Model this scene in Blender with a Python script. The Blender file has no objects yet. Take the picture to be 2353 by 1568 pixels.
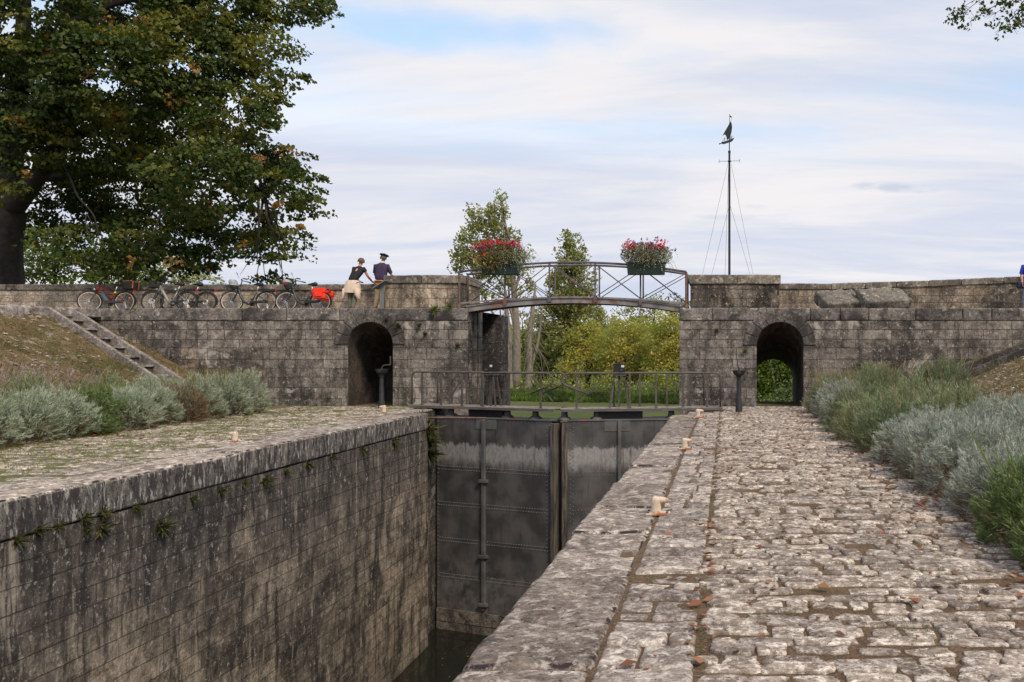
import bpy, bmesh, math, random
import numpy as np
from mathutils import Vector, Matrix
R = math.radians
PI = math.pi
scene = bpy.context.scene
C = scene.collection

# ------------------------------------------------------------------ camera, world, sun, exposure
# camera stands on the right quay, 1.65 m above the coping (z = 0), looking along +Y; the photo is a crop of a wider frame
cd = bpy.data.cameras.new('camera'); cam = bpy.data.objects.new('camera', cd); C.objects.link(cam)
cam.location = (0, 0, 1.65); cam.rotation_euler = (R(90), 0, 0)
cd.sensor_width = 36.0; cd.lens = 36.0 * 2000 / 2353
cd.shift_x = -(1669 - 1176.5) / 2353; cd.shift_y = (806 - 784) / 2353
cd.clip_start = 0.05; cd.clip_end = 6000
scene.camera = cam
SUN_EL, SUN_AZ = R(46), R(140)       # azimuth measured from +Y towards +X
sunv = Vector((math.sin(SUN_AZ) * math.cos(SUN_EL), math.cos(SUN_AZ) * math.cos(SUN_EL), math.sin(SUN_EL)))
w = bpy.data.worlds.new('World'); scene.world = w; w.use_nodes = True
nt = w.node_tree; nt.nodes.clear()
def wn(t, **k):
    n = nt.nodes.new(t)
    for a, b in k.items(): setattr(n, a, b)
    return n
sky = wn('ShaderNodeTexSky', sky_type='NISHITA', sun_disc=False, sun_elevation=SUN_EL, sun_rotation=SUN_AZ)
sky.air_density = 1.0; sky.dust_density = 0.6; sky.ozone_density = 2.5
tc = wn('ShaderNodeTexCoord'); sep = wn('ShaderNodeSeparateXYZ'); nt.links.new(tc.outputs['Generated'], sep.inputs[0])
zc = wn('ShaderNodeMath', operation='MAXIMUM'); nt.links.new(sep.outputs['Z'], zc.inputs[0]); zc.inputs[1].default_value = 0.0
za = wn('ShaderNodeMath', operation='ADD'); nt.links.new(zc.outputs[0], za.inputs[0]); za.inputs[1].default_value = 0.16
dx = wn('ShaderNodeMath', operation='DIVIDE'); nt.links.new(sep.outputs['X'], dx.inputs[0]); nt.links.new(za.outputs[0], dx.inputs[1])
dy = wn('ShaderNodeMath', operation='DIVIDE'); nt.links.new(sep.outputs['Y'], dy.inputs[0]); nt.links.new(za.outputs[0], dy.inputs[1])
cmb = wn('ShaderNodeCombineXYZ'); nt.links.new(dx.outputs[0], cmb.inputs[0]); nt.links.new(dy.outputs[0], cmb.inputs[1])
def cloud(scale, rot, sx, sy, loc, lo, hi, detail=6, rough=0.55, dist=0.5):
    mp = wn('ShaderNodeMapping'); nt.links.new(cmb.outputs[0], mp.inputs[0])
    mp.inputs['Rotation'].default_value = (0, 0, R(rot)); mp.inputs['Scale'].default_value = (sx, sy, 1); mp.inputs['Location'].default_value = loc
    n = wn('ShaderNodeTexNoise'); nt.links.new(mp.outputs[0], n.inputs['Vector'])
    n.inputs['Scale'].default_value = scale; n.inputs['Detail'].default_value = detail; n.inputs['Roughness'].default_value = rough; n.inputs['Distortion'].default_value = dist
    r = wn('ShaderNodeMapRange', interpolation_type='SMOOTHSTEP'); nt.links.new(n.outputs[0], r.inputs[0])
    r.inputs[1].default_value = lo; r.inputs[2].default_value = hi
    return r
c1 = cloud(0.75, 24, 0.8, 1.5, (3.1, 1.7, 0), 0.30, 0.62)           # how much thin cloud covers the blue
c2 = cloud(0.9, 12, 0.55, 1.9, (7.3, 2.2, 0), 0.36, 0.66, 7, 0.6)   # bright ribs against grey-blue veil
ramp = wn('ShaderNodeMix', data_type='RGBA'); nt.links.new(c2.outputs[0], ramp.inputs[0])
ramp.inputs[6].default_value = (5.25, 5.75, 6.9, 1); ramp.inputs[7].default_value = (7.4, 7.2, 7.3, 1)
fac = wn('ShaderNodeMapRange'); nt.links.new(c1.outputs[0], fac.inputs[0]); fac.inputs[3].default_value = 0.30; fac.inputs[4].default_value = 1.0
hz = wn('ShaderNodeMapRange'); nt.links.new(sep.outputs['Z'], hz.inputs[0]); hz.inputs[1].default_value = 0.36; hz.inputs[2].default_value = 0.20
mx0 = wn('ShaderNodeMath', operation='MAXIMUM'); nt.links.new(fac.outputs[0], mx0.inputs[0]); nt.links.new(hz.outputs[0], mx0.inputs[1])
# the one clear gap of blue high in the cloud, drawn out and ragged
gm = wn('ShaderNodeMapping', vector_type='TEXTURE'); nt.links.new(cmb.outputs[0], gm.inputs[0]); gm.inputs['Location'].default_value = (-0.60, 1.82, 0); gm.inputs['Rotation'].default_value = (0, 0, R(14)); gm.inputs['Scale'].default_value = (0.62, 0.17, 1)
gn = wn('ShaderNodeTexNoise'); nt.links.new(cmb.outputs[0], gn.inputs['Vector']); gn.inputs['Scale'].default_value = 5.0; gn.inputs['Detail'].default_value = 7
gv = wn('ShaderNodeVectorMath', operation='LENGTH'); nt.links.new(gm.outputs[0], gv.inputs[0])
ga = wn('ShaderNodeMath', operation='MULTIPLY_ADD'); nt.links.new(gn.outputs[0], ga.inputs[0]); ga.inputs[1].default_value = 1.6; nt.links.new(gv.outputs['Value'], ga.inputs[2])
gr = wn('ShaderNodeMapRange', interpolation_type='SMOOTHSTEP'); nt.links.new(ga.outputs[0], gr.inputs[0]); gr.inputs[1].default_value = 0.75; gr.inputs[2].default_value = 1.85; gr.inputs[3].default_value = 0.22; gr.inputs[4].default_value = 1.0
mx1 = wn('ShaderNodeMath', operation='MINIMUM'); nt.links.new(mx0.outputs[0], mx1.inputs[0]); nt.links.new(gr.outputs[0], mx1.inputs[1]); mx0 = mx1
skb = wn('ShaderNodeMix', data_type='RGBA', blend_type='MULTIPLY'); skb.inputs[0].default_value = 1.0
nt.links.new(sky.outputs[0], skb.inputs[6]); skb.inputs[7].default_value = (2.3, 2.2, 1.95, 1)
mixw = wn('ShaderNodeMix', data_type='RGBA'); nt.links.new(mx0.outputs[0], mixw.inputs[0]); nt.links.new(skb.outputs[2], mixw.inputs[6]); nt.links.new(ramp.outputs[2], mixw.inputs[7])
col = mixw.outputs[2]
for (lx, ly, sx_, sy_, am) in ((0.545, 2.83, 0.20, 0.075, 0.62), (-0.01, 3.17, 0.16, 0.06, 0.35), (0.10, 3.05, 0.10, 0.04, 0.2)):   # small grey clouds low over the wall
    m1 = wn('ShaderNodeMapping', vector_type='TEXTURE'); nt.links.new(cmb.outputs[0], m1.inputs[0]); m1.inputs['Location'].default_value = (lx, ly, 0); m1.inputs['Rotation'].default_value = (0, 0, R(5)); m1.inputs['Scale'].default_value = (sx_, sy_, 1)
    v1 = wn('ShaderNodeVectorMath', operation='LENGTH'); nt.links.new(m1.outputs[0], v1.inputs[0])
    n1 = wn('ShaderNodeTexNoise'); nt.links.new(cmb.outputs[0], n1.inputs['Vector']); n1.inputs['Scale'].default_value = 14; n1.inputs['Detail'].default_value = 5
    a1 = wn('ShaderNodeMath', operation='MULTIPLY_ADD'); nt.links.new(n1.outputs[0], a1.inputs[0]); a1.inputs[1].default_value = 1.5; nt.links.new(v1.outputs['Value'], a1.inputs[2])
    r1 = wn('ShaderNodeMapRange', interpolation_type='SMOOTHSTEP'); nt.links.new(a1.outputs[0], r1.inputs[0]); r1.inputs[1].default_value = 0.75; r1.inputs[2].default_value = 1.6; r1.inputs[3].default_value = am; r1.inputs[4].default_value = 0.0
    x1 = wn('ShaderNodeMix', data_type='RGBA'); nt.links.new(r1.outputs[0], x1.inputs[0]); nt.links.new(col, x1.inputs[6]); x1.inputs[7].default_value = (4.2, 4.8, 6.1, 1); col = x1.outputs[2]
bg = wn('ShaderNodeBackground'); nt.links.new(col, bg.inputs[0]); bg.inputs[1].default_value = 0.1
wo = wn('ShaderNodeOutputWorld'); nt.links.new(bg.outputs[0], wo.inputs[0])
sl = bpy.data.lights.new('sun', 'SUN'); sl.energy = 2.5; sl.angle = R(14); sl.color = (1.0, 0.86, 0.68)
so = bpy.data.objects.new('sun', sl); C.objects.link(so); so.rotation_euler = sunv.to_track_quat('Z', 'Y').to_euler(); so.location = (20, -20, 30)
vs = scene.view_settings; vs.view_transform = 'Standard'; vs.look = 'None'; vs.gamma = 1; vs.exposure = 0.3

# ------------------------------------------------------------------ helpers
def W(px, py, Y):            # a spot of the photo (2353 px wide) at depth Y -> metres
    return Vector(((px - 1669) * Y / 2000, Y, 1.65 - (py - 806) * Y / 2000))
def XP(px, Y): return (px - 1669) * Y / 2000
def ZP(py, Y): return 1.65 - (py - 806) * Y / 2000

def _h(ix, iy, iz, s):
    n = (ix * 374761393 + iy * 668265263 + iz * 2147483647 % 1013904223 + s * 1274126177) & 0x7fffffff
    n = ((n ^ (n >> 13)) * 1274126177) & 0x7fffffff
    n = ((n ^ (n >> 16)) * 69069) & 0x7fffffff
    return (n & 0xffff) / 65535.0
def vnoise(P, scale=1.0, seed=0, octaves=1):
    P = np.asarray(P, dtype=float) * scale; out = np.zeros(len(P)); amp = 1; tot = 0
    for o in range(octaves):
        f = np.floor(P).astype(np.int64); t = P - f; t = t * t * (3 - 2 * t)
        v = 0
        for a in (0, 1):
            for b in (0, 1):
                for c in (0, 1):
                    wgt = (t[:, 0] if a else 1 - t[:, 0]) * (t[:, 1] if b else 1 - t[:, 1]) * (t[:, 2] if c else 1 - t[:, 2])
                    v = v + wgt * _h(f[:, 0] + a, f[:, 1] + b, f[:, 2] + c, seed + o * 17)
        out += amp * v; tot += amp; amp *= 0.5; P = P * 2.03 + 11.3
    return out / tot * 2 - 1

def tag(o, label=None, cat=None, group=None, kind=None):
    if label: o['label'] = label
    if cat: o['category'] = cat
    if group: o['group'] = group
    if kind: o['kind'] = kind
    return o
def empty(name, loc=(0, 0, 0), label=None, cat=None, group=None, rz=0, rot=None):
    o = bpy.data.objects.new(name, None); C.objects.link(o); o.location = loc
    o.rotation_euler = rot if rot else (0, 0, rz); o.empty_display_size = 0.2
    return tag(o, label, cat, group)
def link(name, me, mats, parent=None):
    o = bpy.data.objects.new(name, me); C.objects.link(o)
    if not isinstance(mats, (list, tuple)): mats = [mats]
    for m in mats: me.materials.append(m)
    if parent: o.parent = parent
    return o
def copy_tree(o, parent=None):
    c = o.copy(); C.objects.link(c); c.parent = parent
    for ch in list(o.children): copy_tree(ch, c)
    return c
def np_mesh(name, V, F, smooth=False):        # F: (n,k) index array, all faces with k corners
    V = np.asarray(V, dtype=np.float32); F = np.asarray(F, dtype=np.int32)
    me = bpy.data.meshes.new(name); n, k = F.shape
    me.vertices.add(len(V)); me.vertices.foreach_set('co', V.ravel())
    me.loops.add(n * k); me.loops.foreach_set('vertex_index', F.ravel())
    me.polygons.add(n); me.polygons.foreach_set('loop_start', np.arange(n, dtype=np.int32) * k)
    try: me.polygons.foreach_set('loop_total', np.full(n, k, dtype=np.int32))
    except Exception: pass
    me.update(calc_edges=True)
    if smooth: me.polygons.foreach_set('use_smooth', np.ones(n, dtype=bool))
    return me

class MB:
    """collects shapes and links them as ONE mesh object"""
    def __init__(s): s.v = []; s.f = []
    def add(s, vs, fs):
        b = len(s.v); s.v += [tuple(v) for v in vs]; s.f += [tuple(i + b for i in f) for f in fs]; return s
    def box(s, x0, x1, y0, y1, z0, z1, M=None):
        vs = [Vector((x, y, z)) for x in (x0, x1) for y in (y0, y1) for z in (z0, z1)]
        if M: vs = [M @ v for v in vs]
        return s.add(vs, [(0, 1, 3, 2), (4, 6, 7, 5), (0, 4, 5, 1), (2, 3, 7, 6), (0, 2, 6, 4), (1, 5, 7, 3)])
    def quad(s, a, b, c, d): return s.add([a, b, c, d], [(0, 1, 2, 3)])
    def bar(s, a, b, w, h=None, up=(0, 0, 1)):        # rectangular bar from a to b
        a = Vector(a); b = Vector(b); h = h or w; d = (b - a).normalized(); u = Vector(up)
        if abs(d.dot(u)) > 0.97: u = Vector((0, 1, 0))
        sd = d.cross(u).normalized(); u = sd.cross(d).normalized()
        vs = [p + sd * (i * w / 2) + u * (j * h / 2) for p in (a, b) for i, j in ((-1, -1), (1, -1), (1, 1), (-1, 1))]
        return s.add(vs, [(3, 2, 1, 0), (4, 5, 6, 7), (0, 1, 5, 4), (1, 2, 6, 5), (2, 3, 7, 6), (3, 0, 4, 7)])
    def tube(s, pts, r, n=8, closed=False, caps=True):
        pts = [Vector(p) for p in pts]; m = len(pts); rr = r if isinstance(r, (list, tuple)) else [r] * m
        b = len(s.v); up = None
        for i, p in enumerate(pts):
            if closed: d = pts[(i + 1) % m] - pts[i - 1]
            else: d = pts[min(i + 1, m - 1)] - pts[max(i - 1, 0)]
            d = d.normalized() if d.length > 1e-9 else Vector((0, 0, 1))
            if up is None:
                up = Vector((0, 0, 1)) if abs(d.z) < 0.9 else Vector((0, 1, 0))
            sd = d.cross(up)
            if sd.length < 1e-6: sd = d.orthogonal()
            sd.normalize(); up = sd.cross(d).normalized()
            for k in range(n):
                a = 2 * PI * k / n; s.v.append(tuple(p + (sd * math.cos(a) + up * math.sin(a)) * rr[i]))
        for i in range(m if closed else m - 1):
            for k in range(n):
                j = (i + 1) % m; k2 = (k + 1) % n
                s.f.append((b + i * n + k, b + i * n + k2, b + j * n + k2, b + j * n + k))
        if caps and not closed:
            s.f.append(tuple(b + k for k in reversed(range(n)))); s.f.append(tuple(b + (m - 1) * n + k for k in range(n)))
        return s
    def lathe(s, prof, n=20, M=None):                 # prof: (r, z) from bottom to top
        b = len(s.v)
        for r, z in prof:
            for k in range(n):
                v = Vector((r * math.cos(2 * PI * k / n), r * math.sin(2 * PI * k / n), z))
                s.v.append(tuple(M @ v if M else v))
        for i in range(len(prof) - 1):
            for k in range(n):
                k2 = (k + 1) % n; s.f.append((b + i * n + k, b + i * n + k2, b + (i + 1) * n + k2, b + (i + 1) * n + k))
        s.f.append(tuple(b + k for k in reversed(range(n)))); s.f.append(tuple(b + (len(prof) - 1) * n + k for k in range(n)))
        return s
    def ball(s, c, r, n=10, sc=(1, 1, 1)):
        c = Vector(c); prof = [(r * math.sin(PI * i / n) + 1e-4, -r * math.cos(PI * i / n)) for i in range(n + 1)]
        return s.lathe(prof, n * 2, Matrix.Translation(c) @ Matrix.Diagonal((*sc, 1)))
    def prism(s, poly, t, M=None):                     # poly in local x,z; thickness along local y (centred)
        n = len(poly); vs = [Vector((x, -t / 2, z)) for x, z in poly] + [Vector((x, t / 2, z)) for x, z in poly]
        if M: vs = [M @ v for v in vs]
        return s.add(vs, [tuple(range(n)), tuple(reversed(range(n, 2 * n)))] + [((i + 1) % n, i, n + i, n + (i + 1) % n) for i in range(n)])
    def build(s, name, m, parent=None, smooth=False, bevel=0, seg=2, weld=False, auto=None):
        me = bpy.data.meshes.new(name); me.from_pydata(s.v, [], s.f); me.update()
        bm = bmesh.new(); bm.from_mesh(me)
        if weld: bmesh.ops.remove_doubles(bm, verts=bm.verts, dist=0.0005)
        bmesh.ops.recalc_face_normals(bm, faces=bm.faces)
        bm.to_mesh(me); bm.free()
        o = link(name, me, m, parent)
        if smooth:
            me.polygons.foreach_set('use_smooth', np.ones(len(me.polygons), dtype=bool))
            if auto: me.set_sharp_from_angle(angle=R(auto))
        if bevel:
            b = o.modifiers.new('bevel', 'BEVEL'); b.width = bevel; b.segments = seg; b.limit_method = 'ANGLE'; b.angle_limit = R(40)
        return o

def rbox(mb, x0, x1, y0, y1, z0, z1, r=0.03, res=0.08, amp=0.01, seed=0, nscale=4.0, M=None):
    """a worn dressed stone: box with rounded arrises and an uneven surface"""
    lo = np.array([x0, y0, z0], float); hi = np.array([x1, y1, z1], float); mid = (lo + hi) / 2
    r = min(r, (hi - lo).min() * 0.48)
    def axis(a, b):
        n = max(3, int(round((b - a) / res)) + 1)
        t = np.concatenate([[a, a + r * .3, a + r * .7], np.linspace(a + r, b - r, n), [b - r * .7, b - r * .3, b]])
        return t
    ax = [axis(lo[i], hi[i]) for i in range(3)]
    for d in range(3):
        for side in (0, 1):
            u, v = [i for i in range(3) if i != d]
            U, Vv = np.meshgrid(ax[u], ax[v], indexing='ij'); P = np.zeros((U.size, 3))
            P[:, u] = U.ravel(); P[:, v] = Vv.ravel(); P[:, d] = hi[d] if side else lo[d]
            q = np.clip(P, lo + r, hi - r); off = P - q; L = np.linalg.norm(off, axis=1, keepdims=True); L[L == 0] = 1
            nrm = off / L; P = q + nrm * r
            k = vnoise(P + 0.001, nscale, seed, 3)[:, None]
            P = P + nrm * k * amp
            nu, nv = len(ax[u]), len(ax[v])
            idx = np.arange(nu * nv).reshape(nu, nv)
            F = np.stack([idx[:-1, :-1], idx[1:, :-1], idx[1:, 1:], idx[:-1, 1:]], -1).reshape(-1, 4)
            if M is not None: P = np.array([tuple(M @ Vector(p)) for p in P])
            mb.add(P.tolist(), F.tolist())
    return mb

# ------------------------------------------------------------------ materials
def newmat(name):
    m = bpy.data.materials.new(name); m.use_nodes = True; t = m.node_tree; t.nodes.clear()
    o = t.nodes.new('ShaderNodeOutputMaterial'); b = t.nodes.new('ShaderNodeBsdfPrincipled'); t.links.new(b.outputs[0], o.inputs[0])
    return m, t, b
class NT:
    def __init__(s, t): s.t = t
    def n(s, ty, ins=None, **k):
        x = s.t.nodes.new(ty)
        for a, b in k.items(): setattr(x, a, b)
        if ins:
            for a, b in ins.items():
                if isinstance(b, bpy.types.NodeSocket): s.t.links.new(b, x.inputs[a])
                else: x.inputs[a].default_value = b
        return x
    def noise(s, vec, scale, detail=4, rough=0.55, dist=0.0):
        return s.n('ShaderNodeTexNoise', {'Vector': vec, 'Scale': scale, 'Detail': detail, 'Roughness': rough, 'Distortion': dist}).outputs[0]
    def rng(s, v, a, b, c=0.0, d=1.0, smooth=True):
        return s.n('ShaderNodeMapRange', {0: v, 1: a, 2: b, 3: c, 4: d}, interpolation_type='SMOOTHSTEP' if smooth else 'LINEAR').outputs[0]
    def mix(s, f, a, b, mode='MIX'):
        def c(x): return (*x, 1) if isinstance(x, (tuple, list)) and len(x) == 3 else x
        return s.n('ShaderNodeMix', {0: f, 6: c(a), 7: c(b)}, data_type='RGBA', blend_type=mode).outputs[2]
    def math(s, op, a, b=0.0, clamp=False):
        return s.n('ShaderNodeMath', {0: a, 1: b}, operation=op, use_clamp=clamp).outputs[0]
    def ramp(s, v, stops, interp='LINEAR'):
        r = s.n('ShaderNodeValToRGB', {0: v}); e = r.color_ramp; e.interpolation = interp
        while len(e.elements) > 1: e.elements.remove(e.elements[0])
        e.elements[0].position = stops[0][0]; e.elements[0].color = (*stops[0][1], 1)
        for p, c in stops[1:]:
            x = e.elements.new(p); x.color = (*c, 1)
        return r.outputs[0]
    def bump(s, h, strength, dist, normal=None):
        i = {'Height': h, 'Strength': strength, 'Distance': dist}
        if normal is not None: i['Normal'] = normal
        return s.n('ShaderNodeBump', i).outputs[0]

def plain(name, col, rough=0.6, metal=0.0, var=0.15, scale=8.0, bump=0.0, rust=0.0, rustcol=(0.16, 0.06, 0.025), spec=0.4, coords='Object'):
    """painted or plain material with gentle mottling and optional rust patches"""
    m, t, b = newmat(name); N = NT(t); co = N.n('ShaderNodeTexCoord').outputs[coords]
    nz = N.noise(co, scale, 5)
    c = N.mix(N.rng(nz, 0.3, 0.7), tuple(x * (1 - var) for x in col), tuple(min(1, x * (1 + var)) for x in col))
    if rust:
        r1 = N.noise(co, scale * 0.35 + 1, 6, 0.65)
        k = N.rng(r1, 0.62 - rust * 0.25, 0.72 - rust * 0.2)
        c = N.mix(k, c, N.mix(N.noise(co, scale * 6, 3), rustcol, tuple(x * 1.9 for x in rustcol)))
    t.links.new(c, b.inputs['Base Color']); b.inputs['Roughness'].default_value = rough; b.inputs['Metallic'].default_value = metal
    b.inputs['Specular IOR Level'].default_value = spec
    if bump: t.links.new(N.bump(N.noise(co, scale * 4, 5, 0.6), 0.6, bump), b.inputs['Normal'])
    return m

def masonry(name, axis, bw, bh, dark, light, warm, stain=0.5, streak=0.5, lichen=0.4, mortar=(0.03, 0.027, 0.024), mlight=0.0, msize=0.010, zoff=0.0, seed=0.0, rough_block=0.010, warmamt=0.25, top=False, pale=0.6, mvis=0.8):
    m, t, b = newmat(name); N = NT(t); co = N.n('ShaderNodeTexCoord').outputs['Object']
    s3 = N.n('ShaderNodeSeparateXYZ', {0: co}); u = s3.outputs['X'] if axis == 'x' else s3.outputs['Y']; z = s3.outputs['Z']
    if zoff: z = N.math('ADD', z, zoff)
    zz1 = N.n('ShaderNodeCombineXYZ', {0: seed, 1: 0.0, 2: z}).outputs[0]; wz = N.math('ADD', N.math('MULTIPLY', N.math('SUBTRACT', N.noise(zz1, 1.9, 1), 0.5), bh * 0.8), N.math('MULTIPLY', N.math('SUBTRACT', N.noise(co, 1.1, 2), 0.5), 0.05))
    wob = N.math('MULTIPLY', N.math('SUBTRACT', N.noise(co, 9.0, 3), 0.5), 0.022)
    z2 = N.math('ADD', N.math('ADD', z, wz), wob)
    row = N.math('FLOOR', N.math('DIVIDE', z2, bh))
    # each course is shifted and stretched on its own so that the joints never line up in a pattern
    rv = N.n('ShaderNodeCombineXYZ', {0: N.math('MULTIPLY', u, 0.9 / bw * 0.5), 1: N.math('MULTIPLY', row, 7.31), 2: seed}).outputs[0]
    sh = N.math('MULTIPLY', N.math('SUBTRACT', N.noise(rv, 1.0, 1), 0.5), bw * 2.2)
    u2 = N.math('ADD', N.math('ADD', u, sh), wob)
    uv = N.n('ShaderNodeCombineXYZ', {0: u2, 1: z2, 2: 0.0}).outputs[0]
    br = N.n('ShaderNodeTexBrick', {'Vector': uv, 'Color1': (0, 0, 0, 1), 'Color2': (1, 1, 1, 1), 'Mortar': (0.5, 0.5, 0.5, 1), 'Scale': 1.0, 'Mortar Size': msize, 'Mortar Smooth': 0.35, 'Bias': 0.0, 'Brick Width': bw, 'Row Height': bh})
    rnd = N.n('ShaderNodeSeparateColor', {0: br.outputs['Color']}).outputs[0]; mf = br.outputs['Fac']
    base = N.mix(N.math('ADD', N.math('MULTIPLY', rnd, 0.45), N.math('MULTIPLY', N.rng(N.noise(co, 2.6, 8, 0.68, 0.4), 0.30, 0.70), 0.60)), dark, light)
    base = N.mix(N.math('MULTIPLY', N.rng(N.noise(co, 0.55, 4, 0.6), 0.48, 0.62), N.rng(rnd, 0.2, 0.8)), base, warm) if warmamt > 0.5 else N.mix(N.rng(N.noise(co, 0.5, 3), 0.62, 0.72, 0, warmamt * 2), base, warm)
    mott = N.noise(co, 6.5, 8, 0.75)
    base = N.mix(N.rng(mott, 0.25, 0.75), N.mix(1.0, base, (0.48, 0.46, 0.45), 'MULTIPLY'), N.mix(1.0, base, (1.55, 1.52, 1.48), 'MULTIPLY'))
    base = N.mix(N.rng(N.noise(co, 24, 8, 0.8), 0.32, 0.68), N.mix(1.0, base, (0.50, 0.49, 0.48), 'MULTIPLY'), N.mix(1.0, base, (1.55, 1.54, 1.52), 'MULTIPLY'))
    # black crust of algae in big drifting areas
    st = N.math('MULTIPLY', N.rng(N.noise(co, 0.42, 6, 0.62, 0.6), 0.62 - stain * 0.32, 0.74 - stain * 0.22), N.rng(N.noise(co, 6, 5, 0.7), 0.25, 0.55, 0.55, 1.0))
    base = N.mix(N.math('MULTIPLY', st, 0.85), base, (0.028, 0.026, 0.025))
    st2 = N.math('MULTIPLY', N.rng(N.noise(co, 1.5, 8, 0.68, 0.8), 0.50, 0.60), stain * 1.3)
    base = N.mix(st2, base, N.mix(1.0, base, (0.30, 0.29, 0.29), 'MULTIPLY'))
    base = N.mix(N.math('MULTIPLY', N.rng(N.noise(co, 1.15, 8, 0.7, 0.6), 0.58, 0.66), pale), base, tuple(x * 1.55 for x in light))
    if top:      # crust thickest on the courses just below the coping, breaking up downwards
        zt = N.math('ADD', s3.outputs['Z'], N.math('MULTIPLY', N.math('SUBTRACT', N.noise(N.n('ShaderNodeMapping', {0: co, 'Scale': (1, 1, 0.35)}).outputs[0], 0.9, 7, 0.7), 0.5), 4.5))
        crust = N.mix(N.rng(N.noise(N.n('ShaderNodeMapping', {0: co, 'Scale': (3, 3, 0.9)}).outputs[0], 2.0, 7, 0.7), 0.42, 0.60), (0.035, 0.031, 0.030), (0.115, 0.10, 0.088))
        base = N.mix(N.rng(zt, -2.6, -1.0, 0, 0.9), base, crust)
        base = N.mix(N.math('MULTIPLY', N.rng(N.noise(N.n('ShaderNodeMapping', {0: co, 'Scale': (4, 4, 1.3)}).outputs[0], 3.4, 7, 0.75), 0.57, 0.64), N.rng(s3.outputs['Z'], -3.2, -0.4)), base, (0.34, 0.32, 0.28))
    # rain streaks: noise long in z
    sv = N.n('ShaderNodeCombineXYZ', {0: N.math('MULTIPLY', s3.outputs['X'], 2.2), 1: N.math('MULTIPLY', s3.outputs['Y'], 2.2), 2: N.math('MULTIPLY', s3.outputs['Z'], 0.33)}).outputs[0]
    sn = N.noise(sv, 1.6, 7, 0.68, 0.2)
    base = N.mix(N.rng(sn, 0.50, 0.64, 0, streak), base, (0.034, 0.031, 0.030))
    base = N.mix(N.rng(sn, 0.43, 0.33, 0, streak * 0.55), base, tuple(x * 1.35 for x in light))
    # pale lichen spots and small pits
    base = N.mix(N.math('MULTIPLY', N.rng(N.noise(co, 7.5, 8, 0.75, 0.0), 0.56, 0.62), N.rng(N.noise(co, 1.1, 3), 0.34, 0.58, 0.1, lichen * 0.9)), base, (0.46, 0.43, 0.38))
    base = N.mix(N.math('MULTIPLY', N.rng(N.noise(co, 22, 4, 0.75), 0.60, 0.66), lichen * 0.8), base, (0.50, 0.47, 0.42))
    base = N.mix(N.rng(N.noise(co, 8.5, 8, 0.78, 0.0), 0.58, 0.64, 0, 0.8), base, (0.035, 0.032, 0.030))
    mc = N.mix(N.rng(N.noise(co, 0.9, 4), 0.5, 0.62, 0, 1), mortar, (0.34, 0.31, 0.26)) if mlight else mortar
    vis = N.math('MULTIPLY', N.rng(mf, 0.1, 0.8), N.rng(N.noise(co, 2.3, 4), 0.25, 0.5, 0.3, 1.0))
    vis = N.math('MULTIPLY', vis, mvis)
    base = N.mix(vis, base, mc)
    t.links.new(base, b.inputs['Base Color']); b.inputs['Roughness'].default_value = 0.92; b.inputs['Specular IOR Level'].default_value = 0.2
    h = N.math('SUBTRACT', N.math('ADD', N.math('MULTIPLY', N.noise(co, 11, 6, 0.7), 1.0), N.math('MULTIPLY', rnd, 0.5)), N.math('MULTIPLY', mf, 1.6))
    t.links.new(N.bump(h, 1.0, rough_block * 2.2), b.inputs['Normal'])
    return m

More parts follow.
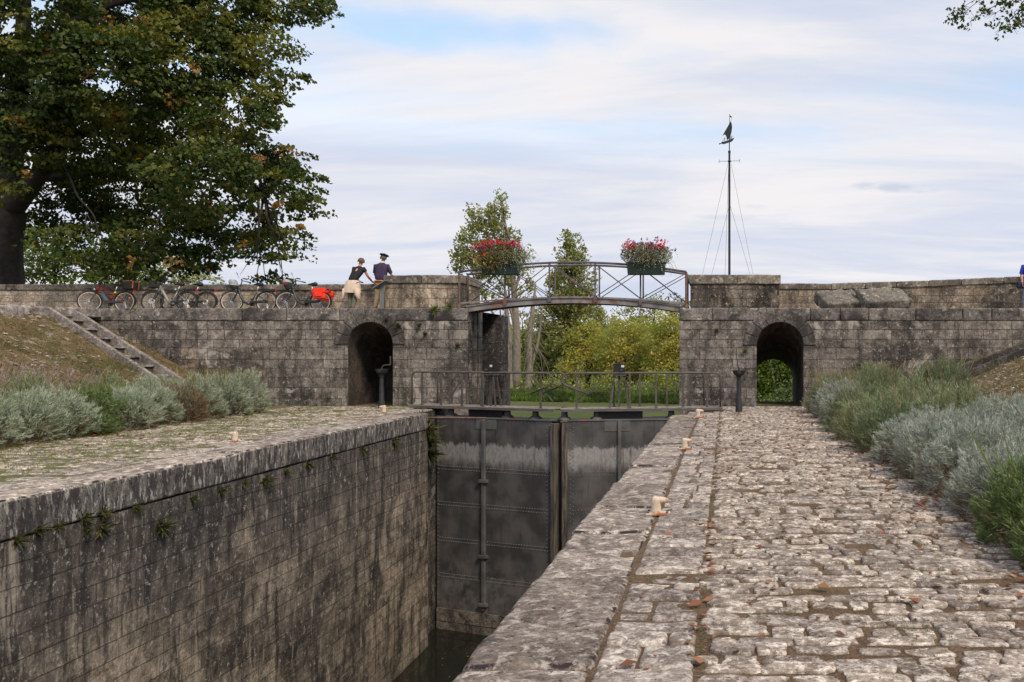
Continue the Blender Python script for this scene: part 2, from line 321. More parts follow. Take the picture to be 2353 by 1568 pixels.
def stone(name, dark, mid, light, spots=0.5, lich=0.5, scale=1.0, stain=0.0, warm=None, bump=0.006, face=False):
    """weathered limestone for slabs, copings and paving"""
    m, t, b = newmat(name); N = NT(t); co = N.n('ShaderNodeTexCoord').outputs['Object']
    isl = N.n('ShaderNodeNewGeometry').outputs['Random Per Island']
    big = N.noise(co, 1.6 * scale, 5, 0.6, 0.3); fine = N.noise(co, 14 * scale, 6, 0.7)
    c = N.mix(N.rng(big, 0.35, 0.68), dark, mid)
    c = N.mix(N.math('MULTIPLY', N.rng(N.noise(co, 6 * scale, 7, 0.72, 0.4), 0.60 - lich * 0.2, 0.66 - lich * 0.12), 0.85), c, light)
    c = N.mix(1.0, c, N.ramp(isl, [(0, (0.60, 0.58, 0.57)), (0.4, (0.95, 0.93, 0.92)), (0.8, (1.12, 1.11, 1.09)), (1, (1.3, 1.28, 1.25))]), 'MULTIPLY')
    c = N.mix(N.math('MULTIPLY', N.rng(N.noise(co, 19 * scale, 8, 0.8, 0.2), 0.56, 0.62), 0.6), c, light)
    c = N.mix(N.math('MULTIPLY', N.rng(N.noise(co, 7.0 * scale, 8, 0.78, 0.6), 0.57, 0.61), min(1.0, 0.5 + stain)), c, tuple(x * 0.35 for x in dark))
    c = N.mix(N.rng(fine, 0.32, 0.68), N.mix(1.0, c, (0.58, 0.56, 0.55), 'MULTIPLY'), N.mix(1.0, c, (1.30, 1.29, 1.28), 'MULTIPLY'))
    if warm: c = N.mix(N.rng(N.noise(co, 0.8, 4), 0.5, 0.62, 0, 0.8), c, warm)
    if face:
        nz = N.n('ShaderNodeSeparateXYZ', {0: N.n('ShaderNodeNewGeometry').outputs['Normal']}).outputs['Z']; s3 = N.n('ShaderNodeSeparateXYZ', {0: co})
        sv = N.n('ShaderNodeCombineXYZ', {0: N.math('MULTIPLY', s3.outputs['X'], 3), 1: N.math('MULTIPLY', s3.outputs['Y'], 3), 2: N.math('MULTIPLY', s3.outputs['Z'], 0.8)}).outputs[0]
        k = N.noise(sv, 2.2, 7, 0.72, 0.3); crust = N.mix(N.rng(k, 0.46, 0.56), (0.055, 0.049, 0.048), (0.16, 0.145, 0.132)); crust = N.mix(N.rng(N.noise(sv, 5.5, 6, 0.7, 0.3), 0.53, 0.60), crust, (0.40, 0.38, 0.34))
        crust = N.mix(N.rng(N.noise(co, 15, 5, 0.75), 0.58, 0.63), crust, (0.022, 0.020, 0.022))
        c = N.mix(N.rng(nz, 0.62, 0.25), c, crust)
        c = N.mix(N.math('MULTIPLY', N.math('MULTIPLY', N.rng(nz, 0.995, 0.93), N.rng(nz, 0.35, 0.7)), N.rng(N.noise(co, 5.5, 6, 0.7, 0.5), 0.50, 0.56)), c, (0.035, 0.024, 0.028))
    if stain:
        c = N.mix(N.rng(N.noise(co, 1.1, 6, 0.65, 0.5), 0.60 - stain * 0.25, 0.70 - stain * 0.15, 0, 0.85), c, (0.032, 0.029, 0.028))
    c = N.mix(N.rng(N.noise(co, 21 * scale, 4, 0.75, 0.3), 0.655 - spots * 0.05, 0.69 - spots * 0.04, 0, 0.9), c, (0.025, 0.022, 0.024))
    t.links.new(c, b.inputs['Base Color']); b.inputs['Roughness'].default_value = 0.9; b.inputs['Specular IOR Level'].default_value = 0.25
    h = N.math('ADD', N.noise(co, 9 * scale, 7, 0.7), N.math('MULTIPLY', N.noise(co, 55 * scale, 4, 0.7), 0.35))
    t.links.new(N.bump(h, 1.0, bump), b.inputs['Normal'])
    return m

def leafmat(name, stops, clump=1.2, clumpcol=None, clumpamt=0.5, trans=0.35, rough=0.55, spec=0.3, lo=0.5, hi=0.62):
    """leaves: every leaf its own tone, drifts of another tone through the crown, light passing through"""
    m, t, b = newmat(name); N = NT(t)
    isl = N.n('ShaderNodeNewGeometry').outputs['Random Per Island']; co = N.n('ShaderNodeTexCoord').outputs['Object']
    c = N.ramp(isl, stops)
    if clumpcol: c = N.mix(N.rng(N.noise(co, clump, 3), lo, hi, 0, clumpamt), c, N.mix(N.math('MULTIPLY', isl, 0.6), clumpcol, tuple(x * 0.55 for x in clumpcol)))
    t.links.new(c, b.inputs['Base Color']); b.inputs['Roughness'].default_value = rough; b.inputs['Specular IOR Level'].default_value = spec
    if trans:
        tr = N.n('ShaderNodeBsdfTranslucent'); t.links.new(N.mix(1.0, c, (1.15, 1.25, 0.6), 'MULTIPLY'), tr.inputs[0])
        mx = N.n('ShaderNodeMixShader', {0: trans}); t.links.new(b.outputs[0], mx.inputs[1]); t.links.new(tr.outputs[0], mx.inputs[2])
        out = [n for n in t.nodes if n.type == 'OUTPUT_MATERIAL'][0]; t.links.new(mx.outputs[0], out.inputs[0])
    return m

M = {}
M['face'] = masonry('facade_stone', 'x', 0.60, 0.285, (0.062, 0.056, 0.053), (0.30, 0.272, 0.245), (0.42, 0.33, 0.24), stain=0.50, streak=0.6, lichen=0.95, warmamt=0.3, msize=0.009, mortar=(0.05, 0.043, 0.037), pale=0.75, mvis=0.75, zoff=0.02, seed=1.0)
M['jamb'] = masonry('jamb_stone', 'y', 0.6, 0.42, (0.045, 0.04, 0.037), (0.22, 0.195, 0.17), (0.3, 0.25, 0.18), stain=0.7, streak=0.7, lichen=0.5, seed=3.0)
M['chamber'] = masonry('chamber_stone', 'y', 0.78, 0.27, (0.10, 0.085, 0.070), (0.38, 0.325, 0.26), (0.33, 0.27, 0.19), stain=0.52, streak=0.95, lichen=0.8, msize=0.007, zoff=0.43, top=True, pale=0.30, mvis=0.68, seed=5.0, warmamt=0.15)
M['parapet'] = masonry('parapet_stone', 'x', 0.5, 0.235, (0.24, 0.20, 0.16), (0.50, 0.425, 0.345), (0.48, 0.37, 0.26), stain=0.30, streak=0.30, lichen=0.8, mortar=(0.20, 0.17, 0.14), zoff=0.1, seed=9.0, warmamt=0.2, rough_block=0.006)
M['pier'] = masonry('pier_stone', 'x', 0.62, 0.26, (0.16, 0.13, 0.10), (0.50, 0.42, 0.325), (0.55, 0.45, 0.32), stain=0.60, streak=0.45, lichen=0.9, mortar=(0.12, 0.10, 0.085), zoff=0.1, seed=12.0, warmamt=0.3, rough_block=0.006)
M['pier2'] = masonry('dark_pier_stone', 'x', 0.62, 0.26, (0.08, 0.068, 0.057), (0.24, 0.21, 0.17), (0.42, 0.35, 0.25), stain=0.78, streak=0.5, lichen=1.0, mortar=(0.07, 0.06, 0.05), zoff=0.1, seed=14.0, warmamt=0.2, rough_block=0.006, pale=0.35)
M['parapet2'] = masonry('mottled_parapet_stone', 'x', 0.5, 0.225, (0.15, 0.122, 0.095), (0.37, 0.315, 0.25), (0.42, 0.32, 0.21), stain=0.45, streak=0.4, lichen=1.0, mortar=(0.10, 0.085, 0.07), mlight=1.0, zoff=0.1, seed=19.0, warmamt=0.3, rough_block=0.008, pale=0.4)
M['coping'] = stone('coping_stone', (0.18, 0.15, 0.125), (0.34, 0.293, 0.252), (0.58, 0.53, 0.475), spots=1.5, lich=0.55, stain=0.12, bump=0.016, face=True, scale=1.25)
M['wallcap'] = stone('cap_stone', (0.13, 0.115, 0.095), (0.25, 0.225, 0.19), (0.40, 0.38, 0.33), spots=0.9, lich=0.30, stain=0.3, bump=0.010)
M['course'] = stone('top_course_stone', (0.12, 0.108, 0.10), (0.235, 0.215, 0.198), (0.40, 0.385, 0.36), spots=1.0, lich=0.25, stain=0.45, bump=0.012)
M['ring'] = stone('voussoir_stone', (0.10, 0.09, 0.083), (0.20, 0.182, 0.168), (0.36, 0.345, 0.32), spots=1.0, lich=0.2, stain=0.6, bump=0.012)
M['cobble'] = stone('cobble_stone', (0.20, 0.163, 0.132), (0.37, 0.318, 0.272), (0.66, 0.60, 0.535), spots=1.4, lich=0.60, scale=2.0, bump=0.012)
M['slab'] = stone('rough_slab', (0.12, 0.11, 0.095), (0.24, 0.22, 0.19), (0.36, 0.34, 0.30), spots=1.4, lich=0.3, stain=0.2, bump=0.03)
M['stair'] = stone('stair_stone', (0.20, 0.18, 0.165), (0.36, 0.33, 0.31), (0.50, 0.48, 0.45), spots=0.9, lich=0.4, stain=0.15, bump=0.012)
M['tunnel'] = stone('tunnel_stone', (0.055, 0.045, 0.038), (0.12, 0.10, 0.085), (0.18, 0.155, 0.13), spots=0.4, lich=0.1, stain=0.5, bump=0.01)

def ground_mat(name, cols, s1=0.8, s2=9.0, bump=0.02, extra=None, grit=0.0):
    m, t, b = newmat(name); N = NT(t); co = N.n('ShaderNodeTexCoord').outputs['Object']
    c = N.mix(N.rng(N.noise(co, s1, 6, 0.65), 0.38, 0.62), cols[0], cols[1])
    c = N.mix(N.rng(N.noise(co, s2, 6, 0.7), 0.48, 0.62, 0, 0.8), c, cols[2])
    if grit:
        g_ = N.noise(co, 70, 6, 0.8); c = N.mix(N.rng(g_, 0.35, 0.65), N.mix(1.0, c, (0.45, 0.45, 0.45), 'MULTIPLY'), N.mix(1.0, c, (1.5, 1.5, 1.5), 'MULTIPLY')); c = N.mix(N.rng(N.noise(co, 38, 5, 0.7), 0.60, 0.66, 0, grit), c, (0.36, 0.32, 0.28))
    if extra: c = N.mix(N.rng(N.noise(co, extra[0], 5, 0.7, 0.5), extra[1], extra[1] + 0.05, 0, 0.9), c, extra[2])
    t.links.new(c, b.inputs['Base Color']); b.inputs['Roughness'].default_value = 0.95; b.inputs['Specular IOR Level'].default_value = 0.15
    t.links.new(N.bump(N.noise(co, s2 * 1.7, 8, 0.75), 1.0, bump), b.inputs['Normal'])
    return m
M['soil'] = ground_mat('joint_soil', ((0.12, 0.072, 0.045), (0.17, 0.108, 0.070), (0.085, 0.08, 0.035)), 1.7, 12, 0.02, grit=0.7)
M['mossy'] = ground_mat('mossy_joint', ((0.12, 0.125, 0.045), (0.16, 0.14, 0.06), (0.085, 0.10, 0.03)), 1.2, 10, 0.015, grit=0.5)
M['bank'] = ground_mat('bank_earth', ((0.24, 0.155, 0.085), (0.11, 0.11, 0.035), (0.33, 0.24, 0.145)), 2.4, 5, 0.15, (2.6, 0.575, (0.44, 0.40, 0.35)), grit=0.3)
M['land'] = ground_mat('meadow', ((0.07, 0.095, 0.03), (0.10, 0.11, 0.04), (0.05, 0.08, 0.02)), 0.2, 3, 0.04)
M['terr'] = ground_mat('terrace_stone', ((0.25, 0.22, 0.19), (0.33, 0.30, 0.26), (0.20, 0.18, 0.15)), 1.0, 8, 0.01)

M['steel'] = plain('gate_paint', (0.10, 0.099, 0.097), 0.55, 0.0, 0.25, 3.0, 0.002, rust=0.08)
M['rail'] = plain('walkway_paint', (0.085, 0.074, 0.062), 0.6, 0.0, 0.25, 6.0, 0.001, rust=0.1, rustcol=(0.10, 0.065, 0.045))
M['bridge'] = plain('footbridge_paint', (0.185, 0.17, 0.165), 0.5, 0.0, 0.35, 3.0, 0.001, rust=0.32, rustcol=(0.12, 0.062, 0.038))
M['bridgebar'] = plain('footbridge_bars', (0.105, 0.095, 0.105), 0.5, 0.0, 0.3, 3.0, 0.0, rust=0.22, rustcol=(0.12, 0.055, 0.035))
M['black'] = plain('black_paint', (0.018, 0.018, 0.020), 0.4, 0.0, 0.3, 8)
M['rubber'] = plain('rubber', (0.022, 0.021, 0.021), 0.8, 0, 0.2, 10)
M['alu'] = plain('brushed_metal', (0.55, 0.55, 0.56), 0.35, 0.85, 0.1, 10)
M['white'] = plain('white_paint', (0.62, 0.52, 0.41), 0.6, 0, 0.2, 9, 0.002, rust=0.6, rustcol=(0.22, 0.08, 0.03))
M['post'] = plain('pedestal_paint', (0.020, 0.021, 0.024), 0.65, 0.0, 0.3, 6, 0.001, rust=0.1)
M['wood'] = None
m_, t_, b_ = newmat('old_timber'); N_ = NT(t_); co_ = N_.n('ShaderNodeTexCoord').outputs['Object']
sv_ = N_.n('ShaderNodeMapping', {0: co_, 'Scale': (9, 9, 0.7)}).outputs[0]
c_ = N_.mix(N_.rng(N_.noise(sv_, 2.0, 6, 0.7), 0.35, 0.65), (0.03, 0.024, 0.019), (0.15, 0.125, 0.10))
t_.links.new(c_, b_.inputs['Base Color']); b_.inputs['Roughness'].default_value = 0.9
t_.links.new(N_.bump(N_.noise(sv_, 4, 6, 0.7), 1.0, 0.02), b_.inputs['Normal']); M['wood'] = m_

# riveted gate plating: grey paint, a pale lime band left by the high water, dull stains below
m_, t_, b_ = newmat('gate_plate'); N_ = NT(t_); co_ = N_.n('ShaderNodeTexCoord').outputs['Object']; s_ = N_.n('ShaderNodeSeparateXYZ', {0: co_})
base = N_.mix(N_.rng(N_.noise(co_, 1.4, 5), 0.35, 0.65), (0.045, 0.043, 0.043), (0.10, 0.095, 0.092))
edge = N_.math('ADD', s_.outputs['Z'], N_.math('MULTIPLY', N_.math('SUBTRACT', N_.noise(N_.n('ShaderNodeMapping', {0: co_, 'Scale': (3.5, 3.5, 1.6)}).outputs[0], 1.5, 8, 0.75), 0.5), 0.8))
band = N_.math('MULTIPLY', N_.rng(edge, -1.65, -1.25), N_.rng(edge, -0.90, -0.98))
speck = N_.rng(N_.noise(N_.n('ShaderNodeMapping', {0: co_, 'Scale': (9, 9, 5)}).outputs[0], 1.5, 6, 0.75), 0.30, 0.60, 0.45, 1)
base = N_.mix(N_.math('MULTIPLY', N_.math('MULTIPLY', band, speck), 1.0), base, (0.29, 0.275, 0.265))
low = N_.math('MULTIPLY', N_.rng(s_.outputs['Z'], -3.9, -4.6), N_.rng(N_.noise(co_, 2.4, 6, 0.7), 0.42, 0.6))
base = N_.mix(N_.math('MULTIPLY', low, 0.6), base, (0.17, 0.165, 0.15))
sv_ = N_.n('ShaderNodeMapping', {0: co_, 'Scale': (5, 5, 0.4)}).outputs[0]
base = N_.mix(N_.rng(N_.noise(sv_, 2, 5, 0.6), 0.56, 0.7, 0, 0.6), base, (0.03, 0.03, 0.031))
t_.links.new(base, b_.inputs['Base Color']); b_.inputs['Roughness'].default_value = 0.5
t_.links.new(N_.bump(N_.noise(co_, 3, 4), 0.5, 0.01), b_.inputs['Normal']); M['plate'] = m_

def water_mat(name, col, rough, bs, bd, stretch=(1, 1, 1), spec=0.5):
    m, t, b = newmat(name); N = NT(t); co = N.n('ShaderNodeTexCoord').outputs['Object']
    mp = N.n('ShaderNodeMapping', {0: co, 'Scale': stretch}).outputs[0]
    t.links.new(N.mix(N.noise(co, 0.3, 3), col, tuple(x * 1.5 for x in col)), b.inputs['Base Color'])
    b.inputs['Roughness'].default_value = rough; b.inputs['IOR'].default_value = 1.33; b.inputs['Specular IOR Level'].default_value = spec
    t.links.new(N.bump(N.noise(mp, bs, 4, 0.6), 1.0, bd), b.inputs['Normal'])
    return m
M['water'] = water_mat('still_water', (0.010, 0.011, 0.008), 0.04, 3.0, 0.004)
M['river'] = water_mat('green_water', (0.045, 0.062, 0.018), 0.08, 2.0, 0.015, (1, 0.35, 1))
# ------------------------------------------------------------------ ground, water, paths
XL, XR = -7.85, -1.39          # lock edges
def lerp_clip(v, a, b, za, zb): return za + np.clip((v - a) / (b - a), 0, 1) * (zb - za)
def ground_height(X, Y):
    Z = np.zeros_like(X)
    nz = vnoise(np.stack([X, Y, X * 0], 1), 0.8, 3, 4); nf = vnoise(np.stack([X, Y, X * 0], 1), 4.5, 5, 3)
    # near ground: quays, planting beds and the two banks
    left = np.where(X > -13.9, -0.02, np.clip((-13.9 - X) * 0.50, 0, 2.86)); right = np.where(X < 3.6, -0.02, np.clip((X - 3.6) * 0.354, 0, 2.86))
    slope = ((X < -13.9) & (X > -19.7)) | ((X > 3.6) & (X < 11.7))
    near = np.where(X < -4.6, left, right) + np.where(slope, nz * 0.07 + nf * 0.035, 0)
    near = np.where((X > -8.6) & (X < -0.9), -7.6, near)
    # behind the head wall: low river ground, a raised shoulder left under the big tree
    sh = lerp_clip(X, -13.5, -15.5, 0, 1) * lerp_clip(Y, 44, 36, 0, 1)
    shr = lerp_clip(X, 6, 9, 0, 1) * lerp_clip(Y, 40, 33, 0, 1)
    edge = 43.5 - 0.30 * (X + 8)                                  # far shore of the basin
    basin = (Y > 33) & (Y < edge) & (X < 0.6) & (X > -24)
    chan = (X > -8.0) & (X < -1.3) & (Y <= 33)
    far = np.where(chan | basin, -3.2, -1.0 + nz * 0.12)
    far = np.where((Y >= edge) & (Y < 64), lerp_clip(Y - edge, 0, 1.8, -1.7, -0.75) + nz * 0.15, far)
    far = np.where((Y >= 64) & (Y < 240), -3.2, far)
    far = np.where(Y >= 240, -0.5 + np.clip((Y - 240) / 400, 0, 1) * 14 * (1 + 0.4 * nz), far)
    far = np.where(Y < 64, np.maximum(far, -1 + 3.7 * np.maximum(sh, shr)), far)
    return np.where(Y < 28.6, near, far)
xs = np.unique(np.concatenate([[-1500, -700, -300, -150, -80, -50, -35, -28], np.arange(-24, 14.01, 0.4), [-8.62, -8.58, -0.92, -0.88, -13.9, -19.7, 3.6, 11.7], [16, 20, 26, 35, 60, 120, 300, 700, 1500]]))
ys = np.unique(np.concatenate([[-40, -20, -10], np.arange(-6, 28.4, 0.4), [28.58, 28.62], np.arange(29, 66, 0.7), [70, 90, 130, 200, 238, 242, 260, 320, 450, 640, 1000, 2500]]))
GX, GY = np.meshgrid(xs, ys, indexing='ij'); gz = ground_height(GX.ravel(), GY.ravel())
gi = np.arange(len(xs) * len(ys)).reshape(len(xs), len(ys))
gf = np.stack([gi[:-1, :-1], gi[1:, :-1], gi[1:, 1:], gi[:-1, 1:]], -1).reshape(-1, 4)
cx = (GX[:-1, :-1] + GX[1:, 1:]).ravel() / 2; cy = (GY[:-1, :-1] + GY[1:, 1:]).ravel() / 2
me = np_mesh('ground', np.stack([GX.ravel(), GY.ravel(), gz], 1), gf, True)
g = link('ground', me, [M['land'], M['bank']]); tag(g, kind='structure')
me.polygons.foreach_set('material_index', ((cy < 28.6) & (((cx < -8.6) & (cx > -19.9)) | ((cx > 0) & (cx < 12)))).astype(np.int32))
def gh(x, y): return float(ground_height(np.array([x]), np.array([y]))[0])

def sheet(name, x0, x1, y0, y1, z, m):
    o = MB().quad((x0, y0, z), (x1, y0, z), (x1, y1, z), (x0, y1, z)).build(name, m); return tag(o, kind='structure')
sheet('water', -9, -0.6, -8, 25.6, -6.13, M['water'])
sheet('basin_water', -26, 1.5, 28.7, 48, -1.55, M['river'])
sheet('river', -1500, 1500, 62, 260, -1.5, M['river'])

def cobbles(name, x0, x1, y0, y1, zb, seed, wr=(0.14, 0.40), dr=(0.11, 0.20), miss=0.03, low=0.0, mat=None, sink=0.0):
    """hand-cut paving stones laid in wavering courses across the quay, each one a low worn dome"""
    rg = np.random.RandomState(seed); V = []; F3 = []; off = 0; y = y0
    while y < y1:
        near = y < 7.5
        d = rg.uniform(*dr); x = x0 + rg.uniform(-0.1, 0.02)
        yw = rg.uniform(0, 50)
        while x < x1:
            wd = rg.uniform(*wr) * (1.25 if rg.rand() < 0.2 else 1)
            if x + wd > x1 + 0.1: wd = max(0.12, x1 + 0.02 - x)
            gap = rg.uniform(0.010, 0.034)
            if rg.rand() > miss:
                cxx = x + wd / 2; cyy = y + d / 2 + 0.035 * math.sin(x * 2.1 + yw) + rg.uniform(-0.012, 0.012)
                hx = wd / 2 - gap / 2; hy = d / 2 - gap * 0.45 + rg.uniform(-0.012, 0.012)
                n = 22 if near else 14
                a = np.linspace(0, 2 * PI, n, endpoint=False) + rg.uniform(0, 0.2); e = rg.uniform(0.30, 0.50)
                ux = np.sign(np.cos(a)) * np.abs(np.cos(a)) ** e; uy = np.sign(np.sin(a)) * np.abs(np.sin(a)) ** e
                sk = rg.uniform(-0.18, 0.18); tp = rg.uniform(-0.16, 0.16)
                jit = 1 + vnoise(np.stack([np.cos(a) * 1.6 + cxx * 9, np.sin(a) * 1.6 + cyy * 9, a * 0], 1), 1, seed, 2) * 0.32
                top = rg.uniform(-0.003, 0.010) - sink; tx, ty = rg.uniform(-0.022, 0.022, 2)
                rings = ((1.0, -0.05), (0.995, -0.003), (0.965, 0.004), (0.80, 0.007), (0.5, 0.007)) if near else ((1.0, -0.04), (0.96, -0.001), (0.80, 0.008))
                for rr, hz_ in rings:
                    px = ux * hx * rr * jit; py = (uy * hy * rr * jit) * (1 + tp * ux) + sk * 0.1 * px
                    zz = zb + top + hz_ + tx * px + ty * py
                    P = np.stack([px + cxx, py + cyy, np.full(n, 0.0)], 1); zz = zz + vnoise(P, 16, seed, 2) * (0.006 if hz_ > -0.03 else 0)
                    P[:, 2] = zz; V.append(P)
                V.append(np.array([[cxx, cyy, zb + top + 0.012 + low]]))
                k = len(rings)
                for r_ in range(k - 1):
                    i = off + r_ * n + np.arange(n); j = off + r_ * n + (np.arange(n) + 1) % n
                    F3 += np.stack([i, j, j + n], 1).tolist() + np.stack([i, j + n, i + n], 1).tolist()
                i = off + (k - 1) * n + np.arange(n); j = off + (k - 1) * n + (np.arange(n) + 1) % n
                F3 += np.stack([i, j, np.full(n, off + k * n)], 1).tolist(); off += k * n + 1
            x += wd
        y += d
    o = link(name, np_mesh(name, np.concatenate(V), np.array(F3), True), mat or M['cobble']); return tag(o, kind='structure')
cobbles('right_path', -0.12, 2.6, 2.6, 25.6, 0.0, 4)
cobbles('left_path', -12.7, -9.16, 6.0, 25.6, -0.004, 8, miss=0.10, sink=0.004)
def bumpy_sheet(name, x0, x1, y0, y1, z, m, n=0.06, amp=0.012, seed=1):
    ax = np.arange(x0, x1 + n, n); ay = np.arange(y0, y1 + n * 2, n * 2); A, B = np.meshgrid(ax, ay, indexing='ij')
    P = np.stack([A.ravel(), B.ravel(), np.zeros(A.size)], 1); P[:, 2] = z + vnoise(P, 2.3, seed, 4) * amp
    idx = np.arange(A.size).reshape(A.shape); F = np.stack([idx[:-1, :-1], idx[1:, :-1], idx[1:, 1:], idx[:-1, 1:]], -1).reshape(-1, 4)
    return tag(link(name, np_mesh(name, P, F, True), m), kind='structure')
bumpy_sheet('path_soil', -0.86, 3.3, 1.5, 26.0, -0.006, M['soil'], seed=2)
bumpy_sheet('mossy_path_soil', -13.4, -8.5, 5.0, 26.0, -0.002, M['mossy'], amp=0.014, seed=3)

# ------------------------------------------------------------------ lock chamber: two walls with worn coping stones
def chamber(name, x_edge, sgn, label, y_end, widths, seed):
    t = empty(name, (x_edge, 8, 0), label, 'wall'); L = Matrix.Translation((-x_edge, -8, 0))
    mb = MB()                                      # coursed face, slightly battered, with the gate recess at its far end
    ys_ = np.concatenate([np.arange(-8, y_end, 0.5), [y_end]]); zs_ = np.array([-7.6, -6, -4.5, -3, -1.5, -0.75, -0.43])
    V = []; 
    for y in ys_:
        for z in zs_: V.append((x_edge + sgn * (-z) * 0.0 - x_edge, y - 8, z))
    nz_ = len(zs_); F = [(i * nz_ + j, (i + 1) * nz_ + j, (i + 1) * nz_ + j + 1, i * nz_ + j + 1) for i in range(len(ys_) - 1) for j in range(nz_ - 1)]
    mb.add(V, F); mb.build('wall_face', M['chamber'], t)
    rc = 0.34 * (-sgn)                                  # recess depth, away from the chamber
    mb = MB(); xr = rc
    mb.quad((0, y_end - 8, -7.6), (xr, y_end - 8, -7.6), (xr, y_end - 8, -0.02), (0, y_end - 8, -0.02))
    mb.build('recess_return', M['face2'], t)
    mb = MB(); mb.quad((xr, y_end - 8, -7.6), (xr, 26.0 - 8, -7.6), (xr, 26.0 - 8, -0.02), (xr, y_end - 8, -0.02)); mb.build('recess_face', M['jamb'], t)
    rg = random.Random(seed); y = -7.6
    k = 0
    while y < y_end - 0.01:                         # big coping stones
        ln = rg.uniform(1.05, 1.95); ln = min(ln, y_end - y)
        if y_end - (y + ln) < 0.6: ln = y_end - y
        mb = MB(); w_ = widths[0]; dz = rg.uniform(-0.012, 0.012)
        a, b = (-0.005 + rg.uniform(-.012, .012), w_ - 0.006) if sgn < 0 else (0.008 + rg.uniform(-.012, .012), -w_ + 0.006)
        res = 0.045 if (sgn < 0 and y < 9) else 0.11
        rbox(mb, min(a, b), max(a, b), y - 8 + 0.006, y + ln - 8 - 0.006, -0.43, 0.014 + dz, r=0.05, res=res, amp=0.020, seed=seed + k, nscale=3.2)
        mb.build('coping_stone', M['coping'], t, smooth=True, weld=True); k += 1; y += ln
    return t
M['face2'] = masonry('return_stone', 'x', 0.6, 0.42, (0.05, 0.046, 0.042), (0.17, 0.155, 0.14), (0.3, 0.25, 0.18), stain=0.7, streak=0.7, lichen=0.4, seed=31.0)
lw = chamber('chamber_wall', XL, 1, 'dark stained lock chamber wall of coursed stone on the left, with pale worn coping', 22.9, (0.72,), 11)
rw = chamber('chamber_wall', XR, -1, 'lock chamber wall on the right whose broad pale coping slabs run towards the viewer', 22.1, (0.70,), 37)
def strip(name, xa, xb, y0, y1, seed, res_near=9):   # second row of dressed slabs behind the coping
    rg = random.Random(seed); mb = MB(); y = y0; k = 0
    while y < y1:
        d = rg.uniform(0.16, 0.40); xm = xa + (xb - xa) * rg.uniform(0.3, 0.7)
        parts = [(xa, xb)] if rg.random() < 0.35 else [(xa, xm), (xm, xb)]
        for (p, q) in parts:
            rbox(mb, p + 0.008, q - 0.008, y + 0.009, y + d - 0.009, -0.12, 0.006 + rg.uniform(-0.010, 0.010), r=0.028, res=0.05 if y < 9 and xa > -3 else 0.14, amp=0.014, seed=seed + k, nscale=5); k += 1
        y += d
    return tag(mb.build(name, M['cobble2'], smooth=True, weld=True), kind='structure')
M['cobble2'] = stone('dressed_paving', (0.18, 0.15, 0.128), (0.34, 0.296, 0.258), (0.58, 0.535, 0.48), spots=1.3, lich=0.66, scale=1.9, bump=0.014)
strip('right_edge_paving', -0.685, -0.165, 2.2, 25.8, 5)
strip('left_edge_paving', -9.14, -8.58, 6.0, 25.8, 6)
# quay slabs between the end of the coping and the head wall
mb = MB(); k = 0
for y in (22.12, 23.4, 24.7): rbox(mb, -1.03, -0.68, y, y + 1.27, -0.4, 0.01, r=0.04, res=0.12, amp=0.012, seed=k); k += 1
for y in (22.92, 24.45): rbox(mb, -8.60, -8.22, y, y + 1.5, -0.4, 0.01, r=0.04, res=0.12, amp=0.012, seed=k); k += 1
tag(mb.build('gate_quay_paving', M['coping'], smooth=True, weld=True), kind='structure')

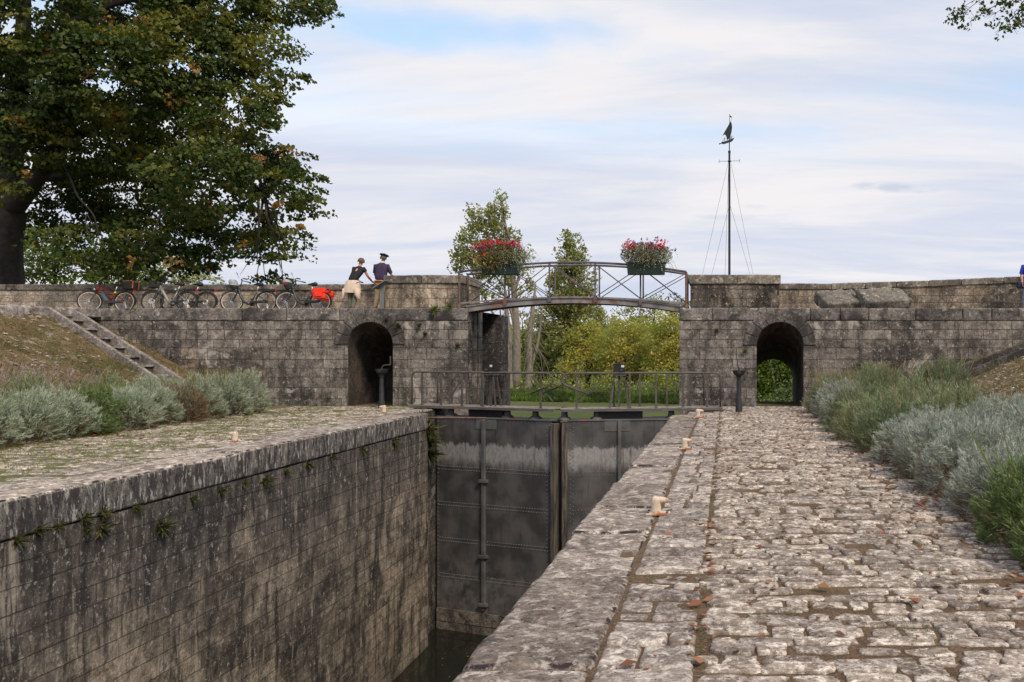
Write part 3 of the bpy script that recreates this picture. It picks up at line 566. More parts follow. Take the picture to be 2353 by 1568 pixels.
# ------------------------------------------------------------------ head wall with two vaulted tunnels
YF, YB, ZT, ZC = 26.0, 30.2, 2.92, 2.54
def archpts(cx, r, zs, n=20): return [(cx + r * math.cos(PI - PI * i / n), zs + r * math.sin(PI - PI * i / n)) for i in range(n + 1)]
def headwall(name, x0, x1, cx, r, label, seed, jamb_right):
    ox = cx; t = empty(name, (ox, YF, 0), label, 'wall'); zs = 2.5 - r
    A = archpts(cx, r, zs); mb = MB(); Lc = lambda x, z, y=YF: (x - ox, y - YF, z)
    for y, dz in ((YF, 0), (YB, -1.15)):
        zt = ZC if y == YF else 2.86
        mb.quad(Lc(x0, -1.3, y), Lc(cx - r, -1.3, y), Lc(cx - r, zt, y), Lc(x0, zt, y))
        mb.quad(Lc(cx + r, -1.3, y), Lc(x1, -1.3, y), Lc(x1, zt, y), Lc(cx + r, zt, y))
        for i in range(len(A) - 1): mb.quad(Lc(A[i][0], A[i][1] + dz, y), Lc(A[i + 1][0], A[i + 1][1] + dz, y), Lc(A[i + 1][0], zt, y), Lc(A[i][0], zt, y))
        if dz == 0: pass
        for q in (cx - r, cx + r): pass
        if dz: # jambs of the lowered far mouth are the same width
            pass
    mb.build('wall_face', M['face'], t)
    mb = MB(); prof = [(cx - r, -0.01)] + A + [(cx + r, -0.01)]           # vault lining, sinking with the passage
    N = 8
    for k in range(N):
        ya, yb = YF + (YB - YF) * k / N, YF + (YB - YF) * (k + 1) / N; da, db = -1.15 * k / N, -1.15 * (k + 1) / N
        for i in range(len(prof) - 1): mb.quad(Lc(prof[i][0], prof[i][1] + da, ya), Lc(prof[i + 1][0], prof[i + 1][1] + da, ya), Lc(prof[i + 1][0], prof[i + 1][1] + db, yb), Lc(prof[i][0], prof[i][1] + db, yb))
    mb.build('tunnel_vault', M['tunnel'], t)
    mb = MB(); mb.quad(Lc(cx - r, 0.0, YF), Lc(cx + r, 0.0, YF), Lc(cx + r, -1.15, YB), Lc(cx - r, -1.15, YB)); mb.build('tunnel_floor', M['terr'], t)
    rg = random.Random(seed)
    n = 9; gap = 0.012                                                     # voussoirs standing just proud of the face
    for i in range(n):
        a0, a1 = PI - PI * i / n - gap, PI - PI * (i + 1) / n + gap; ro = r + 0.40 + rg.uniform(-0.03, 0.0); m2 = 6
        poly = [(cx - ox + r * math.cos(a0 + (a1 - a0) * j / m2), zs + r * math.sin(a0 + (a1 - a0) * j / m2)) for j in range(m2 + 1)] + [(cx - ox + ro * math.cos(a1 + (a0 - a1) * j / m2), zs + ro * math.sin(a1 + (a0 - a1) * j / m2)) for j in range(m2 + 1)]
        MB().prism(poly, 0.30, Matrix.Translation((0, 0.15 - 0.035 - rg.uniform(0, 0.008), 0))).build('voussoir', M['ring'], t, bevel=0.018)
    x = x0                                                                 # top course of big blocks
    k = 0
    while x < x1 - 0.01:
        ln = rg.uniform(0.75, 1.75); ln = x1 - x if x1 - (x + ln) < 0.5 else ln
        mb = MB(); rbox(mb, x - ox + 0.006, x + ln - ox - 0.006, -0.018 - rg.uniform(0, 0.01), 0.6, ZC + rg.uniform(0, 0.012), ZT + rg.uniform(-0.012, 0.006), r=0.03, res=0.09, amp=0.022, seed=seed + k, nscale=5)
        o = mb.build('top_block', M['course'], t, smooth=True, weld=True); k += 1; x += ln
    mb = MB(); mb.quad(Lc(x0, 2.87, YF + .55), Lc(x1, 2.87, YF + .55), Lc(x1, 2.87, YB), Lc(x0, 2.87, YB)); mb.build('terrace_paving', M['terr'], t)
    xe = x1 if jamb_right else x0                                          # the side of the opening, with two stop-log grooves
    s = 1 if jamb_right else -1; mb = MB(); prof = [(xe, YF), (xe, 26.45), (xe - s * .14, 26.45), (xe - s * .14, 26.62), (xe, 26.62), (xe, 26.95), (xe - s * .14, 26.95), (xe - s * .14, 27.12), (xe, 27.12), (xe, 27.55), (xe - s * 0.85, 27.55), (xe - s * .85, YB)]
    for (a, b), (c, d) in zip(prof[:-1], prof[1:]): mb.quad(Lc(a, -3.5, b), Lc(c, -3.5, d), Lc(c, ZT - 0.06, d), Lc(a, ZT - 0.06, b))
    mb.build('opening_side', M['jamb'], t)
    mb = MB(); mb.quad(Lc(xe, -7.6), Lc(xe - s * 0.9, -7.6), Lc(xe - s * 0.9, -1.3), Lc(xe, -1.3)); mb.build('wall_foot', M['face2'], t)
    return t
hl = headwall('head_wall', -24.0, -7.72, -10.63, 0.67, 'blackened stone head wall left of the gate, pierced by the dark closed-looking arched passage', 21, True)
hr = headwall('head_wall', -1.40, 16.0, 1.605, 0.70, 'grey stone head wall right of the gate with the arched passage that shows green leaves', 52, False)
# round-nosed pier standing free behind the left jamb
t = MB(); mb = t
prof = [(-8.62, 29.6), (-7.64, 29.6), (-7.58, 29.68), (-7.60, 30.35), (-8.62, 30.35)]
mb.add([(x, y, -3.4) for x, y in prof] + [(x, y, 2.86) for x, y in prof], [(0, 1, 6, 5), (1, 2, 7, 6), (2, 3, 8, 7), (3, 4, 9, 8), (4, 0, 5, 9), (5, 6, 7, 8, 9)])
o = mb.build('wing_pier', masonry('wing_pier_stone', 'x', 1.3, 0.62, (0.035, 0.033, 0.034), (0.10, 0.095, 0.095), (0.2, 0.18, 0.15), stain=0.7, streak=0.5, lichen=0.5, seed=41.0), bevel=0.04)
tag(o, 'tall black stone pier standing in the opening behind the left end of the footbridge', 'pier')

# ------------------------------------------------------------------ parapets on the terrace
def parapet(name, pts, z0, ztop, thick, label, mat, seed, capt=0.20, over=0.05, ends=(True, True), group=None, cat='wall', capl=(0.9, 1.7)):
    """wall along a line of (x, y, ztop) stations; cap stones laid end to end on top"""
    x0, y0 = pts[0][0], pts[0][1]; t = empty(name, (x0, y0, z0), label, cat, group); mb = MB()
    P = [Vector((p[0] - x0, p[1] - y0, 0)) for p in pts]; H = [p[2] - z0 for p in pts]
    nrm = []
    for i in range(len(P)):
        d = (P[min(i + 1, len(P) - 1)] - P[max(i - 1, 0)]).normalized(); nrm.append(Vector((-d.y, d.x, 0)))
    for i in range(len(P) - 1):
        a, b = P[i], P[i + 1]; ab, bb = a + nrm[i] * thick, b + nrm[i + 1] * thick
        ha, hb = H[i] - capt, H[i + 1] - capt
        mb.quad(a, b, b + Vector((0, 0, hb)), a + Vector((0, 0, ha))); mb.quad(bb, ab, ab + Vector((0, 0, ha)), bb + Vector((0, 0, hb)))
    for i, e in ((0, 1), (len(P) - 1, 1)):
        a, ab = P[i], P[i] + nrm[i] * thick; mb.quad(a, ab, ab + Vector((0, 0, H[i] - capt)), a + Vector((0, 0, H[i] - capt)))
    mb.build('wall_body', mat, t)
    rg = random.Random(seed); k = 0
    for i in range(len(P) - 1):
        L = (P[i + 1] - P[i]).length; d = (P[i + 1] - P[i]).normalized(); s = 0
        sl = (H[i + 1] - H[i]) / L; ang = math.atan2(d.y, d.x)
        s = -over if (i == 0) else 0; Lend = L + (over if i == len(P) - 2 else 0)
        while s < Lend - 0.01:
            ln = rg.uniform(*capl); ln = Lend - s if Lend - (s + ln) < 0.45 else ln
            Mx = Matrix.Translation(P[i] + Vector((0, 0, H[i] - capt))) @ Matrix.Rotation(ang, 4, 'Z') @ Matrix.Rotation(-math.atan(sl), 4, 'Y')
            mb = MB(); rbox(mb, s + 0.004, s + ln - 0.004, -over, thick + over, 0.001, capt + rg.uniform(-0.008, 0.008), r=0.03, res=0.10, amp=0.014, seed=seed + k, nscale=5, M=Mx)
            mb.build('cap_stone', M['wallcap'], t, smooth=True, weld=True); k += 1; s += ln
    return t
parapet('parapet_wall', [(-34, 28.35, 3.80), (-24, 28.2, 3.80), (-10.3, 28.2, 3.80)], 2.6, 3.8, 0.45, 'long low beige parapet wall with the bicycles leaning on it', M['parapet'], 61, capt=0.20)
parapet('parapet_wall', [(1.6, 28.2, 3.83), (3.4, 28.2, 3.82), (6.5, 27.95, 3.90), (10.5, 27.3, 4.02), (16, 26.7, 4.14)], 2.6, 3.9, 0.45, 'low mottled parapet wall rising gently to the right behind the two stone blocks', M['parapet2'], 77, capt=0.20)
parapet('parapet_pier', [(-10.44, 26.62, 3.96), (-8.10, 26.62, 3.96)], 2.86, 3.96, 2.0, 'squat pier of pale blocks and cap stones at the left end of the footbridge', M['pier'], 90, capt=0.26, cat='pier', capl=(1.1, 1.5))
parapet('parapet_pier', [(-1.10, 26.62, 3.97), (1.62, 26.62, 3.97)], 2.86, 3.97, 2.0, 'squat blackened pier with heavy cap stones at the right end of the footbridge', M['pier2'], 95, capt=0.29, cat='pier', capl=(1.1, 1.6))

# two rough stone blocks lying tilted on the right terrace
for (xa, xb, lab, sd, tilt) in ((2.80, 4.10, 'rough grey stone block tilted on the right terrace, the left of the pair', 3, 6), (4.02, 5.55, 'rough grey stone block tilted on the right terrace, the right and thicker of the pair', 9, 5)):
    mb = MB(); rbox(mb, -(xb - xa) / 2, (xb - xa) / 2, -0.45, 0.45, 0, 0.36 if sd == 3 else 0.42, r=0.06, res=0.07, amp=0.07, seed=sd, nscale=5)
    o = mb.build('stone_block', M['slab'], smooth=True, weld=True); o.location = ((xa + xb) / 2, 26.95, 3.02); o.rotation_euler = (R(tilt + 24), R(-3), R(20))
    tag(o, lab, 'stone block')

# ------------------------------------------------------------------ stairs down the banks
M['riser'] = stone('riser_stone', (0.05, 0.044, 0.04), (0.10, 0.09, 0.082), (0.2, 0.185, 0.17), spots=0.9, lich=0.2, stain=0.4, bump=0.012)  # darker copy of the stair stone: riser shade as well as dirt put into the colour
def stairs(name, a, b, wdt, label, n=9):
    """flight between two stone strings following the bank from a (top) to b (foot)"""
    a = Vector(a); b = Vector(b); t = empty(name, b, label, 'stairs'); d = (a - b); hd = Vector((d.x, d.y, 0)); L = hd.length; hd.normalize(); sd = Vector((-hd.y, hd.x, 0))
    for s in (-1, 1):
        mb = MB(); q = sd * (s * wdt / 2); mb.bar(q + Vector((0, 0, 0.10)), q + d + Vector((0, 0, 0.10)), 0.11, 0.30); mb.build('string_stone', M['stair'] if b.x < 0 else M['riser'], t, bevel=0.012)
    for i in range(n):
        f0 = i / n; p = d * f0; top = d.z * (i + 1) / n; step = L / n
        mb = MB(); c = Vector((hd.x * L * (f0), hd.y * L * f0, 0))
        c0 = c - hd * 0.03; c1 = c + hd * (step + 0.05)
        vs = [c0 - sd * (wdt / 2 - .065), c0 + sd * (wdt / 2 - .065), c1 + sd * (wdt / 2 - .065), c1 - sd * (wdt / 2 - .065)]
        z0 = top - d.z / n - 0.24; z1 = top - d.z / n + 0.09
        mb.add([v + Vector((0, 0, z0)) for v in vs] + [v + Vector((0, 0, z1)) for v in vs], [(3, 2, 1, 0), (4, 5, 6, 7), (0, 1, 5, 4), (1, 2, 6, 5), (2, 3, 7, 6), (3, 0, 4, 7)])
        st_ = mb.build('step', M['riser'], t, bevel=0.01); mb = MB(); vs = [c0 - hd * .05 - sd * (wdt / 2 - .06), c0 - hd * .05 + sd * (wdt / 2 - .06), c1 + sd * (wdt / 2 - .06), c1 - sd * (wdt / 2 - .06)]
        mb.add([v + Vector((0, 0, z1 + .001)) for v in vs] + [v + Vector((0, 0, z1 + 0.05)) for v in vs], [(3, 2, 1, 0), (4, 5, 6, 7), (0, 1, 5, 4), (1, 2, 6, 5), (2, 3, 7, 6), (3, 0, 4, 7)]); mb.build('tread', M['stair'], st_, bevel=0.008)
    return t
stairs('stone_stairs', (-19.2, 25.05, 2.66), (-14.6, 23.6, 0.33), 0.66, 'narrow stone stairs between two pale strings down the left bank', 9)
stairs('stone_stairs', (9.4, 23.9, 2.02), (4.4, 22.4, 0.25), 0.72, 'narrow stone stairs half hidden by plants on the right bank', 8)

# rim of rough pale stones along the top edge of the left bank
rg_ = random.Random(8); y = 17.5; k = 0; mb = MB()
while y < 25.2:
    ln = rg_.uniform(0.35, 0.9); rbox(mb, -19.75 + rg_.uniform(-.1, .05), -19.2 + rg_.uniform(-.12, .12), y, y + ln - 0.03, 2.50, 2.88 + rg_.uniform(-.04, .03), r=0.08, res=0.09, amp=0.06, seed=700 + k, nscale=4); y += ln; k += 1
tag(mb.build('bank_edging', M['stair'], smooth=True, weld=True), 'rim of rough pale stones along the top of the left bank below the lawn', 'edging')
mb = MB(); rbox(mb, -19.5, -18.6, 25.25, 25.95, 2.62, 2.90, r=0.05, res=0.1, amp=0.03, seed=5); tag(mb.build('landing_stone', M['stair'], smooth=True, weld=True), 'pale flat stone at the head of the left stairs', 'stone')

# ------------------------------------------------------------------ lock gate leaves with their footways
def leaf(name, hinge, tip, label, seed, deck_over):
    """one leaf of the mitre gate: plating in local x (0 at the heel), z down from the coping"""
    h = Vector(hinge); p = Vector(tip); d = p - h; L = d.length; ang = math.atan2(d.y, d.x)
    t = empty(name, (h.x, h.y, 0), label, 'lock gate', None, rz=ang); s = 1 if d.x > 0 else -1
    # in local axes +x runs from heel to mitre; the side towards the camera is -y for the left leaf and +y for the right
    f = -1 if d.x > 0 else 1
    zt, zb = -0.22, -5.55
    def B(a, b, c, e, g_, h_): return (a, b, min(c, e), max(c, e), g_, h_)
    MB().box(0.0, L - 0.16, *sorted((-f * 0.45, -f * 0.01)), zb, zt - 0.03).build('box_frame', M['steel'], t)
    mb = MB(); mb.box(-0.02, L, *sorted((-f * 0.45, f * 0.05)), zt, zt + 0.04); mb.build('top_girder', M['steel'], t, bevel=0.006)
    mb = MB(); mb.box(L - 0.13, L + 0.02, *sorted((-f * 0.30, f * 0.10)), -6.2, zt - 0.05); mb.build('mitre_post', M['wood'], t, bevel=0.015)
    mb = MB(); mb.box(0.02, L - 0.2, *sorted((-f * 0.02, f * 0.055)), -6.3, zb + 0.0); mb.build('sill_beam', M['jamb'], t)
    # rivet rows: four double bands, two edge columns
    mb = MB(); mb.box(0.0, L - 0.13, *sorted((0.0, f * 0.02)), zb, zt); rs = 0.017
    def rivet(x, z):
        y0 = f * 0.02; b = len(mb.v); n = 6
        mb.v += [(x + rs * math.cos(a * PI / 3), y0, z + rs * math.sin(a * PI / 3)) for a in range(n)] + [(x + rs * .55 * math.cos(a * PI / 3), y0 + f * 0.016, z + rs * .55 * math.sin(a * PI / 3)) for a in range(n)]
        mb.f += [(b + a, b + (a + 1) % n, b + n + (a + 1) % n, b + n + a) for a in range(n)] + [tuple(b + n + a for a in range(n))]
    for zc_ in (-1.62, -2.62, -3.62, -4.62):
        for off in (-0.045, 0.045):
            x = 0.08 + (0.03 if off > 0 else 0)
            while x < L - 0.2: rivet(x, zc_ + off); x += 0.085
    z = zt - 0.12
    while z > zb + 0.1: rivet(0.05, z); rivet(L - 0.20, z); rivet(L - 0.28, z - 0.05) if f < 0 else rivet(L - 0.28, z - 0.05); z -= 0.11
    x = 0.06
    while x < L - 0.2: rivet(x, zt - 0.05); x += 0.12
    o = mb.build('skin_plate', [M['plate'], M['rivet']], t); o.data.polygons.foreach_set('material_index', [0] * 6 + [1] * (len(o.data.polygons) - 6))
    xs_ = 1.62 if d.x > 0 else 1.75
    mb = MB(); mb.box(xs_ - 0.045, xs_ + 0.045, *sorted((f * 0.02, f * 0.10)), zb + 0.1, zt); 
    for zz in (-1.92, -3.98, -5.3): mb.box(xs_ - 0.13, xs_ + 0.13, *sorted((f * 0.02, f * 0.14)), zz - 0.04, zz + 0.04)
    mb.build('sluice_rod', M['steel'], t, bevel=0.004)
    MB().box(xs_ - 0.28, xs_ + 0.40, *sorted((f * 0.02, f * 0.035)), zt - 0.28, zt + 0.0).build('sluice_guide', M['steel'], t, bevel=0.004)
    MB().box(xs_ - 0.62, xs_ + 0.52, *sorted((-f * 0.1, -f * 0.40)), zt + 0.03, 0.055).build('winch_plinth', M['black'], t, bevel=0.006)
    # footway on short posts
    x0, x1 = deck_over
    w0, w1 = sorted((-f * 0.62, f * 0.10))
    for q in (0.35, 2.25 if f < 0 else 2.35, 3.15 if f < 0 else 3.2):
        mb = MB(); mb.lathe([(0.17, zt + .04), (0.16, zt + .08), (0.09, zt + .12), (0.075, 0.05)], 10, Matrix.Translation((q, -f * 0.16, 0))); mb.build('deck_post', M['steel'], t, smooth=True, auto=35)
    mb = MB(); mb.box(x0, x1, w0, w1, 0.095, 0.118); mb.build('walkway_deck', M['deck'], t, bevel=0.004)
    mb = MB()
    for yy in (w0 + 0.012, w1 - 0.012): mb.box(x0 + 0.004, x1 - 0.004, yy - 0.01, yy + 0.01, 0.035, 0.094)
    mb.build('deck_beam', M['steel'], t)
    # two handrails
    H = 0.93
    for side, yy in ((0, w0 + 0.04), (1, w1 - 0.04)):
        front = (side == 0) == (f < 0)
        r = 0.024; xa = x0 + (0.06 if front else 0.42); curl = x1 - 0.02
        mb = MB(); zt2 = 0.118 + H
        pts = [(xa, yy, 0.118), (xa, yy, zt2 - 0.14), (xa + 0.04, yy, zt2 - 0.04), (xa + 0.14, yy, zt2)]
        pts += [(curl - 0.22, yy, zt2), (curl - 0.10, yy, zt2 - 0.03), (curl - 0.02, yy, zt2 - 0.12), (curl - 0.02, yy, zt2 - 0.22), (curl - 0.10, yy, zt2 - 0.32), (curl - 0.72, yy, 0.118 + 0.38)]
        for i in range(len(pts) - 1): mb.bar(pts[i], pts[i + 1], 0.03, 0.045, up=(0, 1, 0)) if False else None
        mb.tube(pts, r, 6); mb.build('handrail', M['rail'], t, smooth=True)
        posts = [x0 + 0.42, x0 + 1.08, x0 + 1.80, x0 + 2.50, x1 - 0.42] if front else [x0 + 0.86, x0 + 1.45, x0 + 2.2, x0 + 2.9]
        for q in posts:
            if q > x1 - 0.3 and False: continue
            mb = MB(); zz = zt2 if q < curl - 0.2 else zt2 - 0.05; mb.bar((q, yy, 0.118), (q, yy, zz), 0.05, 0.03); mb.box(q - 0.05, q + 0.05, yy - 0.03, yy + 0.03, 0.118, 0.135); mb.build('rail_post', M['rail'], t)
        mb = MB(); mb.tube([(posts[0] + 0.0, yy, 0.118 + 0.46), (x1 - 0.72, yy, 0.118 + 0.45)], 0.007, 5); mb.build('mid_rail', M['rail'], t)
    mb = MB()
    yb = w1 - 0.04 if f < 0 else w0 + 0.04
    mb.bar((x1 - 1.15, yb, 0.95), (x1 - 0.45, yb, 0.25), 0.02, 0.035)
    mb.build('rail_brace', M['rail'], t); mb = MB(); mb.bar((x0 + 0.86, yb, 0.30), (x0 + 1.42, yb, 1.0), 0.02, 0.035); mb.build('rail_brace', M['rail'], t)
    # sluice winch on a trestle
    yw = -f * 0.27; mb = MB()
    for dx_ in (-1, 1):
        for dy_ in (-1, 1): mb.bar((xs_ + dx_ * 0.25, yw + dy_ * 0.13, 0.118), (xs_ + dx_ * 0.12, yw + dy_ * 0.08, 0.97), 0.05, 0.02)
    mb.box(xs_ - 0.18, xs_ + 0.18, yw - 0.13, yw + 0.13, 0.97, 1.0); mb.build('winch_trestle', M['rail'], t, bevel=0.003)
    mb = MB(); mb.box(xs_ - 0.03, xs_ + 0.03, yw - 0.02, yw + 0.02, 0.05, 1.0)
    for i in range(18): mb.box(xs_ - 0.005, xs_ + 0.04, yw - 0.03 , yw + 0.03, 0.35 + i * 0.034, 0.368 + i * 0.034)
    mb.build('rack_bar', M['steel'], t)
    mb = MB(); mb.box(xs_ - 0.155, xs_ + 0.155, yw - 0.12, yw + 0.12, 1.001, 1.29); mb.box(xs_ - 0.165, xs_ + 0.165, yw - 0.13, yw + 0.13, 1.29, 1.305)
    mb.box(xs_ - 0.165, xs_ + 0.165, yw - 0.13, yw + 0.13, 1.0, 1.012)
    mb.tube([(xs_, yw, 1.3), (xs_, yw, 1.35)], 0.03, 8); mb.build('winch_box', M['black'], t, bevel=0.006)
    yo = yw + f * 0.12
    mb = MB(); mb.tube([(xs_ - 0.05, yo, 1.12), (xs_ - 0.05, yo + f * 0.07, 1.12)], 0.028, 10); mb.tube([(xs_ - 0.05, yo, 1.12), (xs_ - 0.05, yo + f * 0.10, 1.12)], 0.013, 6); mb.build('crank_socket', M['rail'], t, smooth=True, auto=40)
    mb = MB(); yq = sorted((yo + f * 0.002, yo + f * 0.005)); lx = 0.09 * s; mb.box(xs_ + lx - 0.04, xs_ + lx + 0.04, yq[0], yq[1], 1.20, 1.26); mb.build('data_plate', M['paper'], t)
    return t
M['paper'] = plain('pale_plate', (0.62, 0.62, 0.60), 0.5, 0, 0.05)
M['rivet'] = plain('rivet_heads', (0.14, 0.137, 0.134), 0.5, 0.0, 0.3, 5)
M['deck'] = plain('deck_plate', (0.23, 0.195, 0.165), 0.8, 0, 0.35, 7, 0.004, rust=0.2, rustcol=(0.12, 0.07, 0.045))
leaf('gate_leaf', (-8.12, 24.45, 0), (-4.49, 23.0, 0), 'left leaf of the riveted grey lock gate carrying a railed footway', 1, (-0.90, 3.88))
leaf('gate_leaf', (-1.12, 23.5, 0), (-4.33, 23.0, 0), 'right leaf of the riveted grey lock gate carrying a railed footway', 2, (-1.02, 3.30))

# ------------------------------------------------------------------ iron footbridge
def footbridge():
    xa, xb = -8.05, -1.16; y0, y1 = 26.08, 26.88; t = empty('footbridge', (-4.6, 26.5, 2.9), 'slender arched iron footbridge with rusty crossed railings spanning the lock opening', 'footbridge')
    L = lambda x, y, z: (x + 4.6, y - 26.5, z - 2.9)
    xc = (-7.7 - 1.42) / 2
    rise = lambda x, r=0.27: r * (1 - ((x - xc) / 3.2) ** 2)
    base = 2.80
    for y in (y0, y1):                                         # arched girder
        mb = MB(); n = 24; X = [-7.78 + (6.42) * i / n for i in range(n + 1)]
        for i in range(n):
            a, b = X[i], X[i + 1]
            for (z0_, z1_, w_) in ((0.0, 0.17, 0.02), (0.155, 0.17, 0.10), (0.0, 0.015, 0.10)):
                za, zb_ = base + rise(a) , base + rise(b)
                vs = [L(px_, y + s_ * w_ / 2, zz) for px_, zz0 in ((a, za), (b, zb_)) for s_, zz in ((-1, zz0 + z0_), (1, zz0 + z0_), (1, zz0 + z1_), (-1, zz0 + z1_))]
                mb.add(vs, [(0, 1, 5, 4), (1, 2, 6, 5), (2, 3, 7, 6), (3, 0, 4, 7), (3, 2, 1, 0), (4, 5, 6, 7)])
        mb.build('arched_girder', M['bridge'], t)
    mb = MB(); n = 24
    for i in range(n):
        a, b = -7.9 + 6.65 * i / n, -7.9 + 6.65 * (i + 1) / n; z_a, z_b = base + 0.178 + rise(a), base + 0.178 + rise(b)
        mb.add([L(a, y0 - 0.0, z_a), L(b, y0, z_b), L(b, y1, z_b), L(a, y1, z_a), L(a, y0, z_a + .03), L(b, y0, z_b + .03), L(b, y1, z_b + .03), L(a, y1, z_a + .03)], [(0, 1, 5, 4), (1, 2, 6, 5), (2, 3, 7, 6), (3, 0, 4, 7), (4, 5, 6, 7), (3, 2, 1, 0)])
    mb.build('bridge_deck', M['deck'], t)
    px_ = [XP(v, 26.08) for v in (1056, 1161, 1263, 1368, 1472, 1577)]
    ztop = lambda x: 4.0 + 0.29 * (1 - ((x + 4.58) / 3.42) ** 2); zlow = lambda x: 3.06 + 0.18 * (1 - ((x + 4.58) / 3.42) ** 2)
    for y in (y0 - 0.03, y1 + 0.03):
        front = y < 26.5
        mb = MB(); pts = [L(px_[0] + (px_[-1] - px_[0]) * i / 20, y, ztop(px_[0] + (px_[-1] - px_[0]) * i / 20)) for i in range(21)]
        mb.tube(pts, 0.034, 8); mb.build('top_rail', M['bridgebar'], t, smooth=True)
        mb = MB(); pts = [L(px_[0] + (px_[-1] - px_[0]) * i / 20, y, zlow(px_[0] + (px_[-1] - px_[0]) * i / 20)) for i in range(21)]
        for i in range(20): mb.bar(pts[i], pts[i + 1], 0.03, 0.045)
        mb.build('bottom_rail', M['bridge'], t)
        for i, x in enumerate(px_):
            zb_ = 2.93 if i in (0, 5) else base + 0.05 + rise(x)
            mb = MB(); mb.tube([L(x, y, zb_), L(x, y, ztop(x))], 0.036 if i in (0, 5) else 0.026, 8)
            if i in (0, 5): mb.lathe([(0.06, zb_ - 2.9), (0.06, zb_ - 2.9 + .05), (0.038, zb_ - 2.9 + 0.12)], 10, Matrix.Translation(L(x, y, 2.9)))
            else:
                mb.box(*[c for pair in ((x + 4.6 - .05, x + 4.6 + .05), (y - 26.5 - .035, y - 26.5 + .035)) for c in pair], zb_ - 2.9 - 0.01, zb_ - 2.9 + 0.14)
            mb.build('railing_post', M['bridgerust'] if i in (0, 5) else M['bridgebar'], t, smooth=True, auto=35)
        for i in range(5):
            a, b = px_[i], px_[i + 1]
            mb = MB(); mb.tube([L(a, y, zlow(a) + .02), L(b, y, ztop(b) - .04)], 0.014, 6); mb.tube([L(a, y, ztop(a) - .04), L(b, y, zlow(b) + .02)], 0.014, 6)
            mb.build('cross_bar', M['bridgebar'], t, smooth=True)
            if front and i in (1, 2):
                xm = (a + b) / 2; zm = (ztop(a) + ztop(b) + zlow(a) + zlow(b)) / 4 - .01
                mb = MB(); mb.lathe([(0.07, 0), (0.07, 0.015), (0.035, 0.025), (0.03, .035)], 14, Matrix.Translation(L(xm, y - 0.015, zm)) @ Matrix.Rotation(R(90), 4, 'X')); mb.build('rosette', M['bridgerust'], t)
    return t
M['bridgerust'] = plain('rusty_iron', (0.13, 0.085, 0.065), 0.7, 0, 0.3, 8, 0.001, rust=0.4, rustcol=(0.14, 0.06, 0.035))
footbridge()
# rusty stay rods under the gate footway
mb = MB(); mb.tube([(-8.2, 23.25, -0.14), (-6.35, 23.05, -0.14)], 0.028, 6); tag(mb.build('stay_rod', M['bridgerust']), 'thin rusty iron rod running below the left footway', 'rod')
mb = MB(); mb.tube([(-3.0, 24.3, -0.2), (-1.1, 24.3, -0.22)], 0.03, 6); tag(mb.build('stay_rod', M['bridgerust']), 'thin rusty iron rod running below the right footway', 'rod')
# ------------------------------------------------------------------ mooring bollards and crank pedestals
def bollard(x, y, s, label, k=1.0):
    k *= 0.9
    t = empty('mooring_bollard', (x, y, 0.006), label, 'bollard', 'cream horned mooring bollards along the lock')
    mb = MB(); mb.box(-0.13 * k, 0.13 * k, -0.085 * k, 0.085 * k, 0.0, 0.028 * k); mb.build('base_plate', M['white'], t, bevel=0.008)
    mb = MB(); n = 10
    for a, b in ((-1, -1), (1, -1), (1, 1), (-1, 1)): MB().lathe([(0.016 * k, 0.028 * k), (0.015 * k, 0.045 * k), (0.005 * k, 0.047 * k)], 6, Matrix.Translation((a * 0.105 * k, b * 0.062 * k, 0))).build('bolt', M['boltm'], t)
    mb = MB(); mb.tube([(-0.02, 0, 0.02), (-0.02, 0, 0.045), (-0.02, 0, 0.11), (-0.022, 0, 0.165), (-0.02, 0, 0.195), (-0.018, 0, 0.206)], [0.066, 0.056, 0.054, 0.058, 0.050, 0.022], 16)
    o = mb.build('post', M['white'], t, smooth=True, auto=70); o.scale = (s * k, k, k)
    mb = MB(); mb.tube([(-0.03, 0, 0.160), (0.03, 0, 0.163), (0.075, 0, 0.160), (0.105, 0, 0.154), (0.118, 0, 0.150)], [0.036, 0.040, 0.036, 0.026, 0.010], 14)
    o = mb.build('horn', M['white'], t, smooth=True, auto=70); o.scale = (s * k, k, k)
M['boltm'] = plain('bolt_iron', (0.10, 0.11, 0.14), 0.5, 0.3)
bollard(XP(1512, 8.72), 8.72, 1, 'cream rust-streaked mooring bollard on the right quay, the nearest and largest')
bollard(XP(1576, 14.5), 14.5, 1, 'cream mooring bollard on the right quay, midway between the nearest one and the gate')
bollard(XP(1606, 21.3), 21.3, 1, 'small cream mooring bollard on the right quay just in front of the gate footway', 1.15)
bollard(XP(538, 15.7), 15.7, -1, 'cream mooring bollard on the left quay coping with rusty patches, facing the lavender')
bollard(XP(884, 23.0), 22.9, -1, 'cream and orange mooring bollard on the left quay beside the crank pedestal', 1.1)

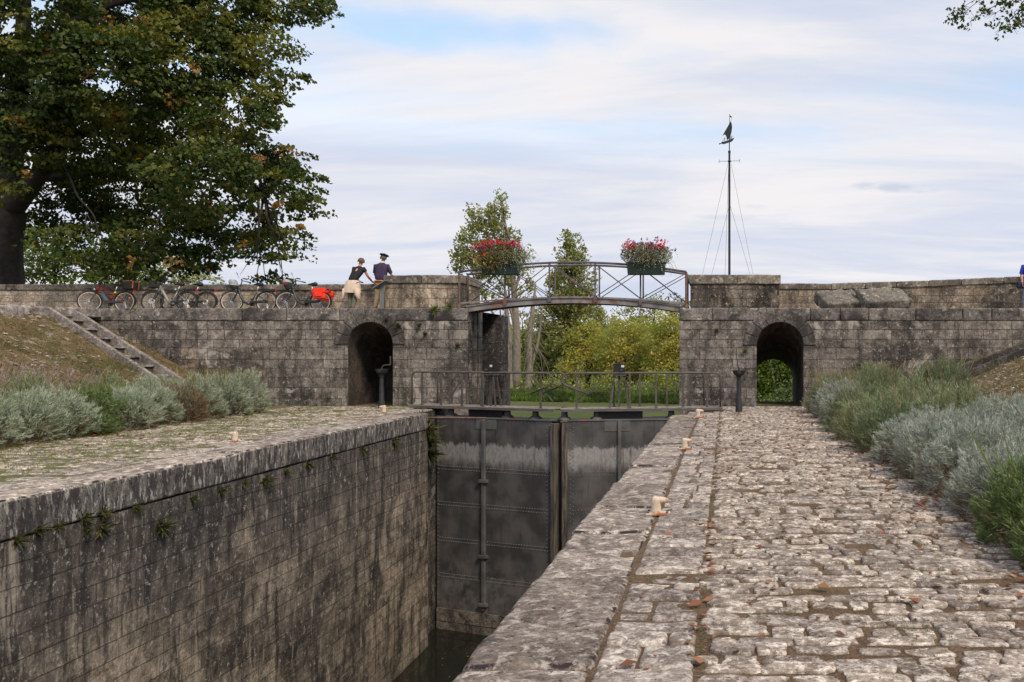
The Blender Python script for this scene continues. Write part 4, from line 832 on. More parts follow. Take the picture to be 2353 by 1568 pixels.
def pedestal(x, y, label, hub, crank):
    t = empty('crank_pedestal', (x, y, 0.0), label, 'pedestal')
    mb = MB(); mb.lathe([(0.092, -0.02), (0.092, 0.19), (0.078, 0.21), (0.072, 0.22), (0.055, 0.86), (0.052, 0.90)], 18); mb.build('column', M['post'], t, smooth=True, auto=35)
    mb = MB(); mb.lathe([(0.052, 0.90), (0.078, 0.905), (0.078, 0.925), (0.055, 0.935), (0.055, 0.955), (0.08, 0.965), (0.085, 0.985), (0.13, 1.01), (0.158, 1.05), (0.165, 1.10), (0.178, 1.105), (0.178, 1.125), (0.02, 1.13)], 22); mb.build('bowl_head', M['post'], t, smooth=True, auto=35)
    mb = MB(); mb.lathe([(0.055, 0), (0.05, 0.04), (0.03, 0.045), (0.028, 0.07)], 14, Matrix.Translation((0, -0.135, 1.06)) @ Matrix.Rotation(R(90), 4, 'X')); mb.build('gear_hub', M['post'], t, smooth=True, auto=35)
    mb = MB()
    if crank: mb.tube([(0, 0, 1.12), (0.01, 0, 1.17), (0.05, 0, 1.22), (0.09, 0, 1.235), (0.25, 0, 1.24)], 0.018, 8); mb.tube([(0.25, 0, 1.235), (0.25, 0, 1.50)], 0.02, 8)
    else: mb.tube([(0, 0, 1.12), (0, 0, 1.20)], 0.024, 8); mb.tube([(-0.02, -0.03, 1.19), (-0.04, -0.05, 1.26), (-0.04, -0.05, 1.43)], 0.014, 8)
    mb.build('crank', M['crankm'], t, smooth=True, auto=40)
    return t
M['crankm'] = plain('rusty_crank', (0.075, 0.045, 0.04), 0.6, 0.0, 0.3, 9)
pedestal(XP(877, 24.9), 24.9, 'dark iron crank pedestal with raised handle before the left dark archway', 1, True)
pedestal(XP(1698, 23.2), 23.2, 'dark iron crank pedestal on the paved quay left of the right archway', 1, False)

# information lectern on the terrace
t = empty('information_lectern', (XP(878, 26.3), 26.3, 2.9), 'grey steel lectern post with slanted panel seen edge-on, beside the man', 'sign')
M['greyp'] = plain('grey_steel', (0.15, 0.165, 0.165), 0.6, 0.0, 0.1)
MB().box(-0.055, 0.055, -0.03, 0.03, 0, 0.78).build('post', M['greyp'], t, bevel=0.005)
mb = MB(); mb.bar((-0.21, 0, 0.62), (0.16, 0, 0.86), 0.42, 0.03, up=(0, 0, 1)); mb.build('panel', M['greyp'], t, bevel=0.004)

# ------------------------------------------------------------------ mast with boat-shaped weather vane
ym = 34.0; t = empty('weather_vane_mast', (XP(1676, ym), ym, -1.0), 'tall slim mast topped by a black sailing barge weather vane, held by thin wires', 'mast')
zz = lambda py: ZP(py, ym) + 1.0
mb = MB(); mb.tube([(0, 0, 0), (0, 0, zz(560)), (0, 0, zz(350))], [0.055, 0.045, 0.040], 10); mb.tube([(0, 0, zz(352)), (0, 0, zz(347))], 0.052, 10); mb.tube([(0, 0, zz(348)), (0, 0, zz(310))], 0.020, 8); mb.build('pole', M['mastm'] if 'mastm' in M else M['black'], t, smooth=True, auto=40)
mb = MB(); mb.tube([(-0.40, 0, zz(371)), (0.40, 0, zz(370))], 0.008, 6); mb.tube([(-0.40, 0, zz(367)), (-0.40, 0, zz(375))], 0.008, 5); mb.tube([(0.40, 0, zz(366)), (0.40, 0, zz(374))], 0.008, 5)
mb.lathe([(0.05, zz(373)), (0.07, zz(372)), (0.07, zz(370)), (0.045, zz(369))], 10); mb.build('cross_arm', M['black'], t)
k = 0.00436; vp = lambda x, y: ((x - 478) * k, zz((400 + y / 2.24) / 1.741))
def pr(pts, th): return MB().prism([vp(*p) for p in pts], th)
pr([(408, 393), (412, 381), (445, 372), (480, 360), (521, 342), (512, 358), (500, 372), (470, 382), (430, 395)], 0.10).build('barge_hull', M['black'], t)
mb = pr([(490, 192), (499, 215), (503, 245), (499, 280), (488, 325), (470, 352), (455, 362), (453, 340), (448, 322), (440, 312), (428, 312), (415, 324), (432, 293), (447, 268), (466, 235), (480, 207)], 0.03); mb.build('barge_sail', M['black'], t)
mb = pr([(481, 137), (497, 148), (503, 162), (490, 155), (481, 158)], 0.01); mb.add([(x_, 0, z_) for x_, z_ in []], []); mb.bar((0.0, 0, vp(0, 480)[1]), (0.012, 0, vp(0, 128)[1]), 0.02); mb.bar((0.06, 0, vp(0, 190)[1]), (0.10, 0, vp(0, 160)[1]), 0.01); mb.build('barge_mast', M['black'], t)
mb = MB()
for (a, b, c, d) in ((480, 325, 502, 327), (480, 336, 502, 338), (480, 347, 502, 349)): x0_, z0_ = vp(a, b); x1_, z1_ = vp(c, d); mb.box(x0_, x1_, -0.03, 0.03, z1_, z0_)
for a in (480, 490, 501): x0_, z0_ = vp(a, 325); x1_, z1_ = vp(a + 2, 352); mb.box(x0_, x1_, -0.028, 0.028, z1_, z0_)
mb.build('barge_cabin', M['black'], t)
mb = pr([(385, 388), (396, 389), (408, 382), (412, 386), (398, 396), (389, 404)], 0.02); mb.bar((*[vp(405, 388)[0]], 0, vp(405, 388)[1]), (vp(440, 335)[0], 0, vp(440, 335)[1]), 0.012); mb.build('barge_rudder', M['black'], t)
mb = pr([(433, 366), (434, 350), (432, 344), (436, 338), (440, 344), (438, 350), (440, 366)], 0.02); mb.build('barge_figure', M['black'], t)
for (xa_, ya_, xb_, yb_, dy_) in ((466, 570, 247, 1560, -2.0), (472, 960, 325, 1560, -1.4), (470, 600, 439, 1560, 2.5), (494, 575, 680, 1560, -2.0), (488, 955, 668, 1560, 1.5)):
    a = Vector((vp(xa_, ya_)[0], 0, vp(xa_, ya_)[1])); b = Vector((vp(xb_, yb_)[0], 0, vp(xb_, yb_)[1])); e = a + (b - a) * (a.z / (a.z - b.z)); e.y = dy_
    MB().tube([a, e], 0.006, 5).build('guy_wire', M['greyp'], t)

# ------------------------------------------------------------------ bicycles
def wheel(parent, name, x, z, r, tyre_m, rim_m, disc=False, solid=False):
    w_ = MB().build(name, M['rubber'], parent) if False else None
    circ = lambda rr, n=40: [(rr * math.cos(2 * PI * i / n), 0, rr * math.sin(2 * PI * i / n)) for i in range(n)]
    mb = MB(); mb.tube(circ(r - 0.02), 0.021, 8, closed=True); ty = mb.build(name, tyre_m, parent, smooth=True); ty.location = (x, 0, z)
    mb = MB(); mb.tube(circ(r - 0.047), 0.013, 6, closed=True); mb.build('rim', rim_m, ty, smooth=True)
    mb = MB(); n = 28
    for i in range(n):
        a = 2 * PI * i / n; b = a + (0.5 if i % 2 else -0.5); mb.tube([(0.022 * math.cos(b), 0.02 * (-1) ** i, 0.022 * math.sin(b)), ((r - .05) * math.cos(a), 0, (r - .05) * math.sin(a))], 0.0022, 3, caps=False)
    mb.build('spokes', M['alu'], ty)
    mb = MB(); mb.tube([(0, -0.045, 0), (0, 0.045, 0)], 0.028 if not solid else 0.055, 12); mb.build('hub', M['black'] if solid else M['alu'], ty, smooth=True, auto=40)
    if disc:
        mb = MB(); mb.tube([(0.078 * math.cos(2 * PI * i / 24), -0.05, 0.078 * math.sin(2 * PI * i / 24)) for i in range(24)], 0.009, 4, closed=True)
        for i in range(12): a = 2 * PI * i / 12; mb.bar((0.02 * math.cos(a), -0.05, 0.02 * math.sin(a)), (0.074 * math.cos(a + .5), -0.05, 0.074 * math.sin(a + .5)), 0.006, 0.004)
        mb.build('brake_disc', M['discm'], ty)
    if rim_m is M.get('cream'):
        pass
    return ty
M['discm'] = plain('brake_disc', (0.75, 0.75, 0.74), 0.4, 0.3, 0.05)
M['rimw'] = plain('pale_rim', (0.52, 0.49, 0.43), 0.4, 0.1, 0.05)
M['rimk'] = plain('dark_rim', (0.04, 0.04, 0.042), 0.4, 0.1, 0.05)
M['redf'] = plain('red_frame', (0.20, 0.012, 0.008), 0.3, 0, 0.1)
M['greyf'] = plain('grey_frame', (0.24, 0.225, 0.215), 0.35, 0.2, 0.08)
M['olivef'] = plain('olive_frame', (0.15, 0.13, 0.09), 0.4, 0.1, 0.08)
M['darkf'] = plain('charcoal_frame', (0.030, 0.034, 0.042), 0.35, 0, 0.1)
M['orange'] = plain('orange_reflector', (0.50, 0.11, 0.03), 0.4)
M['redl'] = plain('red_lamp', (0.55, 0.01, 0.01), 0.3)
M['lime'] = plain('lime_clip', (0.55, 0.75, 0.05), 0.5)
M['batt'] = plain('battery_case', (0.08, 0.10, 0.13), 0.35)
M['redbag'] = plain('red_fabric', (0.80, 0.035, 0.012), 0.75, 0, 0.12, 12, 0.002)
M['darkcloth'] = plain('dark_fabric', (0.025, 0.025, 0.028), 0.85, 0, 0.3, 12)
M['foil'] = plain('grey_pouch', (0.30, 0.34, 0.36), 0.45, 0, 0.3, 9)
def bike(x, y, rz, label, fm, style, rim, disc, extras, steer=0, lean=7, dz=0.0, tyre=None):
    t = empty('bicycle', (x, y, 2.87 + dz), label, 'bicycle', 'bicycles leaning on the parapet', rot=(R(-lean), 0, R(rz)))
    r = 0.335; fx, rx = -0.55, 0.53; ty = tyre or M['rubber']
    st = Matrix.Translation((-0.40, 0, 0)) @ Matrix.Rotation(R(steer), 4, 'Z') @ Matrix.Translation((0.40, 0, 0))
    fw = wheel(t, 'front_wheel', fx, r, r, ty, rim, disc); fw.matrix_local = st @ Matrix.Translation((fx, 0, r))
    wheel(t, 'rear_wheel', rx, r, r, ty, rim, disc, solid='hubmotor' in extras)
    bb = (0.05, 0, 0.29); ht = (-0.335, 0, 0.86); hb = (-0.40, 0, 0.64); seat = (0.26, 0, 0.80)
    mb = MB()
    if style == 'curved':            # arched red step-through with twin tubes
        mb.tube([hb, (-0.30, 0, 0.66), (-0.12, 0, 0.50), (0.02, 0, 0.33), bb], 0.024, 8)
        mb.tube([ht, (-0.24, 0, 0.84), (-0.10, 0, 0.70), (0.02, 0, 0.60), (0.20, 0, 0.58)], 0.026, 8)
    elif style == 'thick':           # fat battery down tube running steeply to the motor
        mb.bar(ht, hb, 0.05); mb.tube([(-0.35, 0, 0.80), (-0.26, 0, 0.66), (-0.10, 0, 0.42), (-0.02, 0, 0.30), bb], [0.045, 0.048, 0.05, 0.048, 0.04], 10)
        mb.box(-0.03, 0.16, -0.05, 0.05, 0.24, 0.36)
    else:                            # deep swan-neck
        mb.tube([(-0.36, 0, 0.80), (-0.35, 0, 0.66), (-0.28, 0, 0.48), (-0.17, 0, 0.33), (-0.04, 0, 0.26), bb], [0.026, 0.032, 0.036, 0.036, 0.032, 0.028], 10)
        if style == 'double': mb.tube([(-0.37, 0, 0.72), (-0.31, 0, 0.64), (-0.24, 0, 0.50), (-0.10, 0, 0.38), (0.09, 0, 0.42)], 0.018, 8)
    mb.tube([ht, hb], 0.030, 10)
    mb.tube([bb, (0.12, 0, 0.46), (0.20, 0, 0.66)], 0.022, 8)
    for s in (-1, 1):
        mb.tube([bb, (rx, s * 0.06, r)], 0.013, 6); mb.tube([(0.19, 0, 0.62), (rx, s * 0.06, r)], 0.011, 6)
    mb.build('frame', fm, t, smooth=True)
    mb = MB()
    for s in (-1, 1): mb.tube([(-0.405, s * 0.02, 0.63), (-0.44, s * 0.055, 0.58), (-0.53, s * 0.055, r + 0.03), (fx, s * 0.055, r)], 0.015, 8)
    o = mb.build('fork', M['darkf'], t, smooth=True); o.matrix_local = st
    mb = MB(); mb.tube([(-0.335, 0, 0.86), (-0.30, 0, 1.0), (-0.31, 0, 1.04)], 0.016, 8); hw = 0.29
    mb.tube([(-0.10, -hw, 1.03), (-0.20, -hw * .93, 1.05), (-0.30, -0.12, 1.05), (-0.32, 0, 1.04), (-0.30, 0.12, 1.05), (-0.20, hw * .93, 1.05), (-0.10, hw, 1.03)], 0.014, 8)
    o = mb.build('handlebar', M['black'], t, smooth=True); o.matrix_local = st
    mb = MB()
    for s in (-1, 1): mb.tube([(-0.20, s * hw * .93, 1.05), (-0.09, s * hw, 1.03)], 0.02, 8)
    gr = mb.build('grips', M['rubber'], o, smooth=True)
    if 'mirror' in extras:
        mb = MB(); mb.tube([(-0.28, -0.18, 1.05), (-0.33, -0.2, 1.17)], 0.005, 5); mb.lathe([(0.001, -0.004), (0.035, 0), (0.001, 0.004)], 12, Matrix.Translation((-0.345, -0.2, 1.21)) @ Matrix.Rotation(R(60), 4, 'Y') @ Matrix.Scale(1.6, 4, (1, 0, 0))); mb.build('mirror', M['black'], t)
    mb = MB(); mb.tube([(0.19, 0, 0.60), (0.26, 0, 0.87)], 0.014, 8); mb.build('seat_post', M['alu'], t, smooth=True)
    mb = MB(); mb.tube([(0.10, 0, 0.900), (0.18, 0, 0.905), (0.26, 0, 0.905), (0.34, 0, 0.91), (0.39, 0, 0.905)], [0.018, 0.032, 0.055, 0.075, 0.04], 12); o = mb.build('saddle', M['black'], t, smooth=True); o.scale = (1, 1, 1)
    # mudguards
    for nm, cxx, a0, a1 in (('front_mudguard', fx, 20, 150), ('rear_mudguard', rx, -15, 165)):
        mb = MB(); n = 16
        P = [(cxx + (r + 0.022) * math.cos(R(a0 + (a1 - a0) * i / n)), r + (r + 0.022) * math.sin(R(a0 + (a1 - a0) * i / n))) for i in range(n + 1)]
        for i in range(n):
            for (wa, wb, da, db) in ((-0.028, 0.0, -0.008, 0.0), (0.0, 0.028, 0.0, -0.008)):
                mb.add([(P[i][0], wa, P[i][1] + da), (P[i][0], wb, P[i][1] + db), (P[i + 1][0], wb, P[i + 1][1] + db), (P[i + 1][0], wa, P[i + 1][1] + da)], [(0, 1, 2, 3)])
        o = mb.build(nm, M['black'], t); md = o.modifiers.new('solid', 'SOLIDIFY'); md.thickness = 0.004
        if nm[0] == 'f': o.matrix_local = st
    mb = MB()                                                           # carrier
    for s in (-1, 1): mb.tube([(0.24, s * 0.06, 0.70), (0.36, s * 0.06, 0.735), (0.80, s * 0.06, 0.735)], 0.009, 6); mb.tube([(0.74, s * 0.07, 0.73), (rx, s * 0.07, r)], 0.006, 5); mb.tube([(0.50, s * 0.07, 0.73), (rx, s * 0.07, r)], 0.006, 5)
    for q in (0.4, 0.55, 0.7, 0.8): mb.tube([(q, -0.06, 0.735), (q, 0.06, 0.735)], 0.007, 5)
    mb.build('luggage_carrier', M['black'], t)
    mb = MB(); mb.box(0.80, 0.83, -0.04, 0.04, 0.68, 0.74); mb.build('rear_lamp', M['redl'], t, bevel=0.006)
    mb = MB(); mb.lathe([(0.02, 0), (0.035, 0.02), (0.036, 0.05), (0.01, 0.055)], 12, Matrix.Translation((-0.44, 0, 0.74)) @ Matrix.Rotation(R(-90), 4, 'Y')); mb.build('headlight', M['alu'], t, smooth=True, auto=40)
    mb = MB(); mb.lathe([(0.085, -0.055), (0.09, -0.05), (0.085, -0.045)], 20, Matrix.Translation(bb) @ Matrix.Rotation(R(90), 4, 'X')) 
    mb.tube([(bb[0], -0.07, bb[2]), (bb[0] + 0.05, -0.075, bb[2] - 0.16)], 0.011, 6); mb.tube([(bb[0], 0.07, bb[2]), (bb[0] - 0.05, 0.075, bb[2] + 0.16)], 0.011, 6)
    mb.box(bb[0] + 0.0, bb[0] + 0.10, -0.14, -0.08, bb[2] - 0.175, bb[2] - 0.15); mb.box(bb[0] - 0.10, bb[0], 0.08, 0.14, bb[2] + 0.15, bb[2] + 0.175); mb.build('crankset', M['black'], t)
    mb = MB(); mb.bar((bb[0], -0.05, bb[2] + 0.03), (rx, -0.05, r + 0.02), 0.02, 0.06); mb.build('chain_guard', M['black'] if style != 'curved' else M['darkf'], t)
    if 'reflect' in extras:
        for cxx, a in ((fx, 2.6), (rx, 0.7)):
            mb = MB(); mb.box(-0.035, 0.035, -0.012, 0.012, -0.02, 0.02); o = mb.build('reflector', M['orange'], t, bevel=0.004); o.location = (cxx + 0.2 * math.cos(a), 0, r + 0.2 * math.sin(a)); o.rotation_euler = (0, -a + PI / 2, 0)
    if 'downbattery' in extras:
        mb = MB(); mb.bar((-0.21, 0, 0.61), (-0.02, 0, 0.36), 0.085, 0.10); mb.build('battery', M['batt'], t, bevel=0.02)
    if 'rackbattery' in extras:
        mb = MB(); mb.box(0.36, 0.76, -0.055, 0.055, 0.66, 0.72); mb.build('battery', M['black'], t, bevel=0.015)
    if 'limeclip' in extras:
        mb = MB(); mb.tube([(0.205, 0, 0.62), (0.215, 0, 0.66)], 0.034, 10); mb.build('seat_clamp', M['lime'], t)
    if 'rearbasket' in extras: basket(t, 0.50, 0.84, 0.75, 0.99, M['darkcloth'], M['orange'])
    if 'frontbasket' in extras: basket(t, -0.66, -0.42, 0.78, 1.00, M['darkcloth'], None)
    if 'fronttray' in extras:
        mb = MB(); 
        for q in (-0.08, 0, 0.08): mb.tube([(-0.70, q, 0.76), (-0.46, q, 0.76)], 0.007, 5)
        mb.tube([(-0.70, -0.1, 0.77), (-0.70, 0.1, 0.77)], 0.008, 5); mb.build('front_tray', M['black'], t)
    if 'bag' in extras or 'bagred' in extras:      # soft rounded handlebar bag
        mb = MB(); rings = [(0.72, 0.035, 0.05), (0.755, 0.09, 0.11), (0.83, 0.12, 0.13), (0.93, 0.125, 0.14), (1.01, 0.115, 0.135), (1.05, 0.07, 0.09), (1.06, 0.01, 0.01)]; n = 14; V = []
        for z, a, b in rings: V += [(-0.50 - (z - .7) * .25 + a * math.cos(2 * PI * i / n), b * math.sin(2 * PI * i / n), z) for i in range(n)]
        F = [(j * n + i, j * n + (i + 1) % n, (j + 1) * n + (i + 1) % n, (j + 1) * n + i) for j in range(len(rings) - 1) for i in range(n)]
        mb.add(V, F); mb.build('handlebar_bag', M['darkcloth'], t, smooth=True)
        mb = MB(); V = []; n = 14; rr_ = [(0.955, 0.128, 0.143), (1.01, 0.120, 0.140), (1.052, 0.075, 0.095), (1.066, 0.01, 0.01)] if 'bagred' in extras else [(0.86, 0.124, 0.136), (0.93, 0.13, 0.145), (1.01, 0.120, 0.140), (1.05, 0.09, 0.10)]
        for z, a, b in rr_: V += [(-0.50 - (z - .7) * .25 + a * math.cos(2 * PI * i / n), b * math.sin(2 * PI * i / n), z) for i in range(n)]
        mb.add(V, [(j * n + i, j * n + (i + 1) % n, (j + 1) * n + (i + 1) % n, (j + 1) * n + i) for j in range(3) for i in range(n)]); mb.build('bag_cover', M['foil'], t, smooth=True)
        if 'bagred' in extras:
            mb = MB(); mb.box(-0.66, -0.50, -0.148, -0.135, 0.86, 0.95); mb.build('bag_patch', M['redcloth'], t, bevel=0.01)
    return t
M['redcloth'] = plain('dull_red_cloth', (0.16, 0.02, 0.03), 0.8)
def basket(t, xa, xb, za, zb, m, rimm):
    mb = MB(); y = 0.14
    q = 0.02
    for f in range(9):
        z = za + (zb - za) * f / 8; e = q * (1 - f / 8); P = [(xa + e, -y + e, z), (xb - e, -y + e, z), (xb - e, y - e, z), (xa + e, y - e, z)]
        for i in range(4): mb.bar(P[i], P[(i + 1) % 4], 0.006)
    for i in range(11):
        x = xa + (xb - xa) * i / 10; mb.bar((x, -y, za), (x, -y, zb), 0.008); mb.bar((x, y, za), (x, y, zb), 0.008); mb.bar((x, -y, za), (x, y, za), 0.008)
    for i in range(9):
        yy = -y + 2 * y * i / 8; mb.bar((xa, yy, za), (xa, yy, zb), 0.008); mb.bar((xb, yy, za), (xb, yy, zb), 0.008)
    b = mb.build('basket', m, t)
    mb = MB(); P = [(xa, -y, zb), (xb, -y, zb), (xb, y, zb), (xa, y, zb)]
    for i in range(4): mb.bar(P[i], P[(i + 1) % 4], 0.010)
    if rimm: mb.bar((xb, -y, za), (xb, -y, zb), 0.02); mb.bar((xb, y, za), (xb, y, zb), 0.02); pass
    mb.build('basket_rim', rimm or m, b)
YBK = 27.72
bx = lambda px: XP(px, YBK)
bike(bx(246), YBK, 0, 'red and black electric bicycle with a dark rear basket rimmed in orange', M['redf'], 'curved', M['rimw'], False, ('reflect', 'downbattery', 'limeclip', 'rearbasket', 'fronttray', 'mirror'), steer=38)
bike(bx(396), YBK - 0.16, 0, 'grey electric bicycle with fat down tube and front basket, in front of the olive one', M['greyf'], 'thick', M['rimk'], True, ('frontbasket',), steer=12, lean=9)
bike(bx(428), YBK + 0.16, 0, 'olive-grey electric bicycle standing behind the grey one, its rack showing at the right', M['olivef'], 'thick', M['rimk'], True, (), steer=20, lean=4)
bike(bx(572), YBK, 0, 'black step-through electric bicycle with a tall pale-topped handlebar bag', M['darkf'], 'swan', M['rimw'], False, ('bag', 'rackbattery', 'reflect', 'hubmotor', 'mirror'), steer=18)
bike(bx(697), YBK, 0, 'black swan-neck bicycle carrying bright red bags, rightmost of the bicycles', M['darkf'], 'double', M['rimw'], False, ('bagred', 'reflect', 'mirror'), steer=10)
def pannier(x, y, z, label, main):
    t = empty('pannier_bag', (x, y, z), label, 'bag', 'red pannier bags on the rightmost bicycle', rot=(R(-7), R(-3 if main else 10), 0))
    mb = MB(); rbox(mb, -0.19, 0.19, -0.055, 0.055, -0.33, 0.0, r=0.035, res=0.05, amp=0.018, seed=3, nscale=9); mb.build('bag_body', M['redbag'], t, smooth=True, weld=True)
    mb = MB(); rbox(mb, -0.205, 0.205, -0.07, 0.06, -0.15, 0.012, r=0.02, res=0.05, amp=0.012, seed=8, nscale=8); mb.build('bag_flap', M['redbag'], t, smooth=True, weld=True)
    mb = MB(); rbox(mb, -0.13, 0.10, -0.09, -0.05, -0.27, -0.13, r=0.02, res=0.05, amp=0.01, seed=5, nscale=9); mb.build('bag_pocket', M['redbag'], t, smooth=True, weld=True)
bxr = bx(697)
pannier(bxr + 0.60, YBK - 0.19, 2.87 + 0.74, 'bright red pannier bag with flap hanging on the near side of the rightmost bicycle', True)
pannier(bxr + 0.70, YBK + 0.19, 2.87 + 0.68, 'red pannier bag mostly hidden behind the first on the rightmost bicycle', False)

# ------------------------------------------------------------------ people
M['skin'] = plain('skin', (0.50, 0.26, 0.19), 0.55, 0, 0.08, 12)
def skin(name, nodes, edges, root, mat, parent, sub=2):
    keys = list(nodes); me = bpy.data.meshes.new(name); me.from_pydata([nodes[k][0] for k in keys], [(keys.index(a), keys.index(b)) for a, b in edges], [])
    o = link(name, me, mat, parent); md = o.modifiers.new('skin', 'SKIN'); md.use_smooth_shade = True; md.branch_smoothing = 0.6
    for i, k in enumerate(keys):
        r = nodes[k][1]; me.skin_vertices[0].data[i].radius = (r, r) if not isinstance(r, tuple) else r
        me.skin_vertices[0].data[i].use_root = (k == root)
    s = o.modifiers.new('sub', 'SUBSURF'); s.levels = sub; s.render_levels = sub
    return o
def loft(name, rings, mat, parent, n=20, cap=True, wav=0.0, seed=0, thick=0):
    """rings: (cx, cy, cz, rx, ry, tilt about x)"""
    V = []; rg = random.Random(seed); ph = rg.uniform(0, 6)
    for j, (cx_, cy_, cz_, rx_, ry_, tl) in enumerate(rings):
        for i in range(n):
            a = 2 * PI * i / n; k = 1 + wav * (j / max(1, len(rings) - 1)) * (math.sin(3 * a + ph) + 0.6 * math.sin(5 * a + 2 * ph))
            x, y = rx_ * math.cos(a) * k, ry_ * math.sin(a) * k; e = 0.86 ** (abs(math.cos(a) * math.sin(a)) * -2)
            V.append((cx_ + x * e, cy_ + y * e * math.cos(tl), cz_ + y * math.sin(tl)))
    F = [(j * n + i, j * n + (i + 1) % n, (j + 1) * n + (i + 1) % n, (j + 1) * n + i) for j in range(len(rings) - 1) for i in range(n)]
    if cap: F += [tuple(reversed(range(n))), tuple((len(rings) - 1) * n + i for i in range(n))]
    mb = MB().add(V, F); o = mb.build(name, mat, parent, smooth=True, auto=60)
    if thick: md = o.modifiers.new('s', 'SOLIDIFY'); md.thickness = thick
    s = o.modifiers.new('sub', 'SUBSURF'); s.levels = 1; s.render_levels = 1
    return o
def hand(nodes, edges, wrist, w, direction, spread, palm_n, tag_):
    """palm with four unequal bent fingers and a thumb leaving its side"""
    d = Vector(direction).normalized(); s = Vector(spread).normalized(); nrm = Vector(palm_n).normalized(); wv = Vector(w)
    p = wv + d * 0.05; nodes[tag_ + 'palm'] = (p, 0.030); edges.append((wrist, tag_ + 'palm'))
    for i, (off, ln) in enumerate(((-0.030, 0.062), (-0.010, 0.072), (0.010, 0.068), (0.030, 0.052))):
        a = wv + d * 0.085 + s * off; b = a + d * ln * .5 + nrm * 0.006; c = a + d * ln * .9 + nrm * 0.028
        for nm, q, r in (('a', a, 0.0105), ('b', b, 0.0095), ('c', c, 0.008)): nodes[f'{tag_}f{i}{nm}'] = (q, r)
        edges += [(tag_ + 'palm', f'{tag_}f{i}a'), (f'{tag_}f{i}a', f'{tag_}f{i}b'), (f'{tag_}f{i}b', f'{tag_}f{i}c')]
    a = wv + d * 0.03 - s * 0.035 + nrm * .004; b = wv + d * 0.065 - s * 0.058 + nrm * 0.012; nodes[tag_ + 't0'] = (a, 0.012); nodes[tag_ + 't1'] = (b, 0.009)
    edges += [(tag_ + 'palm', tag_ + 't0'), (tag_ + 't0', tag_ + 't1')]
def person(loc, rz, H, J, label, opts):
    """J: joints in metres (x right, y forward, z up)"""
    t = empty('person', loc, label, 'person', rz=rz); V = Vector; n = {}; e = []
    n['pelvis'] = (J['pelvis'], 0.115); n['waist'] = (J['waist'], 0.10); n['chest'] = (J['chest'], 0.125); n['neckb'] = (J['neck'], 0.062)
    hd = V(J['head']); nk = V(J['neck']); up = (hd - nk).normalized(); fw = V(J.get('face', (0, 1, 0))).normalized()
    n['neckt'] = (nk + (hd - nk) * 0.45, 0.050); n['jaw'] = (hd - up * 0.05 + fw * 0.025, 0.068); n['skull'] = (hd + up * 0.03 - fw * 0.005, 0.088); n['crown'] = (hd + up * 0.085, 0.055)
    n['nose'] = (hd + fw * 0.102 - up * 0.01, 0.012); side = up.cross(fw).normalized()
    n['ear_l'] = (hd + side * 0.080, 0.018); n['ear_r'] = (hd - side * 0.080, 0.018); n['chin'] = (hd - up * 0.085 + fw * 0.07, 0.026)
    e += [('pelvis', 'waist'), ('waist', 'chest'), ('chest', 'neckb'), ('neckb', 'neckt'), ('neckt', 'jaw'), ('jaw', 'skull'), ('skull', 'crown'), ('skull', 'nose'), ('skull', 'ear_l'), ('skull', 'ear_r'), ('jaw', 'chin')]
    for s in 'lr':
        n['sh' + s] = (J['sh' + s], 0.058); n['el' + s] = (J['el' + s], 0.040); n['wr' + s] = (J['wr' + s], 0.027)
        fo = V(J['el' + s]) * 0.6 + V(J['wr' + s]) * 0.4; n['fo' + s] = (fo, 0.040)
        e += [('chest', 'sh' + s), ('sh' + s, 'el' + s), ('el' + s, 'fo' + s), ('fo' + s, 'wr' + s)]
        hdv = V(J.get('hd' + s, V(J['wr' + s]) - V(J['el' + s]))); sp = V(J.get('sp' + s, (1, 0, 0) if s == 'r' else (-1, 0, 0))); hand(n, e, 'wr' + s, J['wr' + s], hdv, sp, J.get('pn' + s, (0, 0, -1)), 'h' + s)
        n['hip' + s] = (J['hip' + s], 0.088); n['kn' + s] = (J['kn' + s], 0.056); n['an' + s] = (J['an' + s], 0.038); cf = V(J['kn' + s]) * .7 + V(J['an' + s]) * .3; n['ca' + s] = (cf, 0.054)
        n['to' + s] = (V(J['an' + s]) + V((0, 0.15, -0.045)), 0.030)
        e += [('pelvis', 'hip' + s), ('hip' + s, 'kn' + s), ('kn' + s, 'ca' + s), ('ca' + s, 'an' + s), ('an' + s, 'to' + s)]
    skin('body', n, e, 'pelvis', M['skin'], t)
    # trousers
    nn = {'p': (V(J['pelvis']) + V((0, 0, 0.02)), opts.get('hipr', 0.145))}; ee = []
    for s in 'lr':
        a = V(J['hip' + s]); k_ = V(J['kn' + s]); an = V(J['an' + s])
        nn['h' + s] = (a - V((0, 0, .04)), 0.108); nn['k' + s] = (k_, 0.078); nn['c' + s] = (k_ * .5 + an * .5, 0.070); nn['a' + s] = (an + V((0, 0, 0.01)), 0.058); ee += [('p', 'h' + s), ('h' + s, 'k' + s), ('k' + s, 'c' + s), ('c' + s, 'a' + s)]
    skin('trousers', nn, ee, 'p', opts['trousers'], t)
    for s in 'lr':
        an = V(J['an' + s]); mb = MB(); rbox(mb, -0.045, 0.045, -0.08, 0.19, -0.075, 0.015, r=0.035, res=0.04, amp=0.003, seed=2, M=Matrix.Translation(an)); mb.build('shoe', opts['shoes'], t, smooth=True, weld=True)
    # shirt: body and sleeves
    pv, wa, ch = V(J['pelvis']), V(J['waist']), V(J['chest']); sm = (V(J['shl']) + V(J['shr'])) / 2; sw = (V(J['shr']) - V(J['shl'])).length / 2; b = opts.get('girth', 1.0)
    low = pv + V((0, 0, opts.get('hem', 0.0)))
    tl = math.atan2(-(ch - wa).y, (ch - wa).z)
